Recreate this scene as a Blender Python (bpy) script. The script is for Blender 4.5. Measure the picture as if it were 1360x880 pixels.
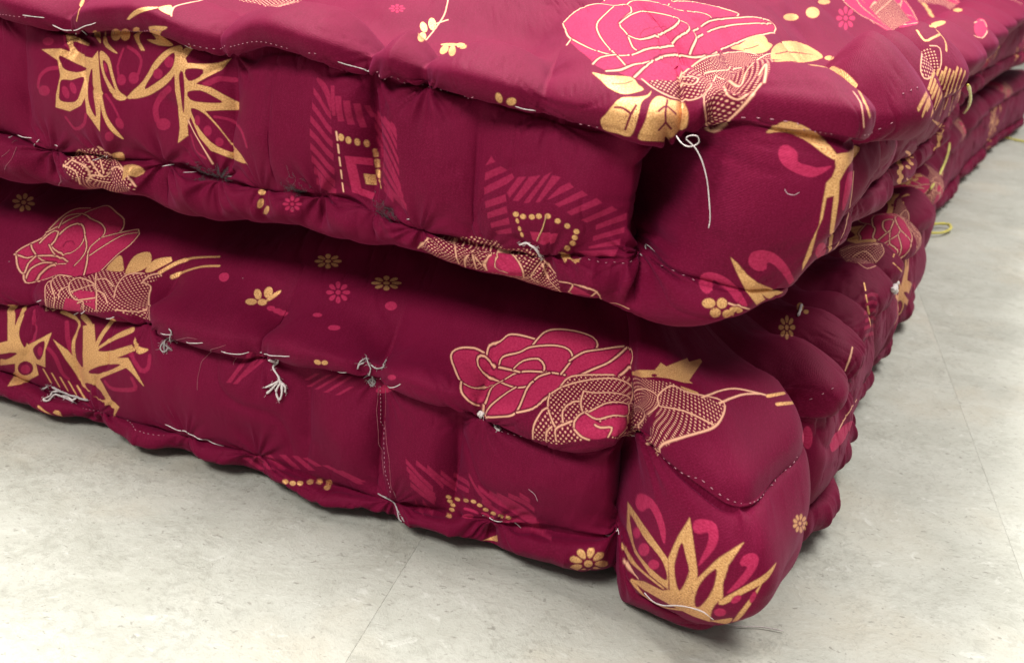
import bpy, bmesh, math, random
import numpy as np
from mathutils import Vector, Matrix

scene = bpy.context.scene
for o in list(bpy.data.objects): bpy.data.objects.remove(o)
col = scene.collection

# ------------------------------------------------------------------ camera
cam_data = bpy.data.cameras.new('camera'); cam = bpy.data.objects.new('camera', cam_data); col.objects.link(cam)
scene.camera = cam
cam.location = (0.0931, -0.5244, 0.3545)
yaw, pitch, roll = math.radians(-24.5233), math.radians(20.0), math.radians(4.327)
fwd = Vector((math.sin(yaw) * math.cos(pitch), math.cos(yaw) * math.cos(pitch), -math.sin(pitch)))
r0 = Vector((math.cos(yaw), -math.sin(yaw), 0)); u0 = r0.cross(fwd)
rt = math.cos(roll) * r0 + math.sin(roll) * u0; up = -math.sin(roll) * r0 + math.cos(roll) * u0
rotm = Matrix((rt, up, -fwd)).transposed()
cam.rotation_euler = rotm.to_euler()
cam_data.sensor_width = 36.0; cam_data.lens = 36.0 * 1500 / 1360
cam_data.dof.use_dof = True; cam_data.dof.focus_distance = .66; cam_data.dof.aperture_fstop = 39.7 / 2.6
cam_data.clip_start = .01; cam_data.clip_end = 60

# ------------------------------------------------------------------ light
world = bpy.data.worlds.new('World'); scene.world = world; world.use_nodes = True
bg = world.node_tree.nodes['Background']; bg.inputs[0].default_value = (1.0, .97, .93, 1); bg.inputs[1].default_value = .30
def area(name, loc, target, size, power, color=(1, .97, .92)):
    l = bpy.data.lights.new(name, 'AREA'); l.shape = 'RECTANGLE'; l.size, l.size_y = size; l.energy = power; l.color = color
    o = bpy.data.objects.new(name, l); col.objects.link(o); o.location = loc
    o.rotation_euler = (Vector(target) - Vector(loc)).to_track_quat('-Z', 'Y').to_euler()
    return o
area('ceiling_lamp', (-.85, .35, 2.4), (-.2, .25, 0), (1.0, .6), 108)
area('ceiling_lamp', (.75, 1.5, 2.5), (0, .5, 0), (1.4, .6), 92)
area('ceiling_lamp', (-.35, -1.7, 1.95), (-.2, 0, .1), (1.2, .6), 56)
scene.view_settings.view_transform = 'Standard'; scene.view_settings.look = 'None'
scene.view_settings.exposure = 0.22; scene.view_settings.gamma = 1.0; scene.view_settings.use_curve_mapping = False

# ------------------------------------------------------------------ geometry
WID, LEN = 0.92, 2.35          # a mattress: width along the front, depth away from the camera

def hash2(ix, iy, seed):
    h = (ix.astype(np.int64) * 374761393 + iy.astype(np.int64) * 668265263 + seed * 974634777) & 0x7fffffff
    h = ((h ^ (h >> 13)) * 1274126177) & 0x7fffffff
    h = h ^ (h >> 16)
    return (h & 0xffff) / 32767.5 - 1.0

def vnoise(x, y, seed=0):
    x = np.asarray(x, float); y = np.asarray(y, float)
    ix = np.floor(x); iy = np.floor(y); fx = x - ix; fy = y - iy
    ix = ix.astype(np.int64); iy = iy.astype(np.int64)
    ux = fx * fx * fx * (fx * (fx * 6 - 15) + 10); uy = fy * fy * fy * (fy * (fy * 6 - 15) + 10)
    a = hash2(ix, iy, seed); b = hash2(ix + 1, iy, seed); c = hash2(ix, iy + 1, seed); d = hash2(ix + 1, iy + 1, seed)
    return (a * (1 - ux) + b * ux) * (1 - uy) + (c * (1 - ux) + d * ux) * uy

def fbm(x, y, seed=0, octs=4, gain=.5):
    o = 0; a = 1.0; f = 1.0
    for k in range(octs):
        o = o + a * vnoise(x * f + 13.7 * k, y * f - 7.1 * k, seed + 31 * k); a *= gain; f *= 2.03
    return o

def pchip(xk, yk, x):
    xk = np.asarray(xk, float); yk = np.asarray(yk, float)
    h = np.diff(xk); d = np.diff(yk) / h
    m = np.zeros_like(yk)
    m[0] = d[0]; m[-1] = d[-1]
    for i in range(1, len(xk) - 1):
        if d[i - 1] * d[i] <= 0: m[i] = 0
        else:
            w1 = 2 * h[i] + h[i - 1]; w2 = h[i] + 2 * h[i - 1]
            m[i] = (w1 + w2) / (w1 / d[i - 1] + w2 / d[i])
    x = np.clip(x, xk[0], xk[-1])
    i = np.clip(np.searchsorted(xk, x) - 1, 0, len(xk) - 2)
    t = (x - xk[i]) / h[i]
    return ((1 + 2 * t) * (1 - t) ** 2 * yk[i] + t * (1 - t) ** 2 * h[i] * m[i]
            + t * t * (3 - 2 * t) * yk[i + 1] + t * t * (t - 1) * h[i] * m[i + 1])

def table(keys, s):
    k = np.array(sorted(keys), float)
    return pchip(k[:, 0], k[:, 1], s), pchip(k[:, 0], k[:, 2], s)

def gaussf(s, c, w): return np.exp(-((s - c) / w) ** 2)

def puck(s, lst):
    """valley profile of the tufts: 1 at each stitch, 0 on the puffs between"""
    o = np.zeros_like(s)
    for c, a, w in lst:
        u = np.abs(s - c) / w
        o = np.maximum(o, a * (.62 * np.exp(-u * 1.25) + .38 * np.exp(-(u / 1.7) ** 2)))
    return o

def puff(s, lst):
    """0 at the tufts, 1 in the middle of the puff between two of them"""
    c = np.array(sorted(q[0] for q in lst)); a = np.array([q[1] for q in sorted(lst)])
    i = np.clip(np.searchsorted(c, s) - 1, 0, len(c) - 2)
    u = np.clip((s - c[i]) / (c[i + 1] - c[i]), 0, 1)
    h = np.minimum(1, (c[i + 1] - c[i]) / .07)
    return h * np.clip(1 - (2 * u - 1) ** 2, 0, 1) ** .7

def s_grid():
    seg = [(-WID, -.60, .010), (-.60, -.12, .0009), (-.12, .12, .0007), (.12, .55, .0010), (.55, 1.0, .002), (1.0, LEN, .003),
           (LEN, LEN + WID, .015), (LEN + WID, 2 * LEN + WID, .02)]
    out = []
    for a, b, h in seg:
        n = int(round((b - a) / h)); out.append(np.linspace(a, b, n, endpoint=False))
    return np.concatenate(out)

def base_path(s, d):
    """nested rectangle at inset d (negative: outside); s runs front -> right -> back -> left"""
    lam = np.maximum(.12, 1.6 * np.abs(d))
    def ends(u, n, d, lam):              # distance along a side of length n, both ends pulled in by d
        return u + d * np.exp(-u / lam) - d * np.exp(-(n - u) / lam)
    x = np.empty(np.broadcast(s, d).shape); y = np.empty_like(x)
    s, d, lam = np.broadcast_arrays(s, d, lam)
    m = s < 0;              x[m] = -WID + ends(s[m] + WID, WID, d[m], lam[m]); y[m] = d[m]
    m = (s >= 0) & (s < LEN); x[m] = -d[m]; y[m] = ends(s[m], LEN, d[m], lam[m])
    m = (s >= LEN) & (s < LEN + WID); x[m] = -ends(s[m] - LEN, WID, d[m], lam[m]); y[m] = LEN - d[m]
    m = s >= LEN + WID;     x[m] = -WID + d[m]; y[m] = LEN - ends(s[m] - LEN - WID, LEN, d[m], lam[m])
    return x, y

def catmull(P, n):
    """P: list of (S,2) arrays -> (S, m, 2) curve through them, n[i] samples in span i"""
    out = []
    K = len(P)
    for i in range(K - 1):
        p1, p2 = P[i], P[i + 1]
        p0 = P[i - 1] if i > 0 else 2 * p1 - p2
        p3 = P[i + 2] if i + 2 < K else 2 * p2 - p1
        l0 = np.sqrt(np.linalg.norm(p1 - p0, axis=1)) + 1e-6; l1 = np.sqrt(np.linalg.norm(p2 - p1, axis=1)) + 1e-6; l2 = np.sqrt(np.linalg.norm(p3 - p2, axis=1)) + 1e-6
        l0, l1, l2 = l0[:, None], l1[:, None], l2[:, None]
        m1 = l1 * ((p1 - p0) / l0 - (p2 - p0) / (l0 + l1) + (p2 - p1) / l1)
        m2 = l1 * ((p2 - p1) / l1 - (p3 - p1) / (l1 + l2) + (p3 - p2) / l2)
        for t in np.arange(n[i]) / n[i]:
            out.append((1 + 2 * t) * (1 - t) ** 2 * p1 + t * (1 - t) ** 2 * m1 + t * t * (3 - 2 * t) * p2 + t * t * (t - 1) * m2)
    out.append(P[-1])
    return np.stack(out, 1)

class Cover: pass

def build_cover(M):
    """rings of the cover from the middle of the top (ring 0) over the rolled edges to the middle of the underside"""
    S = s_grid(); n = len(S)
    def pt(keys):
        o, z = table(keys, S); return np.stack([o, z], 1)
    B, Cc, D, E, F, H, I, J, K = [pt(M[k]) for k in 'BCDEFHIJK']
    vis = (S > -.62)
    pt_top = puck(S, M['puck_top']); pt_bot = puck(S, M['puck_bot']); pw = puck(S, M['crease'])
    # rolled edges: tufts pinch them, puffs between stand out
    pf = puff(S, M['puck_top']); pb = puff(S, M['puck_bot']); pc = puff(S, M['crease'])
    side = np.where(S > .07, M['side_puff'], 1.0) * np.where((S > -.066) & (S < .07), .25, 1)
    D[:, 1] += .009 * (pf - .6) * side; E[:, 0] += .008 * (pf - .6) * side; E[:, 1] += .002 * (pf - .5) * side; I[:, 0] += .006 * (pb - .6); I[:, 1] -= .002 * (pb - .5)
    jig = fbm(S * 22, S * 0 + 3.3, M['seed'], 3)
    sk = M.get('skew', (9, 0))
    pt_crest = puck(S, [(c + (sk[1] if abs(c - sk[0]) < 1e-6 else 0), a, w) for c, a, w in M['puck_top']])
    D[:, 1] -= (.013 + .008 * (S > .05)) * pt_crest - .0016 * jig; D[:, 0] -= .002 * pt_crest
    pt_mid = np.maximum(.5 * (pt_top + pt_crest), 0)
    E[:, 0] -= (.013 + .006 * (S > .05)) * pt_mid - .0020 * jig; E[:, 1] -= .004 * pt_mid
    Cc[:, 1] -= (.004 + .006 * (S > .06)) * pt_crest
    F[:, 0] -= .003 * pt_top
    E2 = .45 * E + .55 * F; E2[:, 0] = F[:, 0] + .74 * np.maximum(E[:, 0] - F[:, 0], 0) + .001; E2[:, 1] = F[:, 1] + (.12 - .10 * pt_top) * (E[:, 1] - F[:, 1])
    # the lower roll is gathered on a slant: its folds run down and sideways
    slb = lambda d: puck(S + d, M['puck_bot'])
    fo = lambda d, q: (1 - np.abs(fbm((S + d) * 34, S * 0 + q, M['seed'] + 81, 2))) ** 2
    I[:, 0] -= .006 * slb(.010) - .0045 * (fo(.010, 1.0) - .5); I[:, 1] += .0030 * (fo(.014, 5.0) - .5); J[:, 1] += .004 * slb(.02)
    jig2 = fbm(S * 22, S * 0 + 9.3, M['seed'] + 5, 3)
    I[:, 0] -= .011 * pt_bot - .002 * jig2; J[:, 1] += .003 * pt_bot
    I2 = .5 * I + .5 * H; I2[:, 0] = H[:, 0] + .8 * np.maximum(I[:, 0] - H[:, 0], 0); I2[:, 1] = H[:, 1] - .22 * (H[:, 1] - I[:, 1])
    bul, _ = table(M['bulge'], S)
    nT, nW, nB = M['nT'], 44, [10, 16, 16, 16]
    top = catmull([B, Cc, D, E, E2, F], nT)
    tw = np.linspace(0, 1, nW + 1)
    tw = .5 - .5 * np.cos(np.pi * tw); tw = .35 * np.linspace(0, 1, nW + 1) + .65 * tw
    prof = np.sin(np.pi * tw) ** .72
    depth = (bul - .017 * pw + .007 * (pc - .6) * np.where((S > -.067) & (S < .07), 0, 1))[:, None] * prof[None]
    wall = F[:, None] * (1 - tw)[None, :, None] + H[:, None] * tw[None, :, None]
    fold = fbm(S[:, None] * 17, tw[None] * 1.1 + 4.0, M['seed'] + 61, 3)
    sharp = -np.exp(-np.abs(fbm(S[:, None] * 15, tw[None] * .8, M['seed'] + 71, 2)) / .07) * .0026
    if 'slant' in M:                                                            # the dark pocket beside the corner pad
        c0, c1, w0, w1, dp = M['slant']
        cc = c0 + (c1 - c0) * tw[None]; ww = w0 + (w1 - w0) * tw[None]
        wall[..., 0] -= dp * np.exp(-np.abs((S[:, None] - cc) / ww) ** 6) * np.clip(1.6 * prof[None], .7, 1)
    wall[..., 0] += depth + (fold * .0030 + sharp) * prof[None]
    bot = catmull([H, I2, I, J, K], nB)
    # inner rings of the top and the underside
    fr = np.array([.455, .40, .34, .29, .25, .22, .19, .165, .145])
    bo = B[:, 0]
    ir = np.empty((n, len(fr), 2)); ir[..., 0] = -fr[None]
    ir[..., 1] = M['ztop'] + (B[:, 1:2] - M['ztop']) * ((.455 - fr) / (.455 - .12))[None] ** 1.5
    ur = np.empty((n, 4, 2)); ur[..., 0] = -np.array([.10, .2, .33, .455])[None]; ur[..., 1] = K[:, 1:2]
    prof2 = np.concatenate([ir, top, wall[:, 1:], bot[:, 1:], ur], 1)
    R = prof2.shape[1]
    iT0 = len(fr); iD = iT0 + nT[0]; iF = iT0 + sum(nT); iH = iF + nW; iK = iH + sum(nB)
    # nominal cloth coordinate down the profile (metres)
    mid = np.argmin(np.abs(S + .3))
    seg = np.linalg.norm(np.diff(prof2[mid], axis=0), axis=1); V = np.concatenate([[0], np.cumsum(seg)]); V = V - V[iF]
    o, z = prof2[..., 0], prof2[..., 1].copy()
    x, y = base_path(S[:, None], -o)
    # round the corner of the rectangle
    wgt = np.exp(-(S / .05) ** 4)[:, None]
    m = np.abs(S) < .13; idx = np.where(m)[0]; h = .0007; k = int(.045 / h)
    soft = 1 / (1 + np.exp((np.arange(R) - (iF - 8)) / 4.0))                    # the cap of the corner is rounder than the pad below
    for A in (x, y):
        sub = A[idx]; res_ = []
        for sg in (M['round'], M['round_cap']):
            ker = np.exp(-.5 * (np.arange(-k, k + 1) * h / sg) ** 2); ker /= ker.sum()
            pad = np.concatenate([np.repeat(sub[:1], k, 0), sub, np.repeat(sub[-1:], k, 0)])
            res_.append(np.stack([np.convolve(pad[:, j], ker, 'valid') for j in range(R)], 1))
        sm = res_[0] * (1 - soft) + res_[1] * soft
        A[idx] = sub * (1 - wgt[idx]) + sm * wgt[idx]
    P = np.stack([x, y, z], -1)
    # the corner pad leans its own way
    for c, w, vec, _ in M['lean']:
        rr = np.arange(R); q = ((rr > iD - 6) & (rr < iK - 8)).astype(float)
        q = np.convolve(np.pad(q, 12, mode='edge'), np.ones(25) / 25, 'valid')
        P = P + (np.exp(-((S - c) / w) ** 4)[:, None] * q[None])[..., None] * np.array(vec)
    # normals, then wrinkles along them
    def normals(P):
        ds = np.roll(P, -1, 0) - np.roll(P, 1, 0)
        dv = np.gradient(P, axis=1)
        N = np.cross(dv, ds); return N / (np.linalg.norm(N, axis=-1, keepdims=True) + 1e-12)
    N = normals(P)
    Sx = S[:, None]; Vx = V[None]
    sd = M['seed']
    dF = np.abs(Vx); dH = np.abs(Vx - V[iH])
    big = fbm(Sx * 16, Vx * 16, sd + 1, 3) * .0022
    nearF = np.exp(-dF / .009); nearH = np.exp(-dH / .010)
    gmod = np.clip(.5 + .9 * vnoise(S * 11, S * 0 + 2.2, sd + 21), .12, 1.3)[:, None]
    gather = ((1 - np.abs(fbm(Sx * 62 + Vx * 14, Vx * 20, sd + 2, 2))) ** 2 * .0034 - .0014) * gmod
    fine = fbm(Sx * 120 + 30 * Vx, Vx * 60, sd + 3, 3) * .00035
    cr = fbm(Sx * 20 + 6 * fbm(Sx * 9, Vx * 9, sd + 8, 2), Vx * 34, sd + 4, 2)
    crease = -np.exp(-np.abs(cr) / .06) * .0011 * np.clip(.3 + 1.2 * vnoise(Sx * 7, Vx * 9, sd + 13), 0, 1)
    amp = np.ones(R); amp[:iT0] = .6
    disp = (big + fine * .5 + crease) * amp[None] + gather * (nearF * .85 + nearH * .85)
    fan = np.zeros_like(disp)
    for lst, vc in ((M['puck_top'], 0.0), (M['puck_bot'], V[iH])):
        for c, a, w in lst:
            mm = np.where(np.abs(S - c) < .06)[0]
            if len(mm) == 0: continue
            ds_ = Sx[mm] - c; dv_ = Vx - vc; rr = np.hypot(ds_, dv_); th = np.arctan2(ds_, dv_ + 1e-9)
            fan[mm] += a * .0019 * np.cos(th * 8 + 5 * vnoise(th * 2, rr * 0 + c * 50, sd + 9)) * np.exp(-((rr - .012) / .012) ** 2)
    disp += fan
    # quilted domes of the top
    tm = np.clip((-o - .03) / .05, 0, 1)
    disp += tm * (M['quilt'] * (np.cos(x * 2 * np.pi / .17 + 1.0) * np.cos(y * 2 * np.pi / .19 + .4)))
    # seams stay narrow valleys
    disp -= .0022 * (np.exp(-dF / .0022) + np.exp(-dH / .0022))
    P = P + N * disp[..., None]
    P[..., 2] = np.maximum(P[..., 2], M['zmin'])
    c = Cover(); c.S, c.V, c.P, c.N, c.R = S, V, P, normals(P), R
    c.iT0, c.iC, c.iF, c.iH, c.iK = iT0, iT0 + nT[0], iF, iH, iK
    return c

def surf(c, s, v, lift=0.0):
    """point on the cover at cloth coordinates (s, v), lifted off it"""
    s = np.atleast_1d(s).astype(float); v = np.atleast_1d(v).astype(float)
    i = np.clip(np.searchsorted(c.S, s) - 1, 0, len(c.S) - 2); j = np.clip(np.searchsorted(c.V, v) - 1, 0, c.R - 2)
    fs = np.clip((s - c.S[i]) / (c.S[i + 1] - c.S[i]), 0, 1)[:, None]; fv = np.clip((v - c.V[j]) / (c.V[j + 1] - c.V[j]), 0, 1)[:, None]
    def bi(A): return (A[i, j] * (1 - fs) + A[i + 1, j] * fs) * (1 - fv) + (A[i, j + 1] * (1 - fs) + A[i + 1, j + 1] * fs) * fv
    return bi(c.P) + bi(c.N) * np.asarray(lift).reshape(-1, 1)

UPPER = dict(F=[(-0.92, 0, 0.2756), (-0.5171, 0, 0.2756), (-0.4544, 0, 0.2706), (-0.4232, 0, 0.2743), (-0.3857, 0, 0.279), (-0.3352, 0, 0.27), (-0.2954, 0, 0.2786), (-0.2653, 0, 0.2755), (-0.2382, 0, 0.2727), (-0.1762, 0, 0.2678), (-0.1548, 0, 0.2656), (-0.1063, 0, 0.2605), (-0.0875, 0, 0.2594), (-0.071, -0.02, 0.262), (-0.06, -0.022, 0.266), (-0.05, -0.014, 0.2705), (-0.042, 0.004, 0.2735), (-0.033, 0.013, 0.2745), (-0.012, 0.019, 0.2745), (0, 0.02, 0.2735), (0.03, 0.012, 0.27), (0.06, -0.002, 0.264), (0.1, -0.006, 0.258), (0.16, 0.002, 0.256), (0.22, -0.003, 0.257), (0.3, 0, 0.26), (0.4, 0, 0.262), (0.55, 0, 0.262), (0.8, -0.008, 0.262), (1.1, -0.024, 0.262), (1.6, 0, 0.26), (2.1, 0.03, 0.258), (2.25, -0.022, 0.262), (2.81, -0.022, 0.262), (5.62, -0.022, 0.262)],
    H=[(-0.92, 0, 0.1995), (-0.526, 0, 0.1995), (-0.4796, 0, 0.1939), (-0.4345, 0, 0.1968), (-0.3858, 0, 0.1996), (-0.3399, 0, 0.1967), (-0.2961, 0, 0.1967), (-0.2597, 0, 0.1992), (-0.2246, 0, 0.194), (-0.1861, 0, 0.189), (-0.163, 0, 0.1882), (-0.1408, 0, 0.1896), (-0.1151, 0, 0.1928), (-0.0865, 0, 0.1975), (-0.076, -0.016, 0.198), (-0.058, 0.006, 0.197), (-0.035, 0.01, 0.1955), (-0.01, 0, 0.197), (0.012, -0.008, 0.199), (0.03, -0.012, 0.2), (0.06, -0.01, 0.202), (0.1, -0.008, 0.205), (0.16, -0.005, 0.21), (0.26, -0.003, 0.212), (0.4, -0.002, 0.205), (0.6, -0.002, 0.198), (1, -0.024, 0.195), (1.6, 0, 0.193), (2.1, 0.03, 0.19), (2.25, -0.022, 0.195), (2.81, -0.022, 0.195), (5.62, -0.022, 0.195)],
    J=[(-0.92, -0.004, 0.1673), (-0.5343, -0.004, 0.1673), (-0.4794, -0.004, 0.1686), (-0.4149, -0.004, 0.1733), (-0.3667, -0.004, 0.1681), (-0.3208, -0.004, 0.1716), (-0.2719, -0.004, 0.1749), (-0.2257, -0.004, 0.1754), (-0.2058, -0.004, 0.1726), (-0.1628, -0.004, 0.1702), (-0.1219, -0.004, 0.1708), (-0.0956, -0.004, 0.1691), (-0.0658, -0.004, 0.1672), (-0.025, -0.012, 0.174), (-0.008, -0.02, 0.184), (0.012, -0.024, 0.19), (0.05, -0.018, 0.188), (0.1, -0.012, 0.186), (0.16, -0.008, 0.19), (0.3, -0.006, 0.19), (0.45, -0.005, 0.182), (0.7, -0.008, 0.172), (1.1, -0.028, 0.168), (1.6, -0.004, 0.166), (2.1, 0.026, 0.164), (2.25, -0.026, 0.168), (2.81, -0.026, 0.168), (5.62, -0.026, 0.168)],
    I=[(-0.92, 0.0138, 0.1838), (-0.526, 0.0138, 0.1839), (-0.4796, 0.0138, 0.182), (-0.4345, 0.0138, 0.1851), (-0.3858, 0.0138, 0.1854), (-0.3399, 0.0138, 0.1841), (-0.2961, 0.0138, 0.1858), (-0.2597, 0.0138, 0.1879), (-0.2246, 0.0138, 0.1857), (-0.1861, 0.0138, 0.1814), (-0.163, 0.0138, 0.1803), (-0.1408, 0.0138, 0.1811), (-0.1151, 0.0138, 0.1825), (-0.0865, 0.0138, 0.1836), (-0.076, 0.0066, 0.1834), (-0.058, 0.0154, 0.1833), (-0.035, 0.0119, 0.1848), (-0.01, -0.0052, 0.1912), (0.012, -0.011, 0.196), (0.03, -0.0054, 0.196), (0.06, -0.0039, 0.1961), (0.1, -0.0002, 0.1966), (0.16, 0.0034, 0.201), (0.26, 0.005, 0.2019), (0.4, 0.0062, 0.1958), (0.6, 0.0054, 0.1879), (1, -0.0134, 0.1827), (1.6, 0.0078, 0.1802), (2.1, 0.0378, 0.1777), (2.25, -0.0142, 0.1822), (2.81, -0.0142, 0.1822), (5.62, -0.0142, 0.1822)],
    K=[(-0.92, -0.064, 0.1613), (-0.5343, -0.064, 0.1613), (-0.4794, -0.064, 0.1626), (-0.4149, -0.064, 0.1673), (-0.3667, -0.064, 0.1621), (-0.3208, -0.064, 0.1656), (-0.2719, -0.064, 0.1689), (-0.2257, -0.064, 0.1694), (-0.2058, -0.064, 0.1666), (-0.1628, -0.064, 0.1642), (-0.1219, -0.064, 0.1648), (-0.0956, -0.064, 0.1631), (-0.0658, -0.064, 0.1612), (-0.025, -0.072, 0.168), (-0.008, -0.08, 0.178), (0.012, -0.084, 0.184), (0.05, -0.078, 0.182), (0.1, -0.072, 0.18), (0.16, -0.068, 0.184), (0.3, -0.066, 0.184), (0.45, -0.065, 0.176), (0.7, -0.068, 0.166), (1.1, -0.088, 0.162), (1.6, -0.064, 0.16), (2.1, -0.034, 0.158), (2.25, -0.086, 0.162), (2.81, -0.086, 0.162), (5.62, -0.086, 0.162)],
    E=[(-0.92, 0.017, 0.286), (-0.5171, 0.021, 0.2886), (-0.4544, 0.021, 0.2836), (-0.4232, 0.021, 0.2873), (-0.3857, 0.021, 0.292), (-0.3352, 0.021, 0.283), (-0.2954, 0.021, 0.2916), (-0.2653, 0.021, 0.2885), (-0.2382, 0.021, 0.2857), (-0.1762, 0.021, 0.2808), (-0.1548, 0.021, 0.2786), (-0.1063, 0.021, 0.2735), (-0.0875, 0.021, 0.2724), (-0.071, 0.015, 0.275), (-0.06, 0.015, 0.279), (-0.05, 0.003, 0.2865), (-0.042, 0.013, 0.2895), (-0.033, 0.022, 0.2905), (-0.012, 0.028, 0.2905), (0, 0.029, 0.2895), (0.03, 0.021, 0.286), (0.06, 0.019, 0.277), (0.1, 0.025, 0.274), (0.16, 0.033, 0.272), (0.22, 0.028, 0.273), (0.3, 0.031, 0.276), (0.4, 0.031, 0.278), (0.55, 0.031, 0.278), (0.8, 0.025, 0.278), (1.1, 0.025, 0.278), (1.6, 0.031, 0.276), (2.1, 0.061, 0.274), (2.25, 0.025, 0.278), (2.81, 0.025, 0.278), (5.62, 0.025, 0.278)],
    D=[(-0.92, -0.014, 0.297), (-0.45, -0.014, 0.297), (-0.36, -0.014, 0.298), (-0.29, -0.014, 0.301), (-0.225, -0.014, 0.3), (-0.19, -0.014, 0.292), (-0.1, -0.012, 0.292), (-0.055, -0.016, 0.298), (-0.02, -0.018, 0.302), (0, -0.018, 0.302), (0.03, -0.018, 0.301), (0.07, -0.01, 0.3), (0.13, -0.004, 0.306), (0.2, -0.004, 0.305), (0.4, -0.008, 0.301), (0.8, -0.016, 0.296), (1.1, -0.034, 0.296), (1.6, -0.012, 0.296), (2.1, 0.016, 0.296), (2.25, -0.034, 0.296), (2.81, -0.034, 0.296), (5.62, -0.034, 0.296)],
    C=[(-0.92, -0.045, 0.283), (-0.34, -0.045, 0.283), (-0.17, -0.045, 0.283), (-0.115, -0.045, 0.294), (-0.085, -0.045, 0.293), (-0.05, -0.043, 0.283), (-0.02, -0.042, 0.279), (0, -0.042, 0.278), (0.05, -0.045, 0.278), (0.2, -0.048, 0.277), (2.25, -0.07, 0.282), (2.81, -0.07, 0.282), (5.62, -0.07, 0.282)],
    B=[(-0.92, -0.12, 0.306), (-0.32, -0.12, 0.307), (-0.2, -0.12, 0.314), (-0.05, -0.12, 0.316), (0.1, -0.12, 0.312), (0.4, -0.12, 0.31), (2.25, -0.12, 0.31), (2.81, -0.12, 0.31), (5.62, -0.12, 0.31)],
    ztop=0.335,
    seed=11,
    side_puff=1.7,
    quilt=0.006,
    zmin=0.05,
    round=0.006,
    round_cap=0.015,
    bulge=[(-0.92, 0.01, 0), (-0.3, 0.01, 0), (-0.12, 0.01, 0), (-0.082, -0.004, 0), (-0.066, -0.002, 0), (-0.045, 0.01, 0), (-0.01, 0.009, 0), (0.03, 0.01, 0), (0.07, 0, 0), (0.12, 0.01, 0), (0.3, 0.008, 0), (2.25, 0.01, 0), (2.81, 0.01, 0), (5.62, 0.01, 0)],
    puck_top=[(-0.8, 0.8, 0.016), (-0.7, 0.8, 0.016), (-0.6, 0.8, 0.016), (-0.517, 0.5, 0.014), (-0.452, 0.9, 0.013), (-0.335, 0.55, 0.013), (-0.2405, 1.1, 0.01), (-0.206, 0.9, 0.01), (-0.137, 0.3, 0.012), (-0.066, 1.5, 0.009), (0.072, 1.8, 0.013), (0.172, 0.7, 0.012), (0.262, 1.7, 0.018), (0.385, 1.7, 0.02), (0.545, 1.7, 0.024), (0.72, 1.6, 0.026), (0.9, 1.5, 0.028), (1.08, 1.4, 0.028), (1.25, 0.9, 0.02), (1.5, 0.9, 0.02), (1.75, 0.9, 0.02)],
    puck_bot=[(-0.7, 0.8, 0.016), (-0.6, 0.8, 0.016), (-0.478, 1, 0.01), (-0.43, 0.8, 0.009), (-0.386, 1, 0.009), (-0.345, 0.9, 0.009), (-0.31, 0.5, 0.008), (-0.272, 1, 0.009), (-0.235, 0.7, 0.008), (-0.205, 0.7, 0.01), (-0.165, 0.4, 0.01), (-0.128, 0.7, 0.011), (-0.078, 1, 0.011), (0.065, 0.7, 0.015), (0.17, 0.4, 0.02), (0.29, 0.5, 0.02), (0.42, 0.4, 0.022), (0.56, 0.5, 0.025), (0.75, 0.5, 0.025), (0.95, 0.5, 0.025), (1.05, 0.8, 0.02), (1.3, 0.8, 0.02)],
    crease=[(-0.62, 0.5, 0.008), (-0.497, 0.35, 0.008), (-0.333, 0.55, 0.007), (-0.2385, 1, 0.006), (-0.173, 0.3, 0.008), (-0.079, 0.3, 0.005), (0.07, 1, 0.01), (0.17, 0.5, 0.01), (0.28, 0.8, 0.012), (0.42, 0.7, 0.014), (0.6, 0.7, 0.015), (0.8, 0.7, 0.015), (1.1, 0.7, 0.02)],
    lean=[],
    skew=(-0.066, 0.024),
    slant=(-0.0595, -0.0725, 0.017, 0.0068, 0.036),
    nT=[20, 16, 14, 10, 10])
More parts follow.
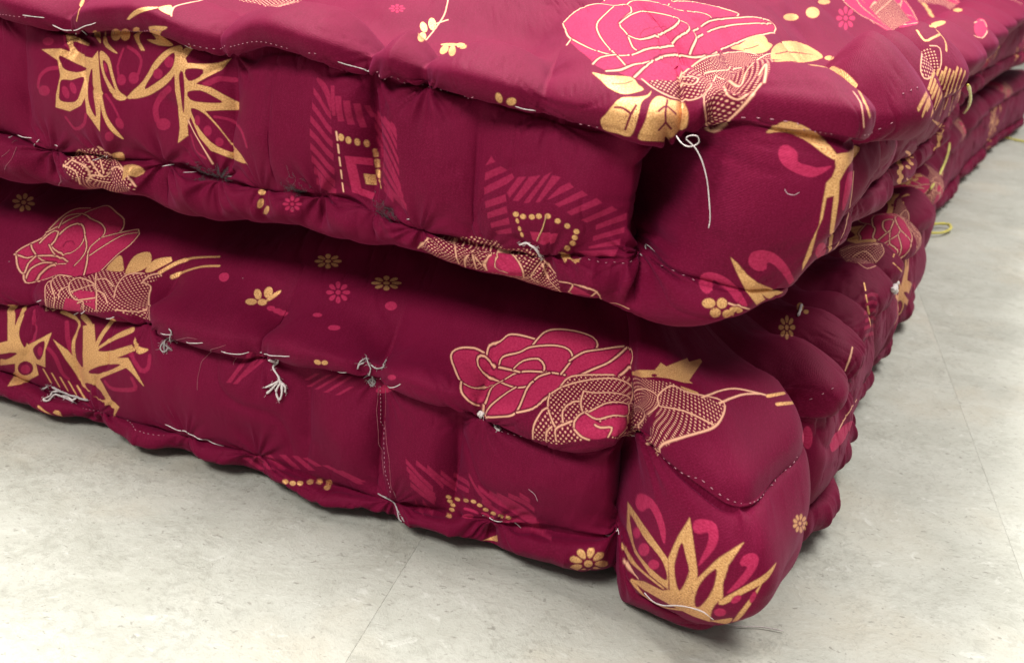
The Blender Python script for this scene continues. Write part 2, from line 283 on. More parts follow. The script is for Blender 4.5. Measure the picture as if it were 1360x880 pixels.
LOWER = dict(F=[(-0.92, 0, 0.0805), (-0.54, 0, 0.0805), (-0.5036, 0, 0.0854), (-0.4552, 0, 0.0893), (-0.4031, 0, 0.0923), (-0.3721, 0, 0.0899), (-0.3361, 0, 0.089), (-0.2958, 0, 0.093), (-0.2628, 0, 0.0945), (-0.2362, 0, 0.0961), (-0.2003, 0, 0.0945), (-0.1608, 0, 0.0906), (-0.1323, 0, 0.088), (-0.105, 0, 0.089), (-0.0836, 0, 0.0949), (-0.068, -0.012, 0.1), (-0.056, 0.004, 0.106), (-0.042, 0.014, 0.104), (-0.025, 0.026, 0.1), (-0.012, 0.03, 0.0965), (0, 0.026, 0.097), (0.025, 0.018, 0.1), (0.05, 0.008, 0.102), (0.072, -0.018, 0.1), (0.1, 0.006, 0.1), (0.16, 0.01, 0.1), (0.25, 0, 0.102), (0.4, 0, 0.102), (0.7, -0.006, 0.1), (1, -0.03, 0.1), (1.4, -0.024, 0.1), (1.9, 0.006, 0.1), (2.2, 0.032, 0.1), (2.25, -0.02, 0.1), (2.81, -0.02, 0.1), (5.62, -0.02, 0.1)],
    H=[(-0.92, 0, 0.0261), (-0.5463, 0, 0.0261), (-0.492, 0, 0.0204), (-0.4538, 0, 0.0176), (-0.3937, 0, 0.0195), (-0.3433, 0, 0.0212), (-0.3132, 0, 0.02), (-0.2669, 0, 0.0174), (-0.2123, 0, 0.0192), (-0.1761, 0, 0.0232), (-0.1274, 0, 0.0295), (-0.0997, 0, 0.0344), (-0.078, -0.006, 0.036), (-0.067, -0.014, 0.04), (-0.053, 0.006, 0.024), (-0.03, 0.014, 0.021), (0, 0.012, 0.021), (0.03, 0.006, 0.02), (0.06, -0.012, 0.03), (0.075, -0.022, 0.04), (0.1, 0.004, 0.034), (0.16, 0.008, 0.03), (0.3, -0.004, 0.03), (0.6, -0.004, 0.03), (1, -0.03, 0.03), (1.4, -0.024, 0.03), (1.9, 0.006, 0.03), (2.2, 0.032, 0.03), (2.25, -0.02, 0.03), (2.81, -0.02, 0.03), (5.62, -0.02, 0.03)],
    J=[(-0.92, -0.004, 0.004), (-0.5, -0.004, 0.004), (-0.3, -0.004, 0.004), (-0.15, -0.004, 0.005), (-0.09, -0.004, 0.009), (-0.067, -0.016, 0.012), (-0.05, -0.01, 0.002), (-0.02, -0.012, 0.001), (0, -0.012, 0.001), (0.04, -0.012, 0.002), (0.075, -0.02, 0.008), (0.11, 0, 0.004), (0.16, 0.002, 0.004), (0.3, -0.01, 0.004), (0.6, -0.016, 0.004), (1, -0.042, 0.004), (1.4, -0.034, 0.004), (1.9, -0.004, 0.004), (2.2, 0.022, 0.004), (2.25, -0.03, 0.004), (2.81, -0.03, 0.004), (5.62, -0.03, 0.004)],
    I=[(-0.92, 0.0108, 0.0159), (-0.5463, 0.0108, 0.0159), (-0.492, 0.0108, 0.0134), (-0.4538, 0.0108, 0.0121), (-0.3937, 0.0108, 0.013), (-0.3433, 0.0108, 0.0137), (-0.3132, 0.0108, 0.0132), (-0.2669, 0.0108, 0.0122), (-0.2123, 0.0108, 0.0132), (-0.1761, 0.0108, 0.0151), (-0.1274, 0.0108, 0.0189), (-0.0997, 0.0108, 0.0221), (-0.078, 0.0047, 0.024), (-0.067, -0.0081, 0.0266), (-0.053, 0.0036, 0.0149), (-0.03, 0.0071, 0.0122), (0, 0.0058, 0.012), (0.03, 0.0031, 0.012), (0.06, -0.0015, 0.0185), (0.075, -0.0079, 0.0244), (0.1, 0.0117, 0.0201), (0.16, 0.0177, 0.0177), (0.3, 0.0057, 0.0177), (0.6, 0.0024, 0.0177), (1, -0.0236, 0.0177), (1.4, -0.0165, 0.0177), (1.9, 0.0135, 0.0177), (2.2, 0.0395, 0.0177), (2.25, -0.0125, 0.0177), (2.81, -0.0125, 0.0177), (5.62, -0.0125, 0.0177)],
    K=[(-0.92, -0.049, 0.003), (-0.5, -0.049, 0.003), (-0.3, -0.049, 0.003), (-0.15, -0.049, 0.003), (-0.09, -0.049, 0.003), (-0.067, -0.061, 0.003), (-0.05, -0.055, 0.003), (-0.02, -0.057, 0.003), (0, -0.057, 0.003), (0.04, -0.057, 0.003), (0.075, -0.065, 0.003), (0.11, -0.045, 0.003), (0.16, -0.043, 0.003), (0.3, -0.055, 0.003), (0.6, -0.061, 0.003), (1, -0.087, 0.003), (1.4, -0.079, 0.003), (1.9, -0.049, 0.003), (2.2, -0.023, 0.003), (2.25, -0.075, 0.003), (2.81, -0.075, 0.003), (5.62, -0.075, 0.003)],
    E=[(-0.92, 0.013, 0.0945), (-0.54, 0.013, 0.0945), (-0.5036, 0.013, 0.0994), (-0.4552, 0.013, 0.1033), (-0.4031, 0.013, 0.1063), (-0.3721, 0.013, 0.1039), (-0.3361, 0.013, 0.103), (-0.2958, 0.013, 0.107), (-0.2628, 0.013, 0.1085), (-0.2362, 0.013, 0.1101), (-0.2003, 0.013, 0.1085), (-0.1608, 0.013, 0.1046), (-0.1323, 0.013, 0.102), (-0.105, 0.013, 0.103), (-0.0836, 0.013, 0.1089), (-0.068, 0.001, 0.114), (-0.056, 0.001, 0.118), (-0.042, 0.011, 0.116), (-0.025, 0.023, 0.112), (-0.012, 0.027, 0.1085), (0, 0.023, 0.109), (0.025, 0.015, 0.112), (0.05, 0.005, 0.114), (0.072, -0.009, 0.114), (0.1, 0.015, 0.114), (0.16, 0.019, 0.114), (0.25, 0.009, 0.116), (0.4, 0.009, 0.116), (0.7, 0.003, 0.114), (1, -0.021, 0.114), (1.4, -0.015, 0.114), (1.9, 0.015, 0.114), (2.2, 0.041, 0.114), (2.25, -0.011, 0.114), (2.81, -0.011, 0.114), (5.62, -0.011, 0.114)],
    D=[(-0.92, -0.018, 0.12), (-0.4, -0.018, 0.12), (-0.3, -0.018, 0.118), (-0.2, -0.016, 0.117), (-0.1, -0.012, 0.118), (-0.06, -0.01, 0.128), (-0.03, -0.008, 0.13), (0, -0.01, 0.131), (0.04, -0.01, 0.128), (0.08, -0.014, 0.126), (0.12, -0.012, 0.13), (0.3, -0.012, 0.129), (0.7, -0.016, 0.129), (1, -0.04, 0.132), (1.4, -0.036, 0.132), (1.9, -0.008, 0.132), (2.2, 0.018, 0.132), (2.25, -0.036, 0.13), (2.81, -0.036, 0.13), (5.62, -0.036, 0.13)],
    C=[(-0.92, -0.048, 0.139), (-0.3, -0.048, 0.139), (-0.1, -0.045, 0.138), (-0.04, -0.042, 0.141), (0, -0.042, 0.139), (0.06, -0.045, 0.13), (0.2, -0.048, 0.128), (0.7, -0.05, 0.126), (1, -0.075, 0.126), (2.25, -0.07, 0.124), (2.81, -0.07, 0.124), (5.62, -0.07, 0.124)],
    B=[(-0.92, -0.12, 0.169), (-0.3, -0.12, 0.169), (-0.06, -0.12, 0.168), (0.05, -0.12, 0.165), (0.3, -0.12, 0.163), (2.25, -0.12, 0.163), (2.81, -0.12, 0.163), (5.62, -0.12, 0.163)],
    ztop=0.163,
    seed=47,
    side_puff=1,
    quilt=0.003,
    zmin=0.0006,
    round=0.008,
    round_cap=0.014,
    bulge=[(-0.92, 0.008, 0), (-0.3, 0.008, 0), (-0.12, 0.008, 0), (-0.081, 0.002, 0), (-0.067, -0.002, 0), (-0.05, 0.018, 0), (-0.01, 0.02, 0), (0.05, 0.014, 0), (0.075, -0.004, 0), (0.11, 0.01, 0), (0.3, 0.01, 0), (2.25, 0.01, 0), (2.81, 0.01, 0), (5.62, 0.01, 0)],
    puck_top=[(-0.8, 0.8, 0.016), (-0.7, 0.8, 0.016), (-0.6, 0.8, 0.016), (-0.505, 0.6, 0.013), (-0.405, 0.8, 0.012), (-0.313, 0.7, 0.012), (-0.232, 0.6, 0.012), (-0.162, 0.6, 0.012), (-0.066, 0.9, 0.008), (0.074, 1.1, 0.012), (0.155, 0.8, 0.015), (0.215, 0.5, 0.014), (0.275, 0.8, 0.017), (0.37, 0.7, 0.018), (0.45, 0.8, 0.022), (0.56, 0.9, 0.02), (0.7, 0.9, 0.02), (0.88, 0.9, 0.02), (1.05, 0.9, 0.02), (1.3, 0.9, 0.02), (1.6, 0.9, 0.02)],
    puck_bot=[(-0.7, 0.8, 0.016), (-0.6, 0.8, 0.016), (-0.452, 0.8, 0.013), (-0.372, 0.6, 0.012), (-0.318, 0.7, 0.011), (-0.217, 0.6, 0.012), (-0.15, 0.7, 0.011), (-0.067, 0.8, 0.007), (0.078, 1, 0.012), (0.2, 0.8, 0.014), (0.33, 0.8, 0.015), (0.42, 0.8, 0.016), (0.54, 0.8, 0.018), (0.7, 0.8, 0.02), (0.9, 0.8, 0.02), (1.1, 0.8, 0.02), (1.4, 0.8, 0.02), (1.7, 0.8, 0.02)],
    crease=[(-0.62, 0.5, 0.008), (-0.47, 0.3, 0.01), (-0.28, 0.3, 0.01), (-0.228, 0.6, 0.006), (-0.176, 0.8, 0.006), (-0.067, 0.7, 0.004), (0.076, 1, 0.009), (0.2, 0.7, 0.01), (0.33, 0.7, 0.012), (0.5, 0.7, 0.014), (0.7, 0.7, 0.015), (1, 0.7, 0.02)],
    lean=[(-0.012, 0.045, (-0.02, -0.008, 0), 'pad')],
    nT=[20, 16, 14, 10, 10])

# the printed pattern of the cloth: outlines in tenths of a millimetre along the border (s) and down it (v)
MOTIFS = ['rose', 'leaf', 'dot', 'pinkdaisy', 'rose_far', 'misc', 'lotus', 'fan', 'square', 'arch', 'oval', 'padU', 'rose2', 'padL', 'rose1', 'leaf1', 'daisy', 'pinkdaisyL', 'lotus2', 'square2', 'square3', 'daisy2']
# cover (0 upper, 1 lower), shape (0 fill, 1 line), ink (0 ground, 1 pink, 2 gold, 3 gold dots, 4 dimmed pink, mostly wall shade put into the print), line width in mm, motif, then first point and steps
PRINT = [
 [0, 0, 1, 0, 0, -1379, -1491, 43, -41, 41, -44, 46, -45, 53, -54, 54, -44, 41, -19, 44, -22, 45, -2, 52, -13, 57, -20, 53, -34, 48, -23, 56, -52, 65, -60, 70, -30, 98, -55, 104, -52, 102, -46, 144, -51, 236, -37, 212, 2, 231, -14, 413, -71, 1057, -282, -819, 296, 99, 10, 85, 13, 673, -167, -2, 41, -678, 229, -106, 54, -47, 38, 80, 16, 110, 7, 102, 10, 78, 16, 42, 23, 42, 23, 51, 21, 36, 25, 42, 22, 39, 23, 18, 30, 29, 28, 45, 23, 47, 21, 47, 20, 38, 16, 38, 17, 36, 16, -86, 11, 60, 15, 53, 15, 57, 14, 62, 12, 83, 11, 117, 4, 192, -5, 68, 23, -6, 22, -1, 22, 1, 22, -74, 1, -208, 36, -190, 19, -78, -5, -84, -6, -63, -11, -53, -6, -58, -6, -57, -6, -49, -8, -46, -8, -68, 5, -123, 8, -173, 12, -266, 23, -679, 67, -245, 13, -156, 19, -98, 24, -84, 30, -51, 19, -49, 17, -46, 16, -311, 659, -24, 36, -19, 18, -15, -2, -15, -15, -24, 53, -22, 34, -22, 5, -23, 2, -23, 2, -23, 3, -23, 2, -23, 3, -22, -6, -22, -5, -21, -4, -21, -5, -17, -3, -17, -3, -18, -2, -18, 0, -20, 3, -20, 0, -19, -1, -18, -15, -19, -16, -18, -17, -18, -16, -11, -36, -17, -27, -16, -34, -19, -60, -24, -198, -25, -87, -25, -52, -28, -55, -19, -42, -21, -45, -19, -64, -20, -77, 2, -57],
 [0, 1, 0, 2.84, 0, -1379, -1491, 34, -34, 45, -51, 51, -45, 53, -60, 58, -51, 40, -13, 41, -15, 48, -10, 52, -14, 54, -11, 40, -4, 34, 11, 33, 12, 38, 2, 61, -12, 63, -15, 43, -1, 17, 33, -60, 78, -122, 120, -82, 78, -76, 75, -39, 47, 0, 41, 24, 31, 21, 34, 10, 33, 7, 37, 7, 35, 7, 25, 14, 18, 10, 3],
 [0, 1, 2, 1.03, 0, -1379, -1491, 34, -34, 45, -51, 51, -45, 53, -60, 58, -51, 40, -13, 41, -15, 48, -10, 52, -14, 54, -11, 40, -4, 34, 11, 33, 12, 38, 2, 61, -12, 63, -15, 43, -1, 17, 33, -60, 78, -122, 120, -82, 78, -76, 75, -39, 47, 0, 41, 24, 31, 21, 34, 10, 33, 7, 37, 7, 35, 7, 25, 14, 18, 10, 3],
 [0, 1, 0, 2.84, 0, -1379, -1491, -3, 57, 6, 87, 31, 84, 27, 52, 35, 47, 22, 31, 25, 33, 28, 41, 25, 37, 23, 33, 26, 51, 22, 214, 21, 24, 19, 15, 22, 9, 19, 4, 22, -4, 21, -8, 22, -19, 25, -39, 57, -314, 31, -26, 31, -29, 35, -41, 36, -36, 35, -37, 42, -34, 39, -47, 40, -32, 41, -32, 151, -81, 51, -22, 53, -19, 54, -21, 53, -13, 58, -22, 50, -20, 112, -56, 21, -28, -92, 4, -66, 6],
 [0, 1, 2, 1.03, 0, -1379, -1491, -3, 57, 6, 87, 31, 84, 27, 52, 35, 47, 22, 31, 25, 33, 28, 41, 25, 37, 23, 33, 26, 51, 22, 214, 21, 24, 19, 15, 22, 9, 19, 4, 22, -4, 21, -8, 22, -19, 25, -39, 57, -314, 31, -26, 31, -29, 35, -41, 36, -36, 35, -37, 42, -34, 39, -47, 40, -32, 41, -32, 151, -81, 51, -22, 53, -19, 54, -21, 53, -13, 58, -22, 50, -20, 112, -56, 21, -28, -92, 4, -66, 6],
 [0, 1, 0, 2.84, 0, -778, -1746, -65, 61, -75, 73, -62, 57, -52, 53, -54, 69, -34, 42, -18, 41, -1, 46, 8, 52, 12, 46, 12, 35, 16, 33, 17, 31, 17, 29, 17, 31, 3, 326, 15, 35, 13, 19, 17, 25, 14, 20, 10, 13],
 [0, 1, 2, 1.03, 0, -778, -1746, -65, 61, -75, 73, -62, 57, -52, 53, -54, 69, -34, 42, -18, 41, -1, 46, 8, 52, 12, 46, 12, 35, 16, 33, 17, 31, 17, 29, 17, 31, 3, 326, 15, 35, 13, 19, 17, 25, 14, 20, 10, 13],
 [0, 1, 0, 2.84, 0, -953, -1371, 27, -25, 49, -46, 60, -56, 59, -53, 121, -105, 73, -38, 85, -38, 31, 8, 48, 6, 37, 10, 38, 11, 43, 9, 51, 6, 47, 7, 38, 5, 57, 2, -10, 20, -54, 28, -66, 32, -64, 21, -49, 17, -49, 10, -116, 40, -113, 74, -57, 57, -50, 45, -40, 44, -33, 33, -25, 17, -31, 3, -29, -11, -20, -10],
 [0, 1, 2, 1.03, 0, -953, -1371, 27, -25, 49, -46, 60, -56, 59, -53, 121, -105, 73, -38, 85, -38, 31, 8, 48, 6, 37, 10, 38, 11, 43, 9, 51, 6, 47, 7, 38, 5, 57, 2, -10, 20, -54, 28, -66, 32, -64, 21, -49, 17, -49, 10, -116, 40, -113, 74, -57, 57, -50, 45, -40, 44, -33, 33, -25, 17, -31, 3, -29, -11, -20, -10],
 [0, 1, 0, 2.84, 0, -591, -1802, 50, -30, 81, -35, 38, 1, 35, 11, 43, 10, 47, 7, 50, 6, 58, 4, 114, -22, 96, 1, 103, 6, 57, 18, 163, 1, 82, 17, 132, 1],
 [0, 1, 0, 2.84, 0, 1243, -1942, 82, 14, 62, 17, 46, 17, 42, 31, 47, 35, 41, 23, 7, 21, -52, 15, -59, 5, -82, 2, -107, 6],
 [0, 1, 0, 2.84, 0, 296, -1621, -190, 18, -88, 17],
 [0, 1, 2, 1.03, 0, -591, -1802, 50, -30, 81, -35, 38, 1, 35, 11, 43, 10, 47, 7, 50, 6, 58, 4, 114, -22, 96, 1, 103, 6, 57, 18, 163, 1, 82, 17, 132, 1],
 [0, 1, 2, 1.03, 0, 1243, -1942, 82, 14, 62, 17, 46, 17, 42, 31, 47, 35, 41, 23, 7, 21, -52, 15, -59, 5, -82, 2, -107, 6],
 [0, 1, 2, 1.03, 0, 296, -1621, -190, 18, -88, 17],
 [0, 1, 0, 2.84, 0, 170, -1855, 370, -81],
 [0, 1, 0, 2.84, 0, 1180, -2083, 70, 9, 106, 8, 111, 11, 76, 24, 57, 16, 34, 24, 62, 19, 37, 25, 45, 23, 35, 24, 29, 33, 42, 32, 56, 25, 52, 20, 38, 18, 55, 26, 12, 14, -72, 14, -56, -7, -76, -12, -77, -16, -104, -8, -107, -5, -55, -7],
 [0, 1, 2, 1.03, 0, 170, -1855, 370, -81],
 [0, 1, 2, 1.03, 0, 1180, -2083, 70, 9, 106, 8, 111, 11, 76, 24, 57, 16, 34, 24, 62, 19, 37, 25, 45, 23, 35, 24, 29, 33, 42, 32, 56, 25, 52, 20, 38, 18, 55, 26, 12, 14, -72, 14, -56, -7, -76, -12, -77, -16, -104, -8, -107, -5, -55, -7],
 [0, 1, 0, 2.84, 0, 18, -1586, 87, -17, 191, -18],
 [0, 1, 0, 2.84, 0, 1258, -1756, 99, -10, 92, -4, 88, 4, 75, 5, 111, 2, 95, 9, 70, 16, 72, 14, 66, 12, 83, 13, 63, 11, 62, 11, 88, 6, 99, 7, 217, -10, 68, 23, 36, 21, -4, 38, -27, 25, -60, 7, -287, 39, -113, 11, -73, -2, -76, -6, -67, -8, -52, -9, -54, -8, -61, -6, -53, -7, -46, -7, -47, -3, -108, 9, -160, 10, -198, 14, -219, 16],
 [0, 1, 0, 2.84, 0, 300, -1442, -191, 14, -97, 19],
 [0, 1, 2, 1.03, 0, 18, -1586, 87, -17, 191, -18],
 [0, 1, 2, 1.03, 0, 1258, -1756, 99, -10, 92, -4, 88, 4, 75, 5, 111, 2, 95, 9, 70, 16, 72, 14, 66, 12, 83, 13, 63, 11, 62, 11, 88, 6, 99, 7, 217, -10, 68, 23, 36, 21, -4, 38, -27, 25, -60, 7, -287, 39, -113, 11, -73, -2, -76, -6, -67, -8, -52, -9, -54, -8, -61, -6, -53, -7, -46, -7, -47, -3, -108, 9, -160, 10, -198, 14, -219, 16],
 [0, 1, 2, 1.03, 0, 300, -1442, -191, 14, -97, 19],
 [0, 1, 0, 2.84, 0, -36, -1524, 121, -31, 167, -16],
 [0, 1, 0, 2.84, 0, 1299, -1700, 116, -2, 75, 3, 92, 0, 104, -1, 79, 1, 59, 12, 49, 11, 53, 13, 69, 11, 64, 11, 58, 11, 51, 10, 82, 13, 153, -2, 244, -19, 61, 13],
 [0, 1, 2, 1.03, 0, -36, -1524, 121, -31, 167, -16],
 [0, 1, 2, 1.03, 0, 1299, -1700, 116, -2, 75, 3, 92, 0, 104, -1, 79, 1, 59, 12, 49, 11, 53, 13, 69, 11, 64, 11, 58, 11, 51, 10, 82, 13, 153, -2, 244, -19, 61, 13],
 [0, 1, 0, 2.84, 0, 18, -1586, 4, 19, -58, 43, -81, 43, -58, 32, -44, 24, -48, 29, -32, 21],
 [0, 1, 2, 1.03, 0, 18, -1586, 4, 19, -58, 43, -81, 43, -58, 32, -44, 24, -48, 29, -32, 21],
 [0, 1, 0, 2.84, 0, -1069, -536, 14, -3, 21, -5, 24, -8, 21, -11, 21, -20, 20, -24, 22, -23, 19, -15, 22, -16, 24, -23, 25, -21, 30, -49, 92, -368, 35, -44, 37, -54, 44, -47, 44, -37, 48, -31, 47, -26, 84, -17, 35, 3, 37, 3, 42, -2, 51, -4, 56, -4, 91, -21, 48, -2],
 [0, 1, 2, 1.03, 0, -1069, -536, 14, -3, 21, -5, 24, -8, 21, -11, 21, -20, 20, -24, 22, -23, 19, -15, 22, -16, 24, -23, 25, -21, 30, -49, 92, -368, 35, -44, 37, -54, 44, -47, 44, -37, 48, -31, 47, -26, 84, -17, 35, 3, 37, 3, 42, -2, 51, -4, 56, -4, 91, -21, 48, -2],
 [0, 1, 0, 2.84, 0, -1142, -600, 8, -16, 13, -20, 18, -18, 20, -6, 24, -5, 23, -8, 17, -9],
 [0, 1, 2, 1.03, 0, -1142, -600, 8, -16, 13, -20, 18, -18, 20, -6, 24, -5, 23, -8, 17, -9],
 [0, 1, 0, 2.84, 0, -921, -537, 13, -20, 19, -31, 23, -38, 26, -43, 30, -47, 102, -405, 38, -50, 28, -49],
 [0, 1, 2, 1.03, 0, -921, -537, 13, -20, 19, -31, 23, -38, 26, -43, 30, -47, 102, -405, 38, -50, 28, -49],
 [0, 1, 0, 2.84, 0, -1327, -1119, 3, -13, 4, -20, 5, -20, 3, -14],
 [0, 1, 2, 1.03, 0, -1327, -1119, 3, -13, 4, -20, 5, -20, 3, -14],
 [0, 1, 0, 2.84, 0, -802, -1852, 40, -45, 81, -67, 56, -30, 93, -55, 109, -53, 116, -45, 130, -51, 246, -44, 230, 1, 332, -37, 346, -51],
 [0, 1, 0, 2.84, 0, 1986, -2600, 45, 34, 23, 39, 3, 41, -5, 39, -30, 40],
 [0, 1, 0, 2.84, 0, 1371, -2175, -132, 60, -48, 29],
 [0, 1, 2, 1.03, 0, -802, -1852, 40, -45, 81, -67, 56, -30, 93, -55, 109, -53, 116, -45, 130, -51, 246, -44, 230, 1, 332, -37, 346, -51],
 [0, 1, 2, 1.03, 0, 1986, -2600, 45, 34, 23, 39, 3, 41, -5, 39, -30, 40],
 [0, 1, 2, 1.03, 0, 1371, -2175, -132, 60, -48, 29],
 [0, 1, 0, 0.52, 0, -811, -1270, 11, -32, 23, -39, 37, -37, 74, -61, 136, -102, 64, -21, 97, -16, 33, 0],
 [0, 0, 3, 0, 0, -853, -525, 22, -5, 21, -5, 21, -5, 22, 0, 21, 0, 20, -1, 22, -8, 19, -33, 24, -64, 5, 47, 12, 1, 16, -17, 20, -29, 297, -662, 47, -21, 48, -17, 47, -15, 57, -20, 98, -21, 130, -18, 185, -6, 652, -58, 129, 8, 179, -5, 175, -4, 131, -1, 108, 0, 51, 9, 28, 18, 27, 20, 29, 20, 43, 15, 45, 14, 55, 13, 55, 13, -51, 19, -59, 17, -2099, 712, -34, 44, -24, 35, -20, 35, -18, 35, -16, 33, -16, 18, -15, 13, -14, 17, -17, 28, -16, 40, -9, 26, -6, 18, -5, 17, -7, 15, -6, 17, -6, 17, -5, 19, -3, 29, 14, 188, -9, 17, -7, 15, -7, 15, -7, 15, -6, 1, -53, -195, -30, -101, -13, -35, -10, -33, -6, -24, -3, -23, 0, -25, 1, -27, -18, -12, -16, -3, -15, -2, -16, -8, -15, -7, -9, -29, -24, 4, -23, -1, -22, -4, -22, -4, -16, -12, -15, -13, -14, -13, -15, -12, -13, -13, -13, -13],
 [0, 1, 0, 1.68, 0, -676, -603, 16, -31, 7, 38, 18, -21, 24, -41],
 [0, 1, 0, 1.68, 0, -317, -1312, 42, -20, 44, -17, 45, -13, 48, -14, 80, -23, 86, -13, 131, -12, 161, -1],
 [0, 1, 0, 1.68, 0, 953, -1482, 138, 6, 198, -7, 173, -4, 122, 0, 91, 3, 59, 8, 32, 23, 25, 22, 19, 14],
 [0, 1, 2, 0.82, 0, -676, -603, 16, -31, 7, 38, 18, -21, 24, -41],
 [0, 1, 2, 0.82, 0, -317, -1312, 42, -20, 44, -17, 45, -13, 48, -14, 80, -23, 86, -13, 131, -12, 161, -1],
 [0, 1, 2, 0.82, 0, 953, -1482, 138, 6, 198, -7, 173, -4, 122, 0, 91, 3, 59, 8, 32, 23, 25, 22, 19, 14],
 [0, 1, 0, 1.68, 0, -883, -533, 12, 12, 17, 18, 19, 18, 16, 13, 17, 13, 17, 13, 20, 10, 22, 8, 23, 6, 23, 4, 23, -1, 18, 16, 16, 13, 17, 3, 17, -1, 19, -4, 21, 0, 19, -4, 20, -22, 21, -56],
 [0, 1, 0, 1.68, 0, -164, -1239, 48, -28, 24, -13],
 [0, 1, 2, 0.82, 0, -883, -533, 12, 12, 17, 18, 19, 18, 16, 13, 17, 13, 17, 13, 20, 10, 22, 8, 23, 6, 23, 4, 23, -1, 18, 16, 16, 13, 17, 3, 17, -1, 19, -4, 21, 0, 19, -4, 20, -22, 21, -56],
 [0, 1, 2, 0.82, 0, -164, -1239, 48, -28, 24, -13],
 [0, 1, 0, 1.68, 0, -679, -570, 21, -15, 14, 26, 21, -5, 18, 3, 17, 10, 8, 15, -11, 28, -21, 16, -20, -6, -22, -16, -15, -51],
 [0, 1, 2, 0.82, 0, -679, -570, 21, -15, 14, 26, 21, -5, 18, 3, 17, 10, 8, 15, -11, 28, -21, 16, -20, -6, -22, -16, -15, -51],
 [0, 1, 0, 1.68, 0, -572, -585, 24, -43],
 [0, 1, 0, 1.68, 0, -220, -1279, 47, -11, 48, -11, 56, -8, 55, -4, 35, 0],
 [0, 1, 2, 0.82, 0, -572, -585, 24, -43],
 [0, 1, 2, 0.82, 0, -220, -1279, 47, -11, 48, -11, 56, -8, 55, -4, 35, 0],
 [0, 1, 0, 1.68, 0, -92, -1280, -32, 17, -44, 27],
 [0, 1, 0, 1.68, 0, -509, -455, -17, 50, -17, 18, -15, 5, -11, 18, -2, 21, 1, 27, 5, 27, 8, 28, 7, 26, 10, 32, 27, 97, 52, 193, 2, 9, 5, -1, 7, -11, 7, -15, 5, -15, 8, -19, -17, -201, 5, -25, 5, -15, 5, -15, 6, -14, 5, -15, 6, -14, 6, -17, 8, -22, 16, -51, 16, -27, 13, -19, 21, -25, 12, -12],
 [0, 1, 2, 0.82, 0, -92, -1280, -32, 17, -44, 27],
 [0, 1, 2, 0.82, 0, -509, -455, -17, 50, -17, 18, -15, 5, -11, 18, -2, 21, 1, 27, 5, 27, 8, 28, 7, 26, 10, 32, 27, 97, 52, 193, 2, 9, 5, -1, 7, -11, 7, -15, 5, -15, 8, -19, -17, -201, 5, -25, 5, -15, 5, -15, 6, -14, 5, -15, 6, -14, 6, -17, 8, -22, 16, -51, 16, -27, 13, -19, 21, -25, 12, -12],
 [0, 1, 0, 1.68, 0, -94, -1268, 28, 6, 43, 9],
 [0, 1, 0, 1.68, 0, -355, -726, -17, 93, -10, 78, -3, 58, 13, -25, 19, -45, 21, -42, 20, -25, 18, -14, 19, -10, 24, -17],
 [0, 1, 0, 1.68, 0, 1742, -1388, 59, 5, 67, 7, 70, 7, 42, 9, -48, 28],
 [0, 1, 2, 0.82, 0, -94, -1268, 28, 6, 43, 9],
 [0, 1, 2, 0.82, 0, -355, -726, -17, 93, -10, 78, -3, 58, 13, -25, 19, -45, 21, -42, 20, -25, 18, -14, 19, -10, 24, -17],
 [0, 1, 2, 0.82, 0, 1742, -1388, 59, 5, 67, 7, 70, 7, 42, 9, -48, 28],
 [0, 1, 0, 1.68, 0, -374, -743, -93, 377, -2, 61, 11, 15, 12, 9, 12, 2, 10, -9, 10, -18, 10, -27],
 [0, 1, 2, 0.82, 0, -374, -743, -93, 377, -2, 61, 11, 15, 12, 9, 12, 2, 10, -9, 10, -18, 10, -27],
 [0, 1, 0, 1.68, 0, 1040, -1337, -71, -10, -95, -18, -426, 32, -348, 14, -79, 6],
 [0, 1, 2, 0.82, 0, 1040, -1337, -71, -10, -95, -18, -426, 32, -348, 14, -79, 6],
 [0, 1, 0, 1.68, 0, -311, -516, 14, -21, 25, -33, 25, -28, 10, -5, -9, 17, -18, 31, -20, 39, -19, 42, -15, 33, -9, 21],
 [0, 1, 2, 0.82, 0, -311, -516, 14, -21, 25, -33, 25, -28, 10, -5, -9, 17, -18, 31, -20, 39, -19, 42, -15, 33, -9, 21],
 [0, 0, 2, 0, 1, -1142, -528, 8, 0, 18, 8, 22, 6, 26, 10, 19, 1, 22, -1, 25, -6, 24, -11, 21, -7, 17, -2, 19, 13, 9, 19, 8, 15, 19, 14, 8, 13, -13, 14, -22, 15, -22, 13, -18, 8, -18, 5, -19, 1, -16, -4, -18, -5, -17, -7, -15, -8, -15, -13, -12, -15, -13, -16, -19, -21, -21, -24],
 [0, 1, 0, 0.52, 1, -1037, -449, 15, -2, 21, -5, 21, -8, 18, -11, 18, -14, 12, -11],
 [0, 0, 2, 0, 1, -837, -457, -7, 14, -16, 21, -16, 11, -19, 8, -21, 8, -18, 4, -19, 3, -19, 4, -16, 6, -16, 14, -13, 14, -12, 15, -14, 17, -12, 21, -10, 19, -14, 22, -6, 21, 4, 21, 8, 32, 16, 10, 15, 4, 17, -6, 19, -8, 16, -5, 18, -2, 16, -1, 13, -3, 14, -7, 9, -17, 4, -25, 4, -24, 3, -21, 4, -17, 3, -15, 3, -17, 3, -19, 6, -17, 12, -18, 15, -14, 13, -14, 11, -24],
 [0, 1, 0, 1.03, 1, -917, -348, -6, 11, -9, 15, -9, 16, -5, 16, -5, 21, -4, 22, -3, 19],
 [0, 1, 0, 0.95, 1, -1020, -327, 12, -2, 16, -1, 14, 2, 19, 8, 13, 7],
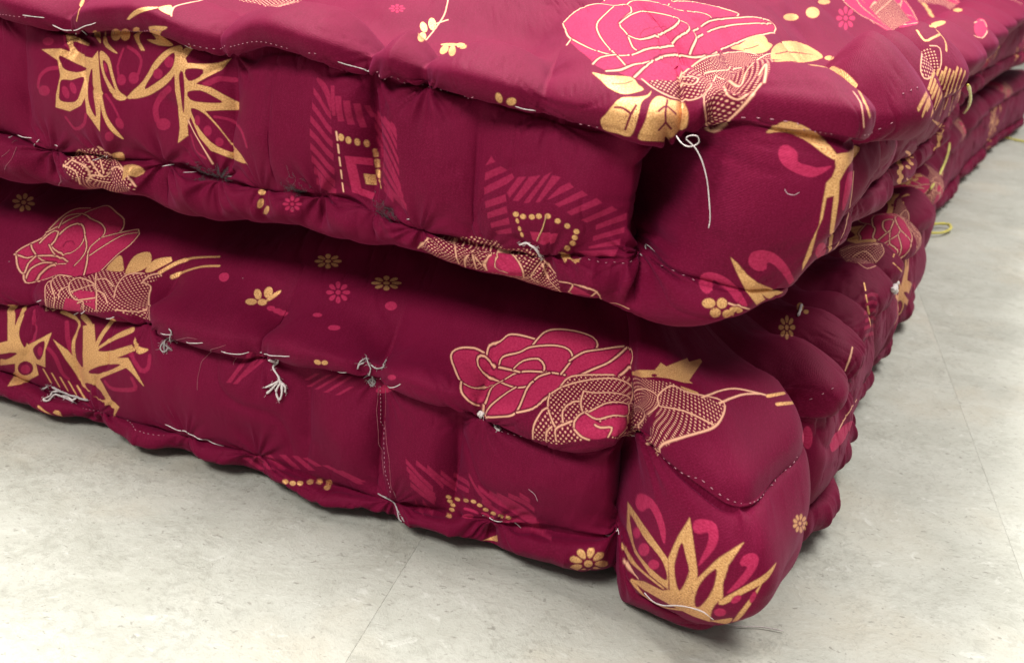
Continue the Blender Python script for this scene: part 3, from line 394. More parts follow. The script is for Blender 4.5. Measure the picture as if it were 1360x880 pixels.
 [0, 0, 2, 0, 1, -796, -424, -16, 4, -18, 19, -14, 21, -9, 21, -7, 21, -4, 16, -3, 11, -2, 10, -4, 13, -5, 16, -8, 24, -6, 36, 2, 13, 15, 6, 21, -3, 20, 0, 20, 0, 23, 3, 31, 9, 40, 19, -6, -39, 8, -18, 18, -11, 49, 8, 7, -3, 10, 0, 0, -21, 0, -25, -2, -21, -3, -18, -6, -24, -8, -25, -7, -33, -22, -7, -28, 3, -25, -1, -22, -10, -20, -11],
 [0, 1, 0, 1.12, 1, -754, -397, -9, 25, -10, 28, -6, 21, 0, 13, 2, 11, 0, 11, -9, 11, -14, 10, -10, 8],
 [0, 1, 0, 1.03, 1, -812, -332, 11, -8, 16, -11, 17, -4, 12, 7, 15, 12, 14, 11, 10, 7],
 [0, 1, 0, 1.03, 1, -777, -288, 7, 5, 11, 10, 11, 10, 7, 6],
 [0, 0, 2, 0, 1, 1480, -1528, 105, -10, 132, -8, 62, 5, 55, 1, 63, -2, 63, 3, 62, 12, 71, 15, 63, 12, -10, 29, -35, 29, 33, 17, 9, 14, -59, 12, -76, 9, -65, -1, -60, -7, -46, -14, -44, -18, -36, -22, -31, -25, -38, -15, -91, -13, -84, -14],
 [0, 1, 0, 0.65, 1, 1740, -1502, 36, 12, 56, 14, 47, 6, 49, 6, 32, 3],
 [0, 0, 2, 0, 1, 2062, -1382, 98, -16, 126, -15, 366, -55, 50, 15, 59, 19, 81, 21, 187, 11, 128, 15, 37, 28, 13, 30, 19, 27, -2, 42, -26, 42, -54, 23, -68, 0, -94, -8, -72, -17, -78, -20, -76, -18, -2704, 597, 2276, -577, -136, 2, -66, -12, -2249, 629, -34, 8, -24, 1, -5, -15, 2095, -709, 72, -26],
 [0, 1, 0, 0.86, 1, 2045, -1340, 52, 4, 80, 2, 94, 2, 370, -51, 52, 21, 66, 25, 75, 25, 119, 22, 51, 20, 43, 13],
 [0, 1, 2, 1.89, 1, 38, -604, 25, 4, 51, 2, 36, 14, 60, 3],
 [0, 1, 2, 1.89, 1, 1029, -850, -59, 41, -34, 35, -18, 29, -15, 30, -9, 28, -5, 35, -5, 37, -2, 29],
 [0, 1, 2, 1.89, 1, 234, -406, -116, 24, -23, 17, -9, 14, -7, 18, -19, 21, 2, 17, 10, 11],
 [0, 1, 2, 0.69, 1, 53, -389, -2, 9, -1, 14, -7, 16, -17, 21, -9, 13, -5, 18, 2, 19, 6, 17, 7, 15, 7, 11],
 [0, 0, 2, 0, 1, 1134, -849, -12, 0, 8, -7, 49, -16, 1956, -272, -7, -6, -10, -12, 7, -11, 21, -9, 28, -3, 41, 0, 99, -3, 17, 4, 15, 5, 9, 12, -2162, 308],
 [0, 0, 2, 0, 2, 3978, -1655, -27, 6, -46, -2, -59, -9, -39, -2, -40, -3, -77, -8, -62, -10, 20, -16, 61, -14, 70, -6, 72, 1, 35, 7, 37, 6, 46, 18, 18, 18],
 [0, 0, 2, 0, 2, 4428, -1592, -73, 18, -63, 5, -57, -6, -53, -15, -28, -21, 3, -23, 32, -21, 51, -15, 68, -7, 68, 4, 78, 11, 37, 20, -9, 25],
 [0, 0, 2, 0, 2, 5853, -1776, -55, 10, -68, 2, -97, -3, -33, -5, -37, -5, -50, -14, -23, -14, 3, -21, 32, -15, 70, -3, 83, 9, 45, 8, 49, 5, 76, 15, 22, 16],
 [0, 0, 1, 0, 3, 5835, -1532, -33, 9, -31, 1, -20, -8, 1, -14, 23, -15, 30, -10, 32, -1, 22, 8, -2, 14],
 [0, 0, 1, 0, 3, 5943, -1485, -30, 8, -31, -1, -24, -10, -13, -14, -3, -14, 9, -10, 29, -5, 27, 1, 33, 5, 21, 11, 2, 15],
 [0, 0, 1, 0, 3, 5757, -1439, -27, -2, -12, -11, 7, -18, 20, -18, 24, -15, 19, -6, 16, 3, 12, 11, 4, 17, -10, 18, -23, 15],
 [0, 0, 1, 0, 3, 4796, -1356, -38, -7, 63, -20, 81, -17, 702, -94, 34, -6, 33, -7, 45, -8, 20, 1, 1, 8, -16, 15, -15, 9, -17, 9, -22, 8, -31, 7, -54, 7],
 [0, 0, 1, 0, 3, 4616, -1401, 43, -17, 101, -20, 859, -109, 63, -1, 35, 4, 7, 7, -15, 9, -48, 11, -70, 10, -857, 109, -102, 6],
 [0, 0, 1, 0, 3, 5624, -1600, 42, -9, 43, -1, 38, 7, 21, 14, 2, 14, -10, 10, -27, 5, -30, -1, -55, -3, -36, -9, -7, -13],
 [0, 0, 1, 0, 3, 5859, -1658, 32, 1, 13, 12, -11, 19, -24, 21, -29, 16, -21, 7, -17, -3, -12, -11, -7, -17, 9, -19, 34, -17],
 [0, 0, 1, 0, 3, 6064, -1652, 7, 12, -24, 18, -27, 10, -25, 9, -29, 8, -18, 7, -49, 9, -18, 0, -2, -9, 16, -16, 19, -10, 25, -11, 17, -9, 27, -9, 48, -10],
 [0, 0, 1, 0, 3, 6100, -1579, -24, 16, -54, 14, -57, 6, -38, 0, -29, -5, -5, -7, 14, -10, 44, -12, 50, -11, 57, -6, 35, 3],
 [0, 0, 1, 0, 4, 7693, -1702, -91, 24, -27, 47, 13, 60, 8, 61, -20, 49, -68, 57, -70, 46, -34, 40, 18, 37, 47, 34, -4419, 503, -35, 25, 6, 20, 20, 14, 27, 19, 58, 2, 6091, -569, 124, -44, 111, -55, 88, -54, 79, -49, 85, -50, 18, -51, -36, -57, -56, -35, -109, -39, -1297, 83, -124, -36, -144, -31, -99, -28, -87, -18],
 [0, 1, 0, 1.72, 4, 7631, -1516, 29, 32, 33, 44, 48, 36, 149, 16, 170, 5, 242, -17],
 [0, 1, 0, 1.72, 4, 9396, -1519, 172, -41, 118, -33],
 [0, 1, 2, 0.86, 4, 7631, -1516, 29, 32, 33, 44, 48, 36, 149, 16, 170, 5, 242, -17],
 [0, 1, 2, 0.86, 4, 9396, -1519, 172, -41, 118, -33],
 [0, 1, 0, 1.72, 4, 7558, -1533, -27, 31, -55, 44, -67, 48, -31, 48, 26, 44, 67, 32, 89, 35],
 [0, 1, 0, 1.72, 4, 3182, -749, -98, 33, -2, 21, 19, 15, 20, 11],
 [0, 1, 2, 0.86, 4, 7558, -1533, -27, 31, -55, 44, -67, 48, -31, 48, 26, 44, 67, 32, 89, 35],
 [0, 1, 2, 0.86, 4, 3182, -749, -98, 33, -2, 21, 19, 15, 20, 11],
 [0, 1, 0, 1.72, 4, 7631, -1222, 220, -19, 435, -44],
 [0, 1, 0, 1.72, 4, 9112, -1377, 139, 42, -1, 50],
 [0, 1, 2, 0.86, 4, 7631, -1222, 220, -19, 435, -44],
 [0, 1, 2, 0.86, 4, 9112, -1377, 139, 42, -1, 50],
 [0, 1, 0, 1.72, 4, 7693, -1702, -22, 40, -21, 55, -8, 54, -11, 37],
 [0, 1, 2, 0.86, 4, 7693, -1702, -22, 40, -21, 55, -8, 54, -11, 37],
 [0, 1, 0, 1.72, 4, 9195, -1236, 124, -45, 123, -53, 98, -52, 96, -69, 66, -69, 36, -47],
 [0, 1, 2, 0.86, 4, 9195, -1236, 124, -45, 123, -53, 98, -52, 96, -69, 66, -69, 36, -47],
 [0, 0, 2, 0, 5, 11326, -1456, -38, -4, -27, -15, -921, 42, -36, -22, 1, -23, 30, -20, 1014, -85, 25, 4, 21, 16, 11, 24, -2, 28, -12, 26, -31, 20],
 [0, 0, 2, 0, 5, 11262, -1372, -64, -4, -52, -15, 10, -24, 32, -28, -775, 30, 852, -75, 39, -9, 39, 3, 22, 16, 10, 24, -2, 28, -20, 26, -41, 20],
 [0, 0, 2, 0, 5, 11037, -1276, -31, -6, -18, -16, -9, -23, 10, -26, 32, -24, 43, -18, 68, -7, 74, 3, 31, 16, -8, 24, -50, 29, -48, 24, -54, 18],
 [0, 0, 2, 0, 5, 6231, -795, 20, -6, 3423, -303, 115, -34, 67, -32, 46, -27, 78, -23, 253, -32, 761, -65, 25, 16, -1, 24, -18, 26, -27, 24, -1082, 127],
 [0, 0, 3, 0, 5, 2868, -556, 26, 10, 23, 24, 13, 26, -4, 18, -9, 23, -13, 25, -13, 23, -15, 18, -24, 15, -855, -25, -56, -3, -33, -3, -18, -10, -3, -17, 8, -19, 13, -13, 23, -16, 34, -15, 46, -11],
 [0, 1, 2, 0.65, 5, 2025, -503, -50, 11, -39, 14, -26, 14, -15, 13, -8, 19, 3, 17, 18, 10, 31, 3, 52, 3],
 [0, 1, 2, 0.65, 5, 2849, -374, 27, -15, 21, -18, 22, -22, 25, -22, 21, -20, 14, -16, -8, -20, -25, -18, -17, -13],
 [0, 1, 2, 1.29, 5, 2988, -647, -22, 17, -22, 27, -7, 23, 19, 16, 43, 9, 48, 9, 81, 7],
 [0, 1, 2, 1.29, 5, 3170, -564, -25, 23, -14, 23, -18, 20, -39, 18, -36, 15, -22, 10],
 [0, 0, 2, 0, 5, 4603, -609, -62, 4, -83, -3, -85, -11, -49, -16, -1152, 45, -33, -10, 5, -7, 50, -4, 1183, -63, 71, 13, 84, 15, 59, 16, 31, 12],
 [0, 1, 2, 1.33, 5, 2078, -413, -93, 8, -41, 12, -37, 15, -28, 15],
 [0, 1, 2, 1.33, 5, 1308, -374, -93, 11, -44, 11, -28, 10, -19, 10, -13, 7],
 [0, 1, 2, 1.33, 5, 2865, -388, -13, 13, -18, 20],
 [0, 1, 2, 1.33, 5, 1982, -382, -41, 12, -34, 13, -22, 12],
 [0, 1, 2, 1.33, 5, 1369, -357, -133, 10, -47, 13, -27, 12, -15, 11, -7, 9],
 [0, 1, 2, 1.33, 5, 2880, -367, -13, 12, -16, 17, -14, 21],
 [0, 1, 2, 1.33, 5, 1977, -360, -36, 10, -31, 12, -28, 15],
 [0, 1, 2, 1.33, 5, 1270, -341, -57, 10, -26, 9],
 [0, 1, 2, 1.33, 5, 2919, -379, -17, 13, -19, 19, -20, 24, -11, 27],
 [0, 1, 2, 1.33, 5, 1988, -342, -34, 10, -26, 12, -18, 15, -8, 16],
 [0, 1, 2, 1.33, 5, 1307, -316, -44, 9, -12, 8],
 [0, 1, 2, 1.33, 5, 2937, -360, -16, 11, -20, 17, -16, 21, -8, 23, 3, 26],
 [0, 1, 2, 1.33, 5, 2026, -321, -66, 9, -24, 14, -9, 15, 0, 12],
 [0, 1, 2, 1.33, 5, 2961, -343, -15, 9, -19, 13, -14, 16, -7, 20, 7, 26, 15, 26, 44, 39],
 [0, 1, 2, 1.33, 5, 4940, 357, -30, 46, -14, 44, 6, 39, 15, 30],
 [0, 1, 2, 1.33, 5, 3017, -354, -24, 11, -25, 17, -21, 20, -7, 24, 10, 27, 31, 35],
 [0, 1, 2, 1.33, 5, 5083, 338, -7, 49, 1, 44, 0, 32],
 [0, 1, 2, 1.33, 5, 3045, -338, -20, 9, -23, 13, -18, 16, -3, 22, 18, 29, 53, 31],
 [0, 1, 2, 1.33, 5, 6332, 480, 15, 56, 75, 65, 69, 61, 294, 91, 148, 54],
 [0, 1, 2, 1.33, 5, 3088, -323, -23, 7, -22, 11, -10, 15, 6, 21, 31, 26],
 [0, 1, 2, 1.33, 5, 6505, 452, 28, 60, 89, 68, 220, 88, 63, 46],
 [0, 1, 2, 1.33, 5, 4671, 535, 99, 32, 279, 72],
 [0, 1, 2, 1.33, 5, 6356, 883, -162, 73, -299, 0, -33, 43, -21, 39],
 [0, 1, 2, 1.33, 5, 5056, 979, -16, 24],
 [0, 1, 2, 1.33, 5, 4798, 563, 235, 64],
 [0, 1, 2, 1.33, 5, 6098, 931, -216, 21, -26, 45, -10, 41, 12, 43],
 [0, 1, 2, 1.33, 5, 5043, 613, 42, 32],
 [0, 1, 2, 1.33, 5, 6078, 911, -218, 50, -11, 56, 21, 57],
 [0, 1, 2, 1.33, 5, 5508, 694, 19, 41],
 [0, 1, 2, 1.33, 5, 6065, 893, -220, 65, 3, 58, 41, 66],
 [0, 1, 2, 1.33, 5, 6543, 902, -64, -19],
 [0, 1, 2, 1.33, 5, 6069, 877, -228, 53, -4, 61, 25, 48],
 [0, 0, 1, 0, 5, 6364, -431, -232, 9, -92, 9, -51, 8, -39, 8, -68, 6, -33, -10, -1, -24, 15, -16, 18, -17, 36, -15, 42, -15, 43, -10, 52, -8, 88, -4, 1534, -23, 96, 5, 58, 17, -15, 28, -43, 18, -40, 19, -48, 20],
 [0, 1, 2, 0.65, 5, 6081, -513, 114, 7],
 [0, 1, 2, 0.65, 5, 7719, -508, 64, 16, -53, 31, -70, 41],
 [0, 1, 2, 0.65, 5, 6116, -420, -118, 15, -72, 13, -58, 6, -31, -20, -8, -29],
 [0, 0, 2, 0, 5, 7878, -689, -31, -1, -25, -7, -14, -13, 6, -9, 6, -8, -1547, 63, 1661, -99, 105, -16, 1529, -29, -9, 16, -30, 22, -1532, 33, -19, 10, -29, 17, -36, 14],
 [0, 0, 2, 0, 5, 3436, 892, -42, 7, -150, 17, -23, 2, -7, -6, 15, -13, 157, -24, 21, -1, 27, -2, -201, -41, -3, -11, 312, 51, -3, 3, -56, 9],
 [0, 0, 2, 0, 5, 3235, 950, -13, 12, -14, 7, -14, 3, -14, -3, -10, -8, -3, -11, 13, -16, 30, -16, 34, -8, 135, -12, 5, 6, -23, 10, -106, 22],
 [0, 0, 2, 0, 5, 3186, 984, -5, 10, -10, 7, -14, 2, -17, -3, -16, -6, -12, -9, -4, -11, 10, -10, 20, -9, 20, -3, 15, 3, 9, 7, 4, 10],
 [0, 0, 2, 0, 5, 3221, 1036, 7, 17, 3, 10, -8, 3, -20, -9, -23, -15, -20, -15, -12, -13, 0, -10, 10, -8, 15, -2, 15, 4, 15, 10, 10, 13],
 [0, 0, 2, 0, 5, 3245, 1081, 22, 8, 26, 11, -13, 13, -33, 0, -57, -27, -35, -27, -15, -18, 1, -9, 12, -4, 18, 4, 22, 13, 25, 21],
 [0, 0, 2, 0, 5, 3644, 783, -8, 5, -89, -9, -82, -11, -52, -9, -87, -20, -52, -15, -27, -13, 14, -4, 57, 6, 53, 7, 68, 13, 82, 19, 76, 17],
 [0, 0, 2, 0, 5, 4035, 932, -106, -7, -33, -5, -11, -10, 61, -17, -259, -75, -138, -29, -21, -9, 6, -6, 67, 6, 98, 13, 427, 145, -9, 13, -54, -17],
 [0, 0, 2, 0, 5, 3585, 927, -17, -1, -15, -4, -4, -7, 16, -10, 24, -9, 42, -8, 151, -11, 58, -1, -1, 7, -22, 11, -55, 14, -33, 10, -94, 5],
 [0, 0, 2, 0, 5, 3571, 960, -15, -1, -30, -4, -27, -5, -15, -7, 2, -9, 26, -9, 29, -5, 24, 0, 11, 4, 6, 7, 1, 9, 0, 8, -3, 8],
 [0, 0, 2, 0, 5, 3461, 972, -20, 1, -23, -2, -26, -6, -31, -8, -16, -11, 19, -9, 27, -6, 23, 0, 13, 4, 10, 8, 13, 9, 13, 9, 5, 7],
 [0, 1, 2, 1.33, 5, 3297, 1036, 149, 25],
 [0, 1, 2, 1.29, 5, -4579, -633, 11, 27, 15, 43, 233, 230, 7, 36, -19, 26, -22, 18],
 [0, 0, 2, 0, 5, -3915, -230, 21, -16, 29, -22, 25, -18, 20, -15, 19, -13, 19, -14, 19, -13, 22, -15, 18, -13, 11, -5, -2, 12, -13, 22, -16, 20, -17, 15, -20, 13, -24, 13, -28, 16, -34, 18, -28, 14],
 [0, 0, 2, 0, 5, -3712, -374, 3, -16, 8, -23, 9, -21, 12, -8, 24, 21, 25, 37, 9, 25, -13, 8, -26, 0, -21, -3, -21, -5],
 [0, 1, 2, 0.86, 5, -3617, -350, -19, -33, -21, -50, -1, -26, 3, -29, 4, -32, 3, -32, 3, -37, 2, -43, -21, -71],
 [0, 0, 3, 0, 5, -3974, -1529, 11, -10, 17, -15, 21, -18, 26, -20, 31, -20, 36, -17, 43, -11, 46, -7, 43, -8, 39, -9, 35, -9, 30, -6, 25, -2, 17, 0, 12, 8, 633, 1077, -3, 42, -18, 32, -22, 25, -26, 10, -34, -4, -92, -82, -695, -980, -35, 3, -31, 2, -41, 13, -44, 14, -29, 6],
 [0, 1, 2, 0.69, 5, -2978, -487, 8, -18, 10, -30, 9, -36, 1, -44],
 [0, 1, 2, 0.86, 5, -2273, -1644, -2, 29, -5, 32, -6, 39, -9, 37, -12, 35, -15, 38, -15, 37, -10, 36, -5, 39, -1, 43, 0, 39],
 [0, 0, 2, 0, 5, -2404, -1376, 4, 10, 5, 9, 3, 9, 2, 10, 0, 15, -7, 9, -12, -1, -8, -5, -7, -4, -8, -8, -7, -8, -6, -9, -5, -10, -2, -10, -3, -9, 5, -13, 9, -8, 13, 1, 6, 4, 7, 4, 5, 7],
 [0, 0, 2, 0, 5, -2344, -1417, 1, 11, 2, 12, -1, 11, 1, 11, -5, 17, -10, 6, -14, -5, -7, -7, -8, -7, -6, -11, -5, -9, -2, -12, -2, -11, 1, -10, 1, -11, 8, -16, 12, -7, 13, 4, 6, 7, 6, 7, 4, 10],
 [0, 0, 2, 0, 5, -2362, -1248, 211, 565, 2, 39, -3, 22, -6, 8, -8, -8, -8, -21, -8, -33, -240, -617, 7, -14, 11, -4, 13, 4, 13, 15, 11, 21],
 [0, 1, 2, 0.86, 5, -2341, -1419, 15, -11, 22, -17, 22, -18, 16, -11],
 [0, 0, 1, 0, 5, -2627, -1465, -1, 6, -6, 5, -9, 2, -7, -2, -4, -5, 1, -6, 6, -5, 9, -2, 7, 2],
 [0, 0, 1, 0, 5, -2581, -1477, -2, 6, -7, 4, -9, 3, -10, 1, -8, -1, -3, -2, 2, -4, 6, -5, 10, -4, 10, -3, 8, 1],
 [0, 0, 1, 0, 5, -2593, -1443, -6, 4, -8, 0, -8, -2, -6, -5, -4, -5, 1, -4, 5, -2, 8, -1, 9, 1, 8, 3, 3, 5],
 [0, 0, 1, 0, 5, -2631, -1420, -8, 0, -5, -4, -2, -7, 1, -8, 3, -6, 5, -3, 5, 1, 5, 4, 4, 7, 1, 7, -3, 6],
 [0, 0, 1, 0, 5, -2676, -1423, -5, -4, 1, -7, 6, -6, 8, -6, 8, -3, 5, 0, 3, 3, -1, 6, -4, 8, -6, 6, -8, 4],
 [0, 0, 1, 0, 5, -2702, -1450, 2, -6, 7, -5, 10, -1, 11, 0, 8, 1, 3, 3, -2, 4, -6, 4, -10, 4, -10, 2, -9, -1],
 [0, 0, 1, 0, 5, -2691, -1486, 6, -3, 9, 0, 9, 4, 7, 6, 3, 6, 0, 4, -5, 2, -9, 0, -10, -3, -8, -4, -4, -6],
 [0, 0, 1, 0, 5, -2650, -1506, 8, 0, 5, 5, 2, 7, -1, 8, -3, 7, -5, 2, -5, -1, -5, -4, -5, -7, -1, -8, 3, -6],
 [0, 0, 1, 0, 5, -2604, -1502, 4, 4, -1, 7, -6, 6, -8, 6, -8, 4, -5, 0, -2, -4, 1, -6, 3, -8, 7, -6, 8, -3],
 [0, 0, 2, 0, 5, -2155, -1134, 1, 15, 176, 536, -6, 1, -172, -499, -8, 9, -14, -12, -14, -23, -6, -16, -5, -16, -4, -16, -2, -15, 0, -14, 0, -13, 3, -8, 3, -8, 10, -5, 12, 8, 12, 19, 4, 13, 5, 13, 2, 15],
 [0, 0, 2, 0, 5, -1881, -489, 5, 22, 5, 19, -1, 11, 0, 10, -7, 7, -13, -7, -16, -26, -11, -25, -22, -57, -207, -611, -7, -15, -4, -16, -4, -15, -1, -12, -1, -12, 4, -14, 10, -2, 13, 11, 7, 10, 215, 621, 24, 69],
 [0, 0, 2, 0, 5, -1839, -555, 4, 24, -3, 15, -12, 2, -19, -19, -249, -692, -13, -10, -8, -14, -2, -16, 4, -14, 11, -9, 15, -1, 15, 5, 243, 691],
 [0, 0, 2, 0, 5, -2120, -1265, -3, 11, -12, 14, -11, 8, -10, 8, -12, 8, -12, 7, -12, 5, -12, 5, -19, 2, -11, -7, 2, -11, 15, -13, 10, -8, 11, -8, 12, -6, 12, -8, 12, -5, 12, -4, 19, -2],
 [0, 0, 2, 0, 5, -1572, -235, 1, 7, 0, 8, -1, 7, -1, 9, -6, 14, -7, 6, -8, -2, -3, -5, -3, -5, -3, -7, -2, -7, -1, -8, 0, -7, 1, -7, 1, -7, 4, -9, 7, -5, 8, 1, 4, 3, 3, 3, 3, 6],
 [0, 0, 2, 0, 5, -1502, -230, -1, 12, -6, 13, -9, 11, -12, 8, -11, 3, -8, -6, -3, -13, 2, -14, 6, -13, 10, -9, 11, -6, 10, 0, 8, 5],
 [0, 0, 4, 0, 6, -4693, 90, -4, 12, -11, 12, -16, 9, -9, 3, -10, 3, -18, 0, -13, -6, -7, -10, 3, -13, 13, -12, 17, -9, 10, -3, 10, -2, 19, 1, 13, 5],
 [0, 1, 4, 2.58, 6, -4606, 253, -21, 6, -31, 8, -33, 13, -24, 17, -21, 21, -14, 21, -8, 25, -7, 26, -5, 19],
 [0, 0, 4, 0, 6, -4651, 409, -5, 16, -17, 14, -27, 12, -30, 5, -25, -2, -14, -9, -2, -15, 12, -17, 20, -16, 24, -11, 23, -3, 21, 3, 14, 10],
 [0, 1, 4, 2.36, 6, -4539, 574, 11, 16, 16, 23, 20, 23, 19, 12, 33, -5, 44, -21, 34, -21, 18, -22, 9, -23, 4, -16],
 [0, 1, 4, 1.72, 6, -4101, 128, -7, 19, -9, 28, -7, 31, -3, 27, 8, 29, 12, 25, 9, 17],
 [0, 0, 4, 0, 6, -4044, 320, -1, 8, -1, 7, -8, 12, -12, 7, -14, 0, -14, -6, -11, -12, -3, -7, -3, -8, 0, -7, 1, -8, 7, -12, 12, -7, 16, 0, 14, 7, 11, 12, 3, 7],
 [0, 1, 4, 2.15, 6, -4065, 117, 28, 12, 43, 20, 22, 15, 20, 16, 11, 20, -2, 27, -10, 31, -6, 22],
 [0, 0, 4, 0, 6, -3952, 308, -2, 8, -1, 7, -10, 13, -14, 8, -17, 0, -15, -7, -12, -12, -2, -8, -3, -8, 0, -8, 1, -8, 8, -13, 15, -7, 18, 0, 16, 7, 13, 12, 2, 8],
 [0, 1, 4, 3.44, 6, -3723, 334, -23, 22, -37, 34, -30, 26, -13, 18, -6, 23, -3, 27, 2, 27, 4, 26, 3, 19],
 [0, 0, 4, 0, 6, -3741, 560, -6, 19, -14, 17, -21, 13, -21, 6, -19, -3, -10, -12, -2, -18, 6, -18, 13, -17, 18, -11, 20, -4, 19, 3, 13, 10],
 [0, 1, 4, 3.44, 6, -3487, 232, 12, -11, 18, -16, 20, -16, 19, -12, 20, -5, 22, 0, 20, 3, 13, 2],
 [0, 1, 4, 1.72, 6, -3435, 423, 16, 0, 22, 2, 23, 5, 17, 8, 16, 16, 111, -1, 41, 19, 23, 21, 18, 26, 10, 25, 4, 19],
 [0, 1, 4, 1.72, 6, -3605, 592, 8, 16, 8, 25, 9, 27, 13, 20, 28, 11, 29, 5, 17, 6],
 [0, 0, 4, 0, 6, -4062, 579, 1, 8, 2, 8, -1, 8, -2, 7, -8, 12, -11, 4, -11, -3, -5, -6, -4, -5, -4, -7, -3, -7, -2, -8, -2, -8, 1, -7, 1, -8, 6, -10, 10, -5, 12, 3, 6, 5, 5, 4, 4, 8],
 [0, 0, 4, 0, 6, -4144, 673, -9, 15, -12, 11, -14, 5, -12, -2, -10, -7, -5, -11, 2, -14, 8, -14, 12, -11, 15, -6, 13, 0, 10, 7, 5, 12],
 [0, 1, 4, 1.29, 6, -4211, 412, 20, 13, 26, 16, 20, 18, 16, 18, 17, 26, 14, 25, 9, 19],
 [0, 1, 4, 1.29, 6, -4651, 11, 30, 29, -4, 19, 3, 18, 45, 26, 11, 10, 33, 16],
 [0, 0, 2, 0, 6, -4780, 166, 30, -10, 28, -9, 28, -9, 30, -8, 51, -2, 27, 2, 17, 0, 44, 11, 21, 3, 52, 12, 40, 12, 39, 6, 26, 5, 9, -17, 7, -17, 8, -18, 15, 32, 11, 30, 9, 29, 9, 30, 9, 28, 10, 28, 9, 28, 8, 26, 3, 27, -2, 31, 15, 26, 6, 23, 4, 24, 2, 25, 0, 25, -1, 25, -4, 25, -7, 26, -10, 28, -13, -19, -13, -20, -12, -20, -13, -19, -16, -18, -18, -18, -4, -23, -7, -23, -9, -22, -11, -23, -10, 23, -15, 23, -36, 14, -37, 14, -37, 15, -34, -4, -30, -4, -28, -4, -30, -3, 8, -30, 4, -29, 1, -29, 6, -25, 4, -25, 4, -24, 2, -25, 2, -25, -11, -24, -13, -23, -11, -24, -8, -24, -23, -9, -35, -9, -40, -8, -30, -7],
 [0, 0, 0, 0, 6, -4612, 172, 14, 1, 19, 5, 47, 14, 26, 11, 37, 11, 41, 13, 20, 13, 20, 10, -15, 11, -19, 8, -31, 4, -37, -1, -35, -4, -24, -8, -32, -21, -23, -26, -11, -24],
 [0, 0, 0, 0, 6, -4567, 330, 19, -6, 26, 1, 33, -1, 36, -10, 33, -11, 20, 1, 7, 22, 0, 32, -4, 31, -4, 28, -9, 27, -22, 18, -30, 6, -40, 2, -38, -1, -23, -6, -12, -16, 1, -25, 1, -25, -2, -24, 1, -25],
 [0, 0, 0, 0, 6, -4334, 249, 5, 16, 5, 26, 6, 31, 2, 33, 2, 36, 25, 30, 20, 31, 13, 31, 8, 29, 4, 23, -1, 14, -13, -5, -21, -29, -21, -32, -12, -21, -12, -22, -13, -25, -12, -24, -10, -26, -8, -26, 8, -26, 6, -21, 9, -37],
 [0, 0, 4, 0, 6, -4498, 396, 4, 9, 5, 10, 1, 8, 0, 8, -6, 11, -13, 4, -15, -4, -7, -5, -7, -6, -6, -8, -6, -8, -4, -9, -3, -9, -1, -8, -1, -9, 5, -11, 10, -4, 14, 4, 7, 6, 8, 5, 8, 8],
 [0, 0, 4, 0, 6, -4442, 368, 4, 9, 5, 8, 1, 7, 1, 7, -4, 10, -11, 3, -14, -4, -7, -5, -7, -5, -7, -7, -6, -8, -4, -8, -4, -8, -2, -7, -1, -7, 4, -11, 11, -3, 14, 4, 7, 5, 7, 5, 7, 8],
 [0, 0, 2, 0, 6, -4638, 10, 17, -1, 36, 2, 32, 7, 35, 15, 63, 21, 27, 14, 15, 26, -20, -4, -82, -30, -14, 3, -22, -2, -2, 13, 28, 28, 12, 16, 68, 28, 34, 16, -26, 8, -57, -5, -21, -10, -14, -14, -36, -29, -6, -18, -39, -37, -1, -20],
 [0, 0, 2, 0, 6, -4298, 129, 24, 8, 35, 21, 31, 25, 15, 21, 13, 24, 11, 26, 15, 26, 17, 27, 17, 29, 14, 26, 11, 21, 9, 23, 29, 13, 17, 9, -12, 13, -28, 6, -26, -5, -39, -20, -21, -19, -4, -26, -17, -24, -21, -25, -19, -24, -20, -29, -16, -29, -13, -28, -10, -25, -10, -29, -7, -24],
 [0, 0, 0, 0, 6, -4262, 194, 17, 1, 30, 24, 12, 18, 13, 21, 13, 24, 13, 22, 16, 24, 17, 27, 8, 20, 0, 8, -12, -11, -24, -23, -29, -29, -26, -28, -18, -27, -15, -29, -11, -26],
 [0, 0, 4, 0, 6, -4214, 242, 3, 7, 3, 6, 3, 12, -2, 6, -5, 1, -8, -5, -9, -10, -4, -7, -5, -6, -3, -7, -3, -7, -2, -11, 2, -7, 5, -1, 8, 5, 9, 10, 4, 7],
 [0, 0, 2, 0, 6, -4277, 268, 4, 6, 8, 18, 11, 26, 12, 31, 8, 31, 5, 39, 21, 29, 10, 20, 12, 31, 9, 25, 11, 21, 15, 24, 13, 21, 15, 24, 15, 26, 11, 25, 7, 21, 2, 13, -13, -2, -20, -24, -19, -26, -13, -20, -13, -21, -12, -25, -9, -20, -10, -22, -9, -26, -10, -33, -7, -22, -14, -27, -15, -40, -2, -36, -10, -32, -7, -28, -5, -19],
 [0, 0, 2, 0, 6, -4040, 428, 0, -9, 13, -13, 33, -18, 28, -22, 26, -23, 20, -20, 19, -24, 18, -25, 16, -25, 16, -24, 16, -22, 19, -24, 17, -21, 18, -20, 16, -17, 23, -21, 23, -18, 18, -13, 21, -13, 19, 10, 5, 18, 4, 26, 0, 31, -4, 31, -8, 29, -12, 25, -15, 24, -17, 24, -20, 22, -22, 23, -26, 23, -31, 24, -34, 22, -34, 15, -30, 10, -30, 7, -33, 7, -32, 4, -26, 1],
 [0, 0, 0, 0, 6, -3909, 376, 1, -14, 20, -32, 25, -34, 17, -22, 21, -25, 20, -25, 19, -25, 18, -21, 25, -31, 22, -25, 16, -9, 10, 14, 5, 30, -5, 32, -10, 21, -14, 21, -20, 22, -23, 24, -27, 23, -35, 26, -37, 24, -29, 18],
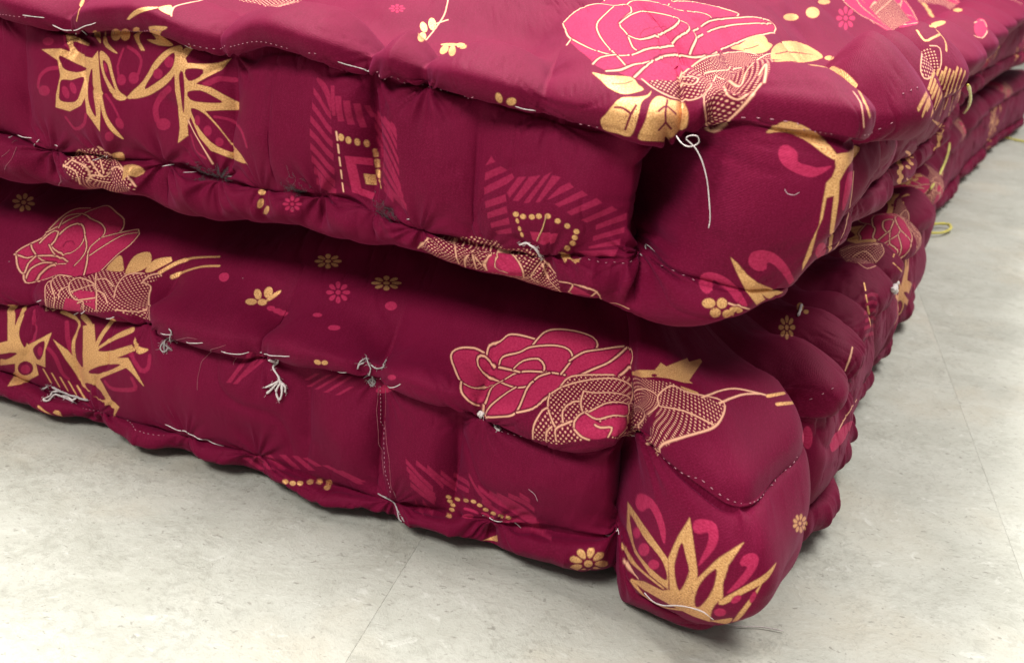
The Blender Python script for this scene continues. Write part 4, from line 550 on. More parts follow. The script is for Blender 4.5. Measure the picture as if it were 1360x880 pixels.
 [0, 0, 4, 0, 6, -3693, 165, 0, 8, -1, 7, -9, 15, -14, 12, -16, 5, -16, -2, -11, -9, -2, -7, -3, -6, 1, -8, 1, -7, 8, -14, 13, -11, 15, -4, 15, 1, 13, 8, 3, 6],
 [0, 0, 4, 0, 6, -3771, 259, -3, 14, -10, 13, -15, 10, -17, 3, -15, -3, -10, -10, -4, -13, 4, -14, 10, -12, 15, -9, 15, -3, 15, 3, 11, 8],
 [0, 0, 2, 0, 6, -3685, 208, 6, -28, 4, -26, 1, -27, -1, -26, 15, -17, 13, -17, 11, -18, 119, -236, -11, 33, -79, 213, -4, 20, -6, 18, -7, 19, 10, 11, 9, 11, 23, -8, 22, -7, 23, -8, 23, -7, 22, -9, 21, -8, 22, -9, 19, -8, 16, -13, 15, -13, 16, -12, 17, -11, -8, 22, -11, 22, -8, 22, -12, 21, -20, 16, -19, 18, -20, 18, -19, 18, -18, 20, -20, 20, -20, 21, 22, -1, 22, -1, 22, -1, 21, 1, 20, 9, 19, 10, 18, 11, 18, 12, 14, 10, 14, 11, 12, 11, 12, 8, 1, 24, 21, 18, -39, 8, -17, 0, -18, 0, -19, 2, -20, 4, -21, 5, -23, 6, -24, 7, 14, 17, 14, 16, 14, 16, 15, 16, 14, 17, 13, 20, 12, 20, 12, 21, 12, 21, 11, 22, 80, 4, 38, 6, 22, 13, 19, 14, 13, 20, 14, 20, 16, 19, -39, 1, -22, -8, -36, 0, -102, 19, -18, -14, -16, -8, -18, -4, -19, -4, -18, -6, -16, -8, -15, -20, -17, -17, -20, -16, -20, -16, -12, -18, -12, -18, -13, -18, -12, -17, -11, -18, -9, -18, -15, 26, -6, 20, -4, 21, 1, 21, -1, 21, -1, 21, -21, 23, -27, 25, -27, 23, 7, -27, 7, -27, 6, -27, 5, -26, -2, -24, -2, -24, -3, -24, -4, -20, -4, -20, 0, -21, 9, -28, 3, -27, -1, -23, -3, -22, 1, -26, -1, -24, 0, -25, -1, -25],
 [0, 0, 0, 0, 6, -3649, 229, 9, -30, 15, -1, 5, 12, 4, 19, 3, 25, 1, 28, 0, 26, -2, 26, -4, 30, -7, 33, -10, 33, -13, 26, -4, 10, -7, -6, 9, -31, 7, -41, 1, -35, -1, -25, -2, -28, -3, -27, -1, -25],
 [0, 0, 0, 0, 6, -3609, 180, 15, -11, 23, -11, 26, -9, 24, -5, 14, -1, 2, 21, -18, 31, -19, 20, -24, 19, -20, 7, -15, -13, -11, -25],
 [0, 0, 0, 0, 6, -3594, 313, 20, -15, 29, -13, 29, -9, 19, 0, 20, 3, 18, 6, 16, 7, 22, 11, 20, 13, 4, 11, -10, 4, -18, 3, -23, 4, -24, 4, -22, 4, -32, 6, -29, 4, -22, -2, -19, -17],
 [0, 0, 0, 0, 6, -3577, 408, 20, -7, 30, 2, 29, 10, 16, 11, 16, 14, 18, 17, 17, 18, 16, 18, 14, 20, 14, 22, 13, 23, 11, 21, 8, 18, 93, 15, -84, 36, -11, -3, -16, -8, -21, -9, -22, -10, -19, -11, -16, -13, -16, -13, -17, -14, -17, -14, -15, -13, -17, -16, -15, -17, -11, -17, -9, -16, -10, -24, -5, -23],
 [0, 0, 4, 0, 6, -3523, 469, -2, 7, -1, 8, -3, 7, -3, 7, -9, 9, -10, 3, -8, -4, -3, -5, -3, -4, 0, -7, -1, -7, 3, -8, 2, -8, 4, -8, 4, -7, 9, -9, 9, -3, 7, 4, 2, 5, 2, 5, 0, 8],
 [0, 0, 4, 0, 6, -3451, 516, -1, 7, -1, 8, -7, 13, -10, 9, -11, 3, -11, -4, -8, -10, -2, -7, -1, -6, 1, -8, 1, -8, 8, -13, 10, -9, 11, -3, 11, 4, 7, 10, 1, 7],
 [0, 0, 4, 0, 6, -3390, 579, -2, 13, -6, 12, -8, 7, -9, 1, -9, -4, -6, -10, -1, -13, 2, -13, 6, -12, 9, -7, 9, -1, 8, 5, 5, 9],
 [0, 1, 2, 0.86, 6, -3619, 502, 6, 14, 11, 16, 19, 20, 24, 24, 15, 15, 16, 19, 18, 21, 18, 22, 14, 23, 10, 24, 6, 22, 4, 18],
 [0, 0, 2, 0, 6, -4277, -119, 50, -21, -150, 146, 13, 4, 60, 53, 0, 18, -11, -2, -15, -16, -28, -24, -74, -32],
 [0, 0, 2, 0, 6, -4316, 6, 8, 3, 42, 43, 26, 33, 26, 20, 33, 22, 26, 17, 12, 11, -13, -2, -33, -11, -33, -15, -35, -19, -22, -25, -10, -29, -36, -45],
 [0, 0, 2, 0, 6, -3895, -174, 33, -14, 16, 7, -46, 49, -101, 180, 12, 27, 24, 27, 29, 25, 15, 17, -33, 0, -19, -17, -27, -27, -27, -29, -26, -26, 93, -169],
 [0, 0, 2, 0, 6, -3764, -207, 24, -14, 35, -15, 35, -12, 29, -10, 16, -3, -10, 14, -38, 31, -32, 37, -104, 227, 33, 9, 34, 8, 16, 8, -10, 10, -26, 9, -32, 7, -27, 3, -36, -4, -39, -11, -19, -9, 15, -2, 40, 3, 18, -6, -16, -13, -37, -22, 123, -225],
 [0, 0, 2, 0, 6, -4156, 30, 5, 12, 2, 9, -5, 14, -15, 6, -23, -2, -22, -10, -20, -17, -8, -11, -19, -19, 1, -2, 2, -3, 162, -140, 38, -25, 17, -2, -3, 20, -139, 148, 4, 3],
 [0, 0, 2, 0, 6, -4076, 37, 2, 9, 1, 8, -5, 14, -11, 8, -18, -1, -22, -10, -15, -14, -6, -9, -13, -14, -15, -17, 1, -2, 157, -149, 35, -20, 18, 0, 2, 13, -136, 158, 14, 14],
 [0, 0, 3, 0, 7, -4601, 986, 15, -16, 7, -16, -43, -49, -21, -33, 26, -8, 98, -56, 41, -11, 30, -2, 56, -19, 18, 4, 65, -25, 7, 23, 34, 5, 15, 17, -22, 46, -5, 29, 63, 45, 43, 22, 36, 16, 34, 14, 33, 10, 23, 11, 10, 18, 5, 16, 4, 16, 1, 25, -16, 1, -92, 52, -94, 59, -92, 75, -332, 87, 67, -104, 31, -59, 19, -49, 4, -36, -4, -29, -13, -19, -7, -18, -14, -15, -15, -14],
 [0, 1, 2, 0.77, 7, -4592, 985, 27, 3, 35, 8, 25, 13, 10, 18, -1, 28, -23, 48, -28, 40],
 [0, 1, 2, 0.77, 7, -4593, 990, 18, -10, 19, -15, 10, -18, -21, -42, -38, -41, 86, -56],
 [0, 1, 2, 0.77, 7, -4546, 947, 22, 5, 28, 8, 42, 12, 22, 13, 10, 23, 2, 25, 5, 24, 13, 15, 28, 12, 27, 15, 19, 11],
 [0, 1, 2, 0.77, 7, -4519, 808, 1, 21, -25, 39, 101, 49, 19, 24, 16, 31, 14, 25, 17, 22, 13, 19, 11, 14, 20, -1, 19, -21, 117, -60, 29, -11, 27, 5, 44, 12, 43, 12, 18, 22, 8, 19, 5, 11],
 [0, 1, 2, 0.77, 7, -4386, 899, 16, 44, 10, 26, 8, 24, 3, 22, 1, 15],
 [0, 1, 2, 0.77, 7, -4475, 1113, 41, -45, 12, -25, 11, -12, 18, 2, 25, 9, 16, 10],
 [0, 1, 2, 0.77, 7, -4309, 755, 5, 15, 7, 22, 50, -3, -18, 46, -15, 40, 49, 30, 61, 35, 43, 21, 40, 14, 25, 10, 14, 8],
 [0, 0, 2, 0, 7, -4256, 823, 11, -1, 35, -11, 37, -10, 23, -2, 9, 13, -13, 27, -35, 36, -21, 2, -38, -1, -4, 26, -23, -51],
 [0, 0, 2, 0, 7, -4133, 938, 18, -14, 49, 0, 28, 2, 25, 14, 20, 15, 10, 15, -6, 12, -15, 9, -14, 6, -16, -7, -16, -6, -27, 21, -20, 16, -2, -10, 0, -19, -6, -17, -19, -17],
 [0, 0, 2, 0, 5, -3085, 920, 2, 13, -10, 13, -10, 9, -8, 0, -7, -3, -7, -11, -5, -10, 0, -8, 3, -9, 5, -10, 11, -52, 4, 41, 12, 14],
 [0, 0, 2, 0, 5, -3097, 1010, -4, 8, -2, 5, -2, 3, -3, 4, -6, 0, -5, -4, -4, -9, 0, -5, 0, -6, 0, -6, 1, -6, 2, -5, 2, -6, 3, -3, 2, -4, 6, -2, 6, 4, 7, 5, 0, 6, 1, 5, -2, 8],
 [0, 0, 2, 0, 5, -3024, 1027, -5, 6, -7, 7, -39, 26, -21, 17, -5, -1, -1, -11, 2, -14, 4, -11, 4, -9, 9, -9, 9, -8, 26, -15, 11, -5, 9, 0, 7, 5, 1, 10, -1, 6],
 [0, 0, 1, 0, 5, -2863, 976, -1, 7, -5, 5, -6, 0, -6, -3, -3, -6, 2, -6, 5, -5, 7, -1, 5, 3],
 [0, 0, 1, 0, 5, -2829, 976, -2, 6, -4, 3, -7, 0, -7, -2, -6, -4, -3, -3, 2, -4, 5, -4, 7, -3, 7, 1, 6, 3],
 [0, 0, 1, 0, 5, -2840, 1010, -4, 3, -6, -2, -5, -5, -4, -7, -3, -7, 1, -4, 4, -1, 6, 1, 7, 4, 5, 6, 1, 7],
 [0, 0, 1, 0, 5, -2870, 1027, -6, -1, -4, -5, 0, -9, 2, -8, 3, -7, 3, -3, 4, 2, 4, 6, 2, 8, 0, 8, -3, 6],
 [0, 0, 1, 0, 5, -2906, 1021, -3, -6, 2, -7, 5, -8, 7, -6, 7, -3, 4, 0, 2, 4, -2, 7, -3, 9, -6, 7, -7, 4],
 [0, 0, 1, 0, 5, -2923, 984, 2, -5, 6, -3, 8, -1, 9, 0, 6, 2, 3, 3, -2, 4, -6, 5, -8, 4, -8, 1, -7, -4],
 [0, 0, 1, 0, 5, -2925, 937, 5, -4, 8, 1, 18, 19, 7, 6, 2, 6, 0, 3, -4, 2, -8, 0, -8, -3, -8, -5, -8, -12],
 [0, 0, 1, 0, 5, -2892, 916, 6, -1, 4, 2, 15, 31, -1, 7, -3, 5, -3, 2, -4, -1, -4, -4, -5, -7, -14, -26, 3, -5],
 [0, 0, 1, 0, 5, -2845, 943, 3, 4, -1, 6, -4, 6, -6, 4, -6, 2, -4, 0, -1, -3, 1, -6, 3, -6, 5, -5, 5, -3],
 [0, 0, 4, 0, 8, -2719, 137, 5, -11, 19, 6, 20, 5, 21, 11, 18, 15, 14, 19, 9, 22, 7, 30, 5, 31, 1, 24, -2, 12, -4, -5, -6, -18, -10, -24, -12, -25, -13, -21, -19, -20, -29, -18, -15, -19],
 [0, 0, 4, 0, 8, -2727, 185, 11, 10, 14, 15, 15, 18, 15, 17, 22, 14, 15, 15, 13, 13, 11, 12, 8, 8, -6, 23, 3, 19, -9, -7, -12, -12, -13, -13, -13, -16, -14, -18, -14, -18, -14, -17, -15, -15, -11, -11, -3, -19],
 [0, 0, 4, 0, 8, -2721, 269, 12, 10, 17, 15, 17, 17, 15, 16, 15, 18, 14, 16, 14, 14, 13, 11, 9, 8, 1, 20, 0, 20, -8, -8, -13, -13, -13, -13, -13, -17, -15, -19, -14, -16, -17, -17, -17, -15, -12, -10, -2, -18],
 [0, 0, 4, 0, 8, -2725, 344, 14, 9, 18, 15, 10, 8, 9, 8, 16, 17, 16, 19, 14, 17, 15, 15, 13, 12, 10, 9, -1, 22, -2, 22, -9, -9, -14, -13, -14, -15, -13, -19, -15, -20, -15, -18, -9, -8, -10, -8, -18, -15, -13, -11, 0, -19],
 [0, 0, 4, 0, 8, -2727, 418, 14, 11, 20, 15, 10, 8, 9, 9, 14, 19, 7, 11, 8, 10, 14, 20, 15, 15, 14, 13, 11, 10, -3, 23, -3, 23, -9, -9, -14, -14, -15, -16, -14, -20, -7, -11, -7, -11, -15, -21, -8, -9, -9, -10, -18, -16, -13, -11, 0, -19],
 [0, 0, 4, 0, 8, -2725, 501, 13, 11, 17, 18, 8, 11, 8, 11, 15, 21, 7, 11, 8, 10, 14, 20, 15, 16, 13, 14, 10, 10, -3, 23, -6, 28, -7, -14, -11, -17, -14, -18, -15, -18, -8, -10, -8, -10, -15, -20, -9, -11, -8, -11, -15, -20, -12, -13, 2, -21],
 [0, 0, 4, 0, 8, -2723, 577, 9, 15, 16, 21, 8, 10, 9, 10, 16, 18, 8, 10, 8, 10, 13, 21, 9, 22, 7, 23, 5, 16, -6, 27, -4, 27, -10, -10, -9, -22, -1, -33, -9, -27, -6, -12, -8, -10, -18, -15, -10, -8, -10, -8, -12, -24, -10, -16, 3, -22],
 [0, 0, 4, 0, 8, -2718, 654, 5, 17, 19, 13, 19, 13, 15, 16, 10, 24, 2, 32, 4, 28, 12, 14, 13, 3, 3, 17, -17, 39, -13, -1, -1, -28, -20, -6, -4, -33, 3, -41, -11, -21, -26, -5, -13, -19, -6, -18, 3, -23],
 [0, 0, 4, 0, 8, -2719, 732, 5, 14, 28, -7, 17, 7, 8, 16, 1, 26, 5, 20, 13, 7, 16, -1, 12, -1, 3, 16, -18, 40, -10, 0, -15, 0, -15, 0, -6, -18, -14, -12, 5, -38, -10, -17, -25, 4, -7, -12, 5, -23],
 [0, 0, 4, 0, 8, -2615, 154, 3, 21, 2, 15, 1, 16, 2, 15, 2, 16, 3, 15, 2, 16, 2, 15, 1, 16, -1, 25, 23, -6, -1, -24, -1, -16, -2, -15, -2, -15, -2, -15, -2, -16, -1, -16, -1, -16, -2, -15, -3, -21],
 [0, 0, 4, 0, 8, -2583, 206, 2, 18, 2, 13, 1, 13, 2, 13, 1, 13, 2, 13, 2, 14, 1, 14, -1, 15, 4, 20, 16, -3, 15, -3, -3, -21, 0, -15, -1, -14, -1, -13, -2, -14, -1, -13, -1, -14, -1, -13, -1, -13, -2, -18, -17, 4],
 [0, 0, 4, 0, 8, -2538, 222, 2, 17, 3, 25, 1, 13, 1, 13, 3, 26, 0, 15, 4, 13, 6, 18, 17, -3, 15, -2, -7, -17, -3, -13, -1, -15, -2, -27, -1, -14, -1, -13, -3, -26, -2, -18, -16, 4],
 [0, 0, 4, 0, 8, -2491, 229, 3, 18, 3, 26, 1, 14, 1, 14, 2, 14, 3, 14, 5, 12, 5, 12, 7, 18, 14, -1, 14, -1, -5, -19, -4, -13, -5, -12, -5, -12, -3, -14, -1, -14, -1, -15, -2, -27, -3, -19, -14, 2],
 [0, 0, 4, 0, 8, -2446, 234, 2, 10, 3, 13, 3, 14, 4, 14, 8, 12, 6, 8, 11, 0, 11, 0, -5, -9, -6, -13, -7, -12, -5, -13, -2, -14, -1, -9, -11, -1],
 [0, 0, 4, 0, 8, -2396, 261, 3, 11, 4, 12, 69, -23, 21, 6, 21, 8, 20, 10, 16, 14, 15, 14, 13, 16, 12, 16, 9, 12, 8, 12, 1, 17, 1, 18, -9, -12, -8, -12, -13, -17, -12, -16, -14, -14, -15, -14, -19, -10, -21, -9, -25, -4, -70, 26, -3, -12, -4, -11, 0, -19],
 [0, 0, 4, 0, 8, -2305, 249, 22, 5, 32, 9, 22, 13, 18, 14, 14, 15, 10, 12, 1, 17, 1, 17, -10, -11, -14, -16, -16, -15, -22, -13, -28, -10, -22, -5, -2, -16],
 [0, 0, 4, 0, 8, -2238, 257, 6, 3, 10, 5, 12, 5, 8, 7, 6, 8, 4, 7, 1, 17, 2, 17, -4, -7, -6, -8, -6, -7, -10, -6, -10, -4, -9, -3, -2, -17],
 [0, 0, 4, 0, 8, -2405, 278, 7, 17, 5, 16, 4, 17, 5, 12, 79, -30, 20, 7, 17, 10, 15, 10, 11, 13, 12, 13, 11, 13, 11, 14, 9, 14, 10, 15, 10, 15, 11, 16, 1, 17, 1, 17, -11, -15, -10, -16, -11, -14, -9, -14, -10, -14, -11, -13, -12, -13, -13, -12, -14, -11, -18, -9, -22, -7, -78, 33, -5, -13, -4, -17, -4, -17, -6, -16, -1, -19],
 [0, 0, 4, 0, 8, -2406, 329, 7, 20, 5, 19, 3, 20, 4, 18, 72, -30, 27, 5, 20, 9, 16, 12, 10, 14, 6, 17, 20, 8, 11, 14, 10, 14, 10, 13, 12, 15, 11, 14, 2, 17, 1, 17, -12, -14, -12, -14, -11, -13, -13, -12, -10, -14, -10, -14, -14, -12, -13, -13, -17, -11, -23, -8, -89, 38, -4, -15, -4, -17, -3, -18, -5, -21, -6, -20, 0, -19],
 [0, 0, 4, 0, 8, -2397, 411, 2, 16, 3, 15, 5, 21, 4, 19, 87, -38, 12, 11, 28, 4, 17, 14, 13, 15, 14, 14, 15, 17, 13, 17, 14, 16, 9, 13, 9, 13, 10, 12, 2, 17, 1, 18, -9, -13, -10, -12, -9, -13, -14, -17, -14, -17, -17, -15, -12, -15, -16, -14, -18, -12, -20, -8, -23, -6, -81, 34, -5, -17, -4, -20, -4, -16, -3, -16, 0, -18],
 [0, 0, 4, 0, 8, -2387, 491, 2, 11, 3, 12, 75, -30, 26, 7, 24, 12, 21, 15, 14, 12, 13, 14, 16, 12, 14, 15, 14, 16, 13, 16, 15, 17, 13, 18, 0, 18, -1, 18, -12, -18, -13, -18, -13, -16, -13, -15, -15, -16, -14, -12, -14, -13, -20, -10, -16, -17, -26, -11, -29, -5, -71, 27, -3, -12, -2, -11, -1, -18],
 [0, 0, 4, 0, 8, -2381, 576, 51, -23, 27, -3, 21, 8, 26, 5, 20, 12, 20, 12, 17, 9, 15, 11, 13, 12, 15, 13, 14, 13, 12, 14, 14, 16, 12, 16, 0, 19, -1, 19, -15, -14, -15, -14, -13, -15, -11, -15, -13, -15, -13, -11, -13, -12, -15, -10, -19, -12, -22, -11, -17, -10, -21, -8, -21, -1, -30, 7, -37, 6],
 [0, 0, 4, 0, 8, -2313, 612, 27, 6, 15, 7, 15, 8, 23, 4, 20, 6, 19, 7, 17, 9, 19, 8, 17, 9, 13, 7, 13, 7, -3, 20, -9, 29, -25, 7, -14, -7, -12, -15, -11, -17, -11, -14, -15, -11, -17, -7, -34, 3, -15, -8, -10, -10, -16, -12, -2, -19],
 [0, 0, 4, 0, 8, -2300, 664, 17, 10, 34, -1, 30, 2, 18, 9, -4, 23, -3, 21, -12, -15, -18, -9, -55, 15, -12, -13, 3, -21],
 [0, 0, 2, 0, 8, -2530, 434, 0, 10, -1, 10, -5, 7, -6, 3, -6, -1, -6, -6, -4, -9, -1, -10, 2, -9, 5, -7, 6, -3, 6, 2, 6, 5],
 [0, 0, 2, 0, 8, -2496, 447, 1, 10, -2, 9, -4, 7, -5, 2, -6, -1, -6, -6, -3, -9, -1, -10, 2, -9, 4, -7, 5, -3, 6, 2, 5, 6],
 [0, 0, 2, 0, 8, -2459, 454, 1, 10, -1, 9, -4, 7, -5, 2, -5, -2, -5, -6, -3, -9, -1, -10, 1, -9, 4, -7, 5, -2, 5, 2, 5, 6],
 [0, 0, 2, 0, 8, -2423, 461, 1, 10, -1, 9, -3, 6, -5, 2, -5, -2, -4, -7, -3, -9, -1, -10, 2, -9, 3, -6, 5, -2, 4, 2, 5, 7],
 [0, 1, 2, 0.95, 8, -2570, 412, 1, 7, 2, 11, 2, 13, 1, 11, 1, 8],
 [0, 1, 2, 0.95, 8, -2562, 489, 1, 8, 0, 12, 1, 14, 1, 12, 0, 8],
 [0, 1, 2, 0.95, 8, -2559, 572, 0, 9, 0, 13, 0, 14, 0, 13, 0, 9],
 [0, 1, 2, 0.95, 8, -2561, 661, 0, 8, 0, 13, 0, 14, -2, 16, -2, 11],
 [0, 1, 2, 0.95, 8, -2570, 759, 0, 9, 1, 11, 2, 12, 4, 9, 2, 6],
 [0, 1, 2, 1.29, 8, -2403, 504, 0, 8, 2, 12, 1, 11, 1, 8],
 [0, 1, 2, 1.29, 8, -2397, 566, 1, 8, 1, 12, 1, 12, 0, 8],
 [0, 1, 2, 1.29, 8, -2391, 628, 1, 8, 1, 12, 3, 11, 2, 7],
 [0, 1, 2, 1.29, 8, -2378, 684, 6, 4, 32, -7, 9, 6, 4, 6],
 [0, 0, 1, 0, 8, -2529, 556, 20, -3, 19, -1, 18, -1, 17, 0, 16, 1, 15, 1, 15, 2, 1, 22, 0, 23, -16, -2, -16, -1, -18, -1, -18, 0, 3, 25, 4, 25, 4, 26, 5, 25, 5, 26, 5, 26, 16, 2, 15, 3, 14, 5, 15, 5, -1, 20, -1, 19, -19, -6, -23, -1, -23, -3, -26, 3, -25, -1, -5, -23, 2, -35, -3, -23, -3, -26, -2, -28, -3, -26, -2, -26, -2, -26],
 [0, 0, 2, 0, 8, -2444, 653, 16, 0, 15, 1, 15, 1, 2, 20, 3, 20, 3, 20, -13, 0, -13, 0, -15, 1, -4, -21, -5, -21],
 [0, 0, 4, 0, 9, -1672, 371, 7, -15, 7, -15, 7, -15, 6, -15, 8, 8, 7, 9, 6, 10, -9, 7, -12, 8, -13, 9],
 [0, 0, 4, 0, 9, -1667, 408, 21, -15, 19, -14, 19, -13, 26, -16, 20, 6, 19, 7, -25, 14, -16, 16, -23, 16, -19, 13, -20, 14, -23, 16, 3, -23],
 [0, 0, 4, 0, 9, -1666, 485, 23, -15, 25, -18, 24, -18, 22, -17, 18, -17, 22, -16, 22, -16, 9, 10, 9, 10, -17, 19, -17, 19, -20, 15, -20, 15, -22, 16, -22, 17, -24, 19, -28, 20, -4, -21],
 [0, 0, 4, 0, 9, -1649, 558, 26, -17, 25, -17, 24, -14, 23, -14, 22, -13, 4, 19, 4, 18, -22, 12, -22, 13, -23, 14, -25, 15, -25, 17, -5, -17],
 [0, 0, 4, 0, 9, -1627, 613, 23, -15, 22, -15, 22, -13, 21, -13, 21, -11, 4, 17, 3, 19, -21, 11, -23, 13, -22, 13, -23, 13, -23, 15, -2, -17],
 [0, 0, 4, 0, 9, -1605, 667, 20, -12, 20, -11, 21, -12, 21, -13, 20, -11, 4, 19, 4, 19, -22, 11, -22, 11, -22, 10, -19, 8, -19, 8, -3, -14],
 [0, 0, 4, 0, 9, -1583, 716, 17, -8, 20, -10, 20, -10, 20, -10, 19, -10, 3, 16, 3, 17, -23, 8, -23, 9, -26, 12, -27, 14],
 [0, 0, 4, 0, 9, -1523, 472, 11, -19, 10, -19, 10, -18, 10, -19, 10, -18, 22, -5, 21, -6, -12, 21, -13, 21, -13, 21, -13, 22, -13, 22, -14, 22, -8, -13],
 [0, 0, 4, 0, 9, -1488, 509, 10, -21, 11, -21, 11, -20, 11, -20, 10, -20, 9, -20, 10, -20, 21, -7, 21, -6, 19, -8, -12, 20, -14, 19, -11, 20, -14, 20, -11, 20, -13, 20, -13, 20, -13, 20, -16, 2],
 [0, 0, 4, 0, 9, -1430, 511, 12, -21, 12, -21, 11, -20, 13, -21, 11, -20, 12, -20, 12, -20, 11, -20, 20, -16, 16, -16, -8, 21, -11, 22, -12, 21, -11, 21, -13, 20, -11, 21, -13, 22, -9, 20, -12, 21, -15, 3],
 [0, 0, 4, 0, 9, -1365, 496, 8, -20, 8, -20, 11, -20, 10, -21, 9, -20, 9, -20, 9, -21, 8, -20, 22, 0, 24, 0, -12, 21, -12, 20, -12, 20, -13, 20, -12, 20, -12, 19, -13, 20, -12, 19],
 [0, 0, 4, 0, 9, -1307, 472, 14, -19, 14, -19, 15, -20, 14, -21, 17, -13, 16, -13, 17, -13, 13, 11, 12, 11, -19, 15, -19, 16, -20, 16, -20, 16, -20, 15, -20, 14],
 [0, 0, 4, 0, 9, -1266, 492, 20, -14, 19, -15, 19, -16, 19, -16, 18, -15, 19, -14, 19, -14, 17, 12, 17, 12, -20, 12, -21, 11, -19, 12, -20, 14, -20, 14, -21, 15, -20, 14, -13, -6],
 [0, 0, 4, 0, 9, -1200, 525, 19, -14, 19, -14, 18, -12, 18, -10, 19, -12, 19, -10, 19, -10, 18, -11, 16, 16, 17, 17, -21, 8, -19, 9, -20, 9, -19, 10, -19, 10, -20, 10, -19, 12, -20, 13, -13, -11],
 [0, 0, 4, 0, 9, -1123, 579, 20, -13, 19, -14, 19, -12, 19, -10, 21, -9, 19, -10, 20, -11, 20, -11, 17, 14, 18, 16, -20, 9, -20, 10, -19, 10, -19, 11, -21, 5, -19, 10, -19, 11, -19, 11, -17, -6],
 [0, 0, 4, 0, 9, -1040, 617, 19, -10, 21, -9, 21, -7, 19, -13, 20, -9, 21, -9, 23, -6, 24, -7, 1, 22, 1, 23, -24, 5, -21, 8, -20, 9, -21, 8, -21, 7, -21, 6, -20, 8, -20, 8, -1, -17],
 [0, 0, 4, 0, 9, -1049, 700, 20, -9, 20, -9, 21, -7, 21, -5, 23, -5, 22, -6, 22, -7, 19, -9, 0, 20, 0, 19, -19, 9, -22, 6, -23, 3, -21, 3, -20, 8, -20, 9, -21, 7, -20, 8, -1, -18],
 [0, 0, 4, 0, 9, -1070, 777, 22, -10, 21, -8, 21, -6, 21, -4, 21, -6, 20, -12, 23, -2, 24, -2, -1, 19, 1, 18, -23, 7, -24, 5, -24, -1, -24, 0, -24, 2, -24, 4, -23, 7],
 [0, 0, 4, 0, 9, -1124, 820, 24, -5, 24, -8, 24, -7, 25, -4, 24, 0, 24, 1, 23, 2, 24, 1, 24, 1, 0, 22, -1, 29, -21, -6, -26, 4, -24, 5, -21, -5, -21, -7, -23, 3, -20, 45, -22, -42, -19, -14],
 [0, 0, 2, 0, 9, -1449, 584, -3, 6, -6, 5, -7, 1, -6, -1, -6, -4, -3, -6, 0, -7, 3, -6, 6, -4, 7, -2, 7, 1, 5, 4, 3, 6],
 [0, 0, 2, 0, 9, -1409, 590, -3, 6, -6, 5, -7, 1, -7, -1, -5, -4, -4, -6, 0, -7, 4, -6, 5, -5, 7, -1, 7, 1, 6, 4, 3, 6],
 [0, 0, 2, 0, 9, -1362, 585, -3, 6, -6, 4, -7, 2, -6, -2, -6, -4, -3, -7, 0, -7, 3, -6, 6, -4, 7, -1, 6, 1, 6, 5, 3, 6],
 [0, 0, 2, 0, 9, -1326, 575, -3, 6, -6, 5, -6, 1, -7, -2, -5, -4, -3, -7, 0, -7, 3, -6, 5, -4, 7, -1, 7, 1, 5, 5, 3, 6],
 [0, 0, 2, 0, 9, -1280, 570, -4, 7, -5, 4, -7, 1, -6, -2, -5, -5, -3, -7, 0, -7, 3, -6, 5, -4, 7, -2, 7, 2, 5, 5, 3, 6],
 [0, 0, 2, 0, 9, -1228, 596, -3, 6, -6, 5, -6, 0, -6, -3, -6, -5, -2, -7, 0, -8, 3, -6, 5, -4, 6, -1, 7, 2, 5, 5, 3, 8],
 [0, 0, 2, 0, 9, -1178, 631, -3, 7, -6, 5, -7, 1, -7, -4, -5, -7, -2, -9, 0, -8, 3, -8, 5, -4, 7, -1, 7, 4, 5, 7, 3, 8],
 [0, 0, 2, 0, 9, -1125, 667, -3, 6, -6, 4, -7, 0, -7, -2, -5, -6, -3, -7, 0, -8, 3, -7, 6, -4, 7, -1, 7, 3, 5, 6, 3, 7],
 [0, 0, 2, 0, 9, -1131, 715, -3, 6, -6, 2, -7, -2, -7, -5, -5, -7, -3, -7, 0, -8, 3, -7, 5, -4, 7, 0, 7, 3, 6, 6, 3, 9],
 [0, 0, 2, 0, 9, -1140, 758, -4, 10, -5, 4, -7, -2, -6, -8, -5, -11, -3, -11, 0, -8, 3, -7, 5, -4, 7, 1, 7, 5, 5, 9, 3, 11],
 [0, 0, 2, 0, 9, -1170, 813, -3, 6, -5, 5, -8, 1, -7, -3, -3, -25, 0, -24, 1, -9, 3, -8, 5, -4, 6, 2, 6, 9, 5, 11, 0, 28],
 [0, 0, 2, 0, 9, -1446, 613, 2, 6, 0, 7, -2, 4, -3, 2, -4, -1, -5, -3, -3, -6, -2, -6, 0, -6, 2, -5, 4, -2, 4, 1, 4, 4],
 [0, 0, 2, 0, 9, -1431, 659, 1, 7, 0, 7, -2, 4, -3, 2, -4, -2, -4, -4, -3, -6, -1, -6, 0, -7, 2, -4, 3, -2, 4, 1, 4, 4],
 [0, 0, 2, 0, 9, -1418, 696, 1, 7, 0, 6, -2, 5, -3, 2, -5, 0, -4, -4, -3, -6, -1, -8, 0, -7, 3, -5, 3, -2, 4, 2, 4, 4],
 [0, 0, 1, 0, 9, -1384, 675, 23, -2, 21, -2, 21, 0, 19, 5, 21, 0, 23, -4, 19, 6, -5, 23, -6, 24, -6, 26, -19, -4, -23, 9, -19, -1, -20, -2, -18, -8, -16, -12, -7, -30],
 [0, 0, 2, 0, 10, -1222, 795, 11, 45, 19, 1, 17, 19, 11, 13, 14, 25, 19, 3, 18, 1, 18, 1, -17, 7, -4, 36, -17, -8, -16, -9, -21, -40, -8, 36, -15, 11, -7, -23, -17, -42],
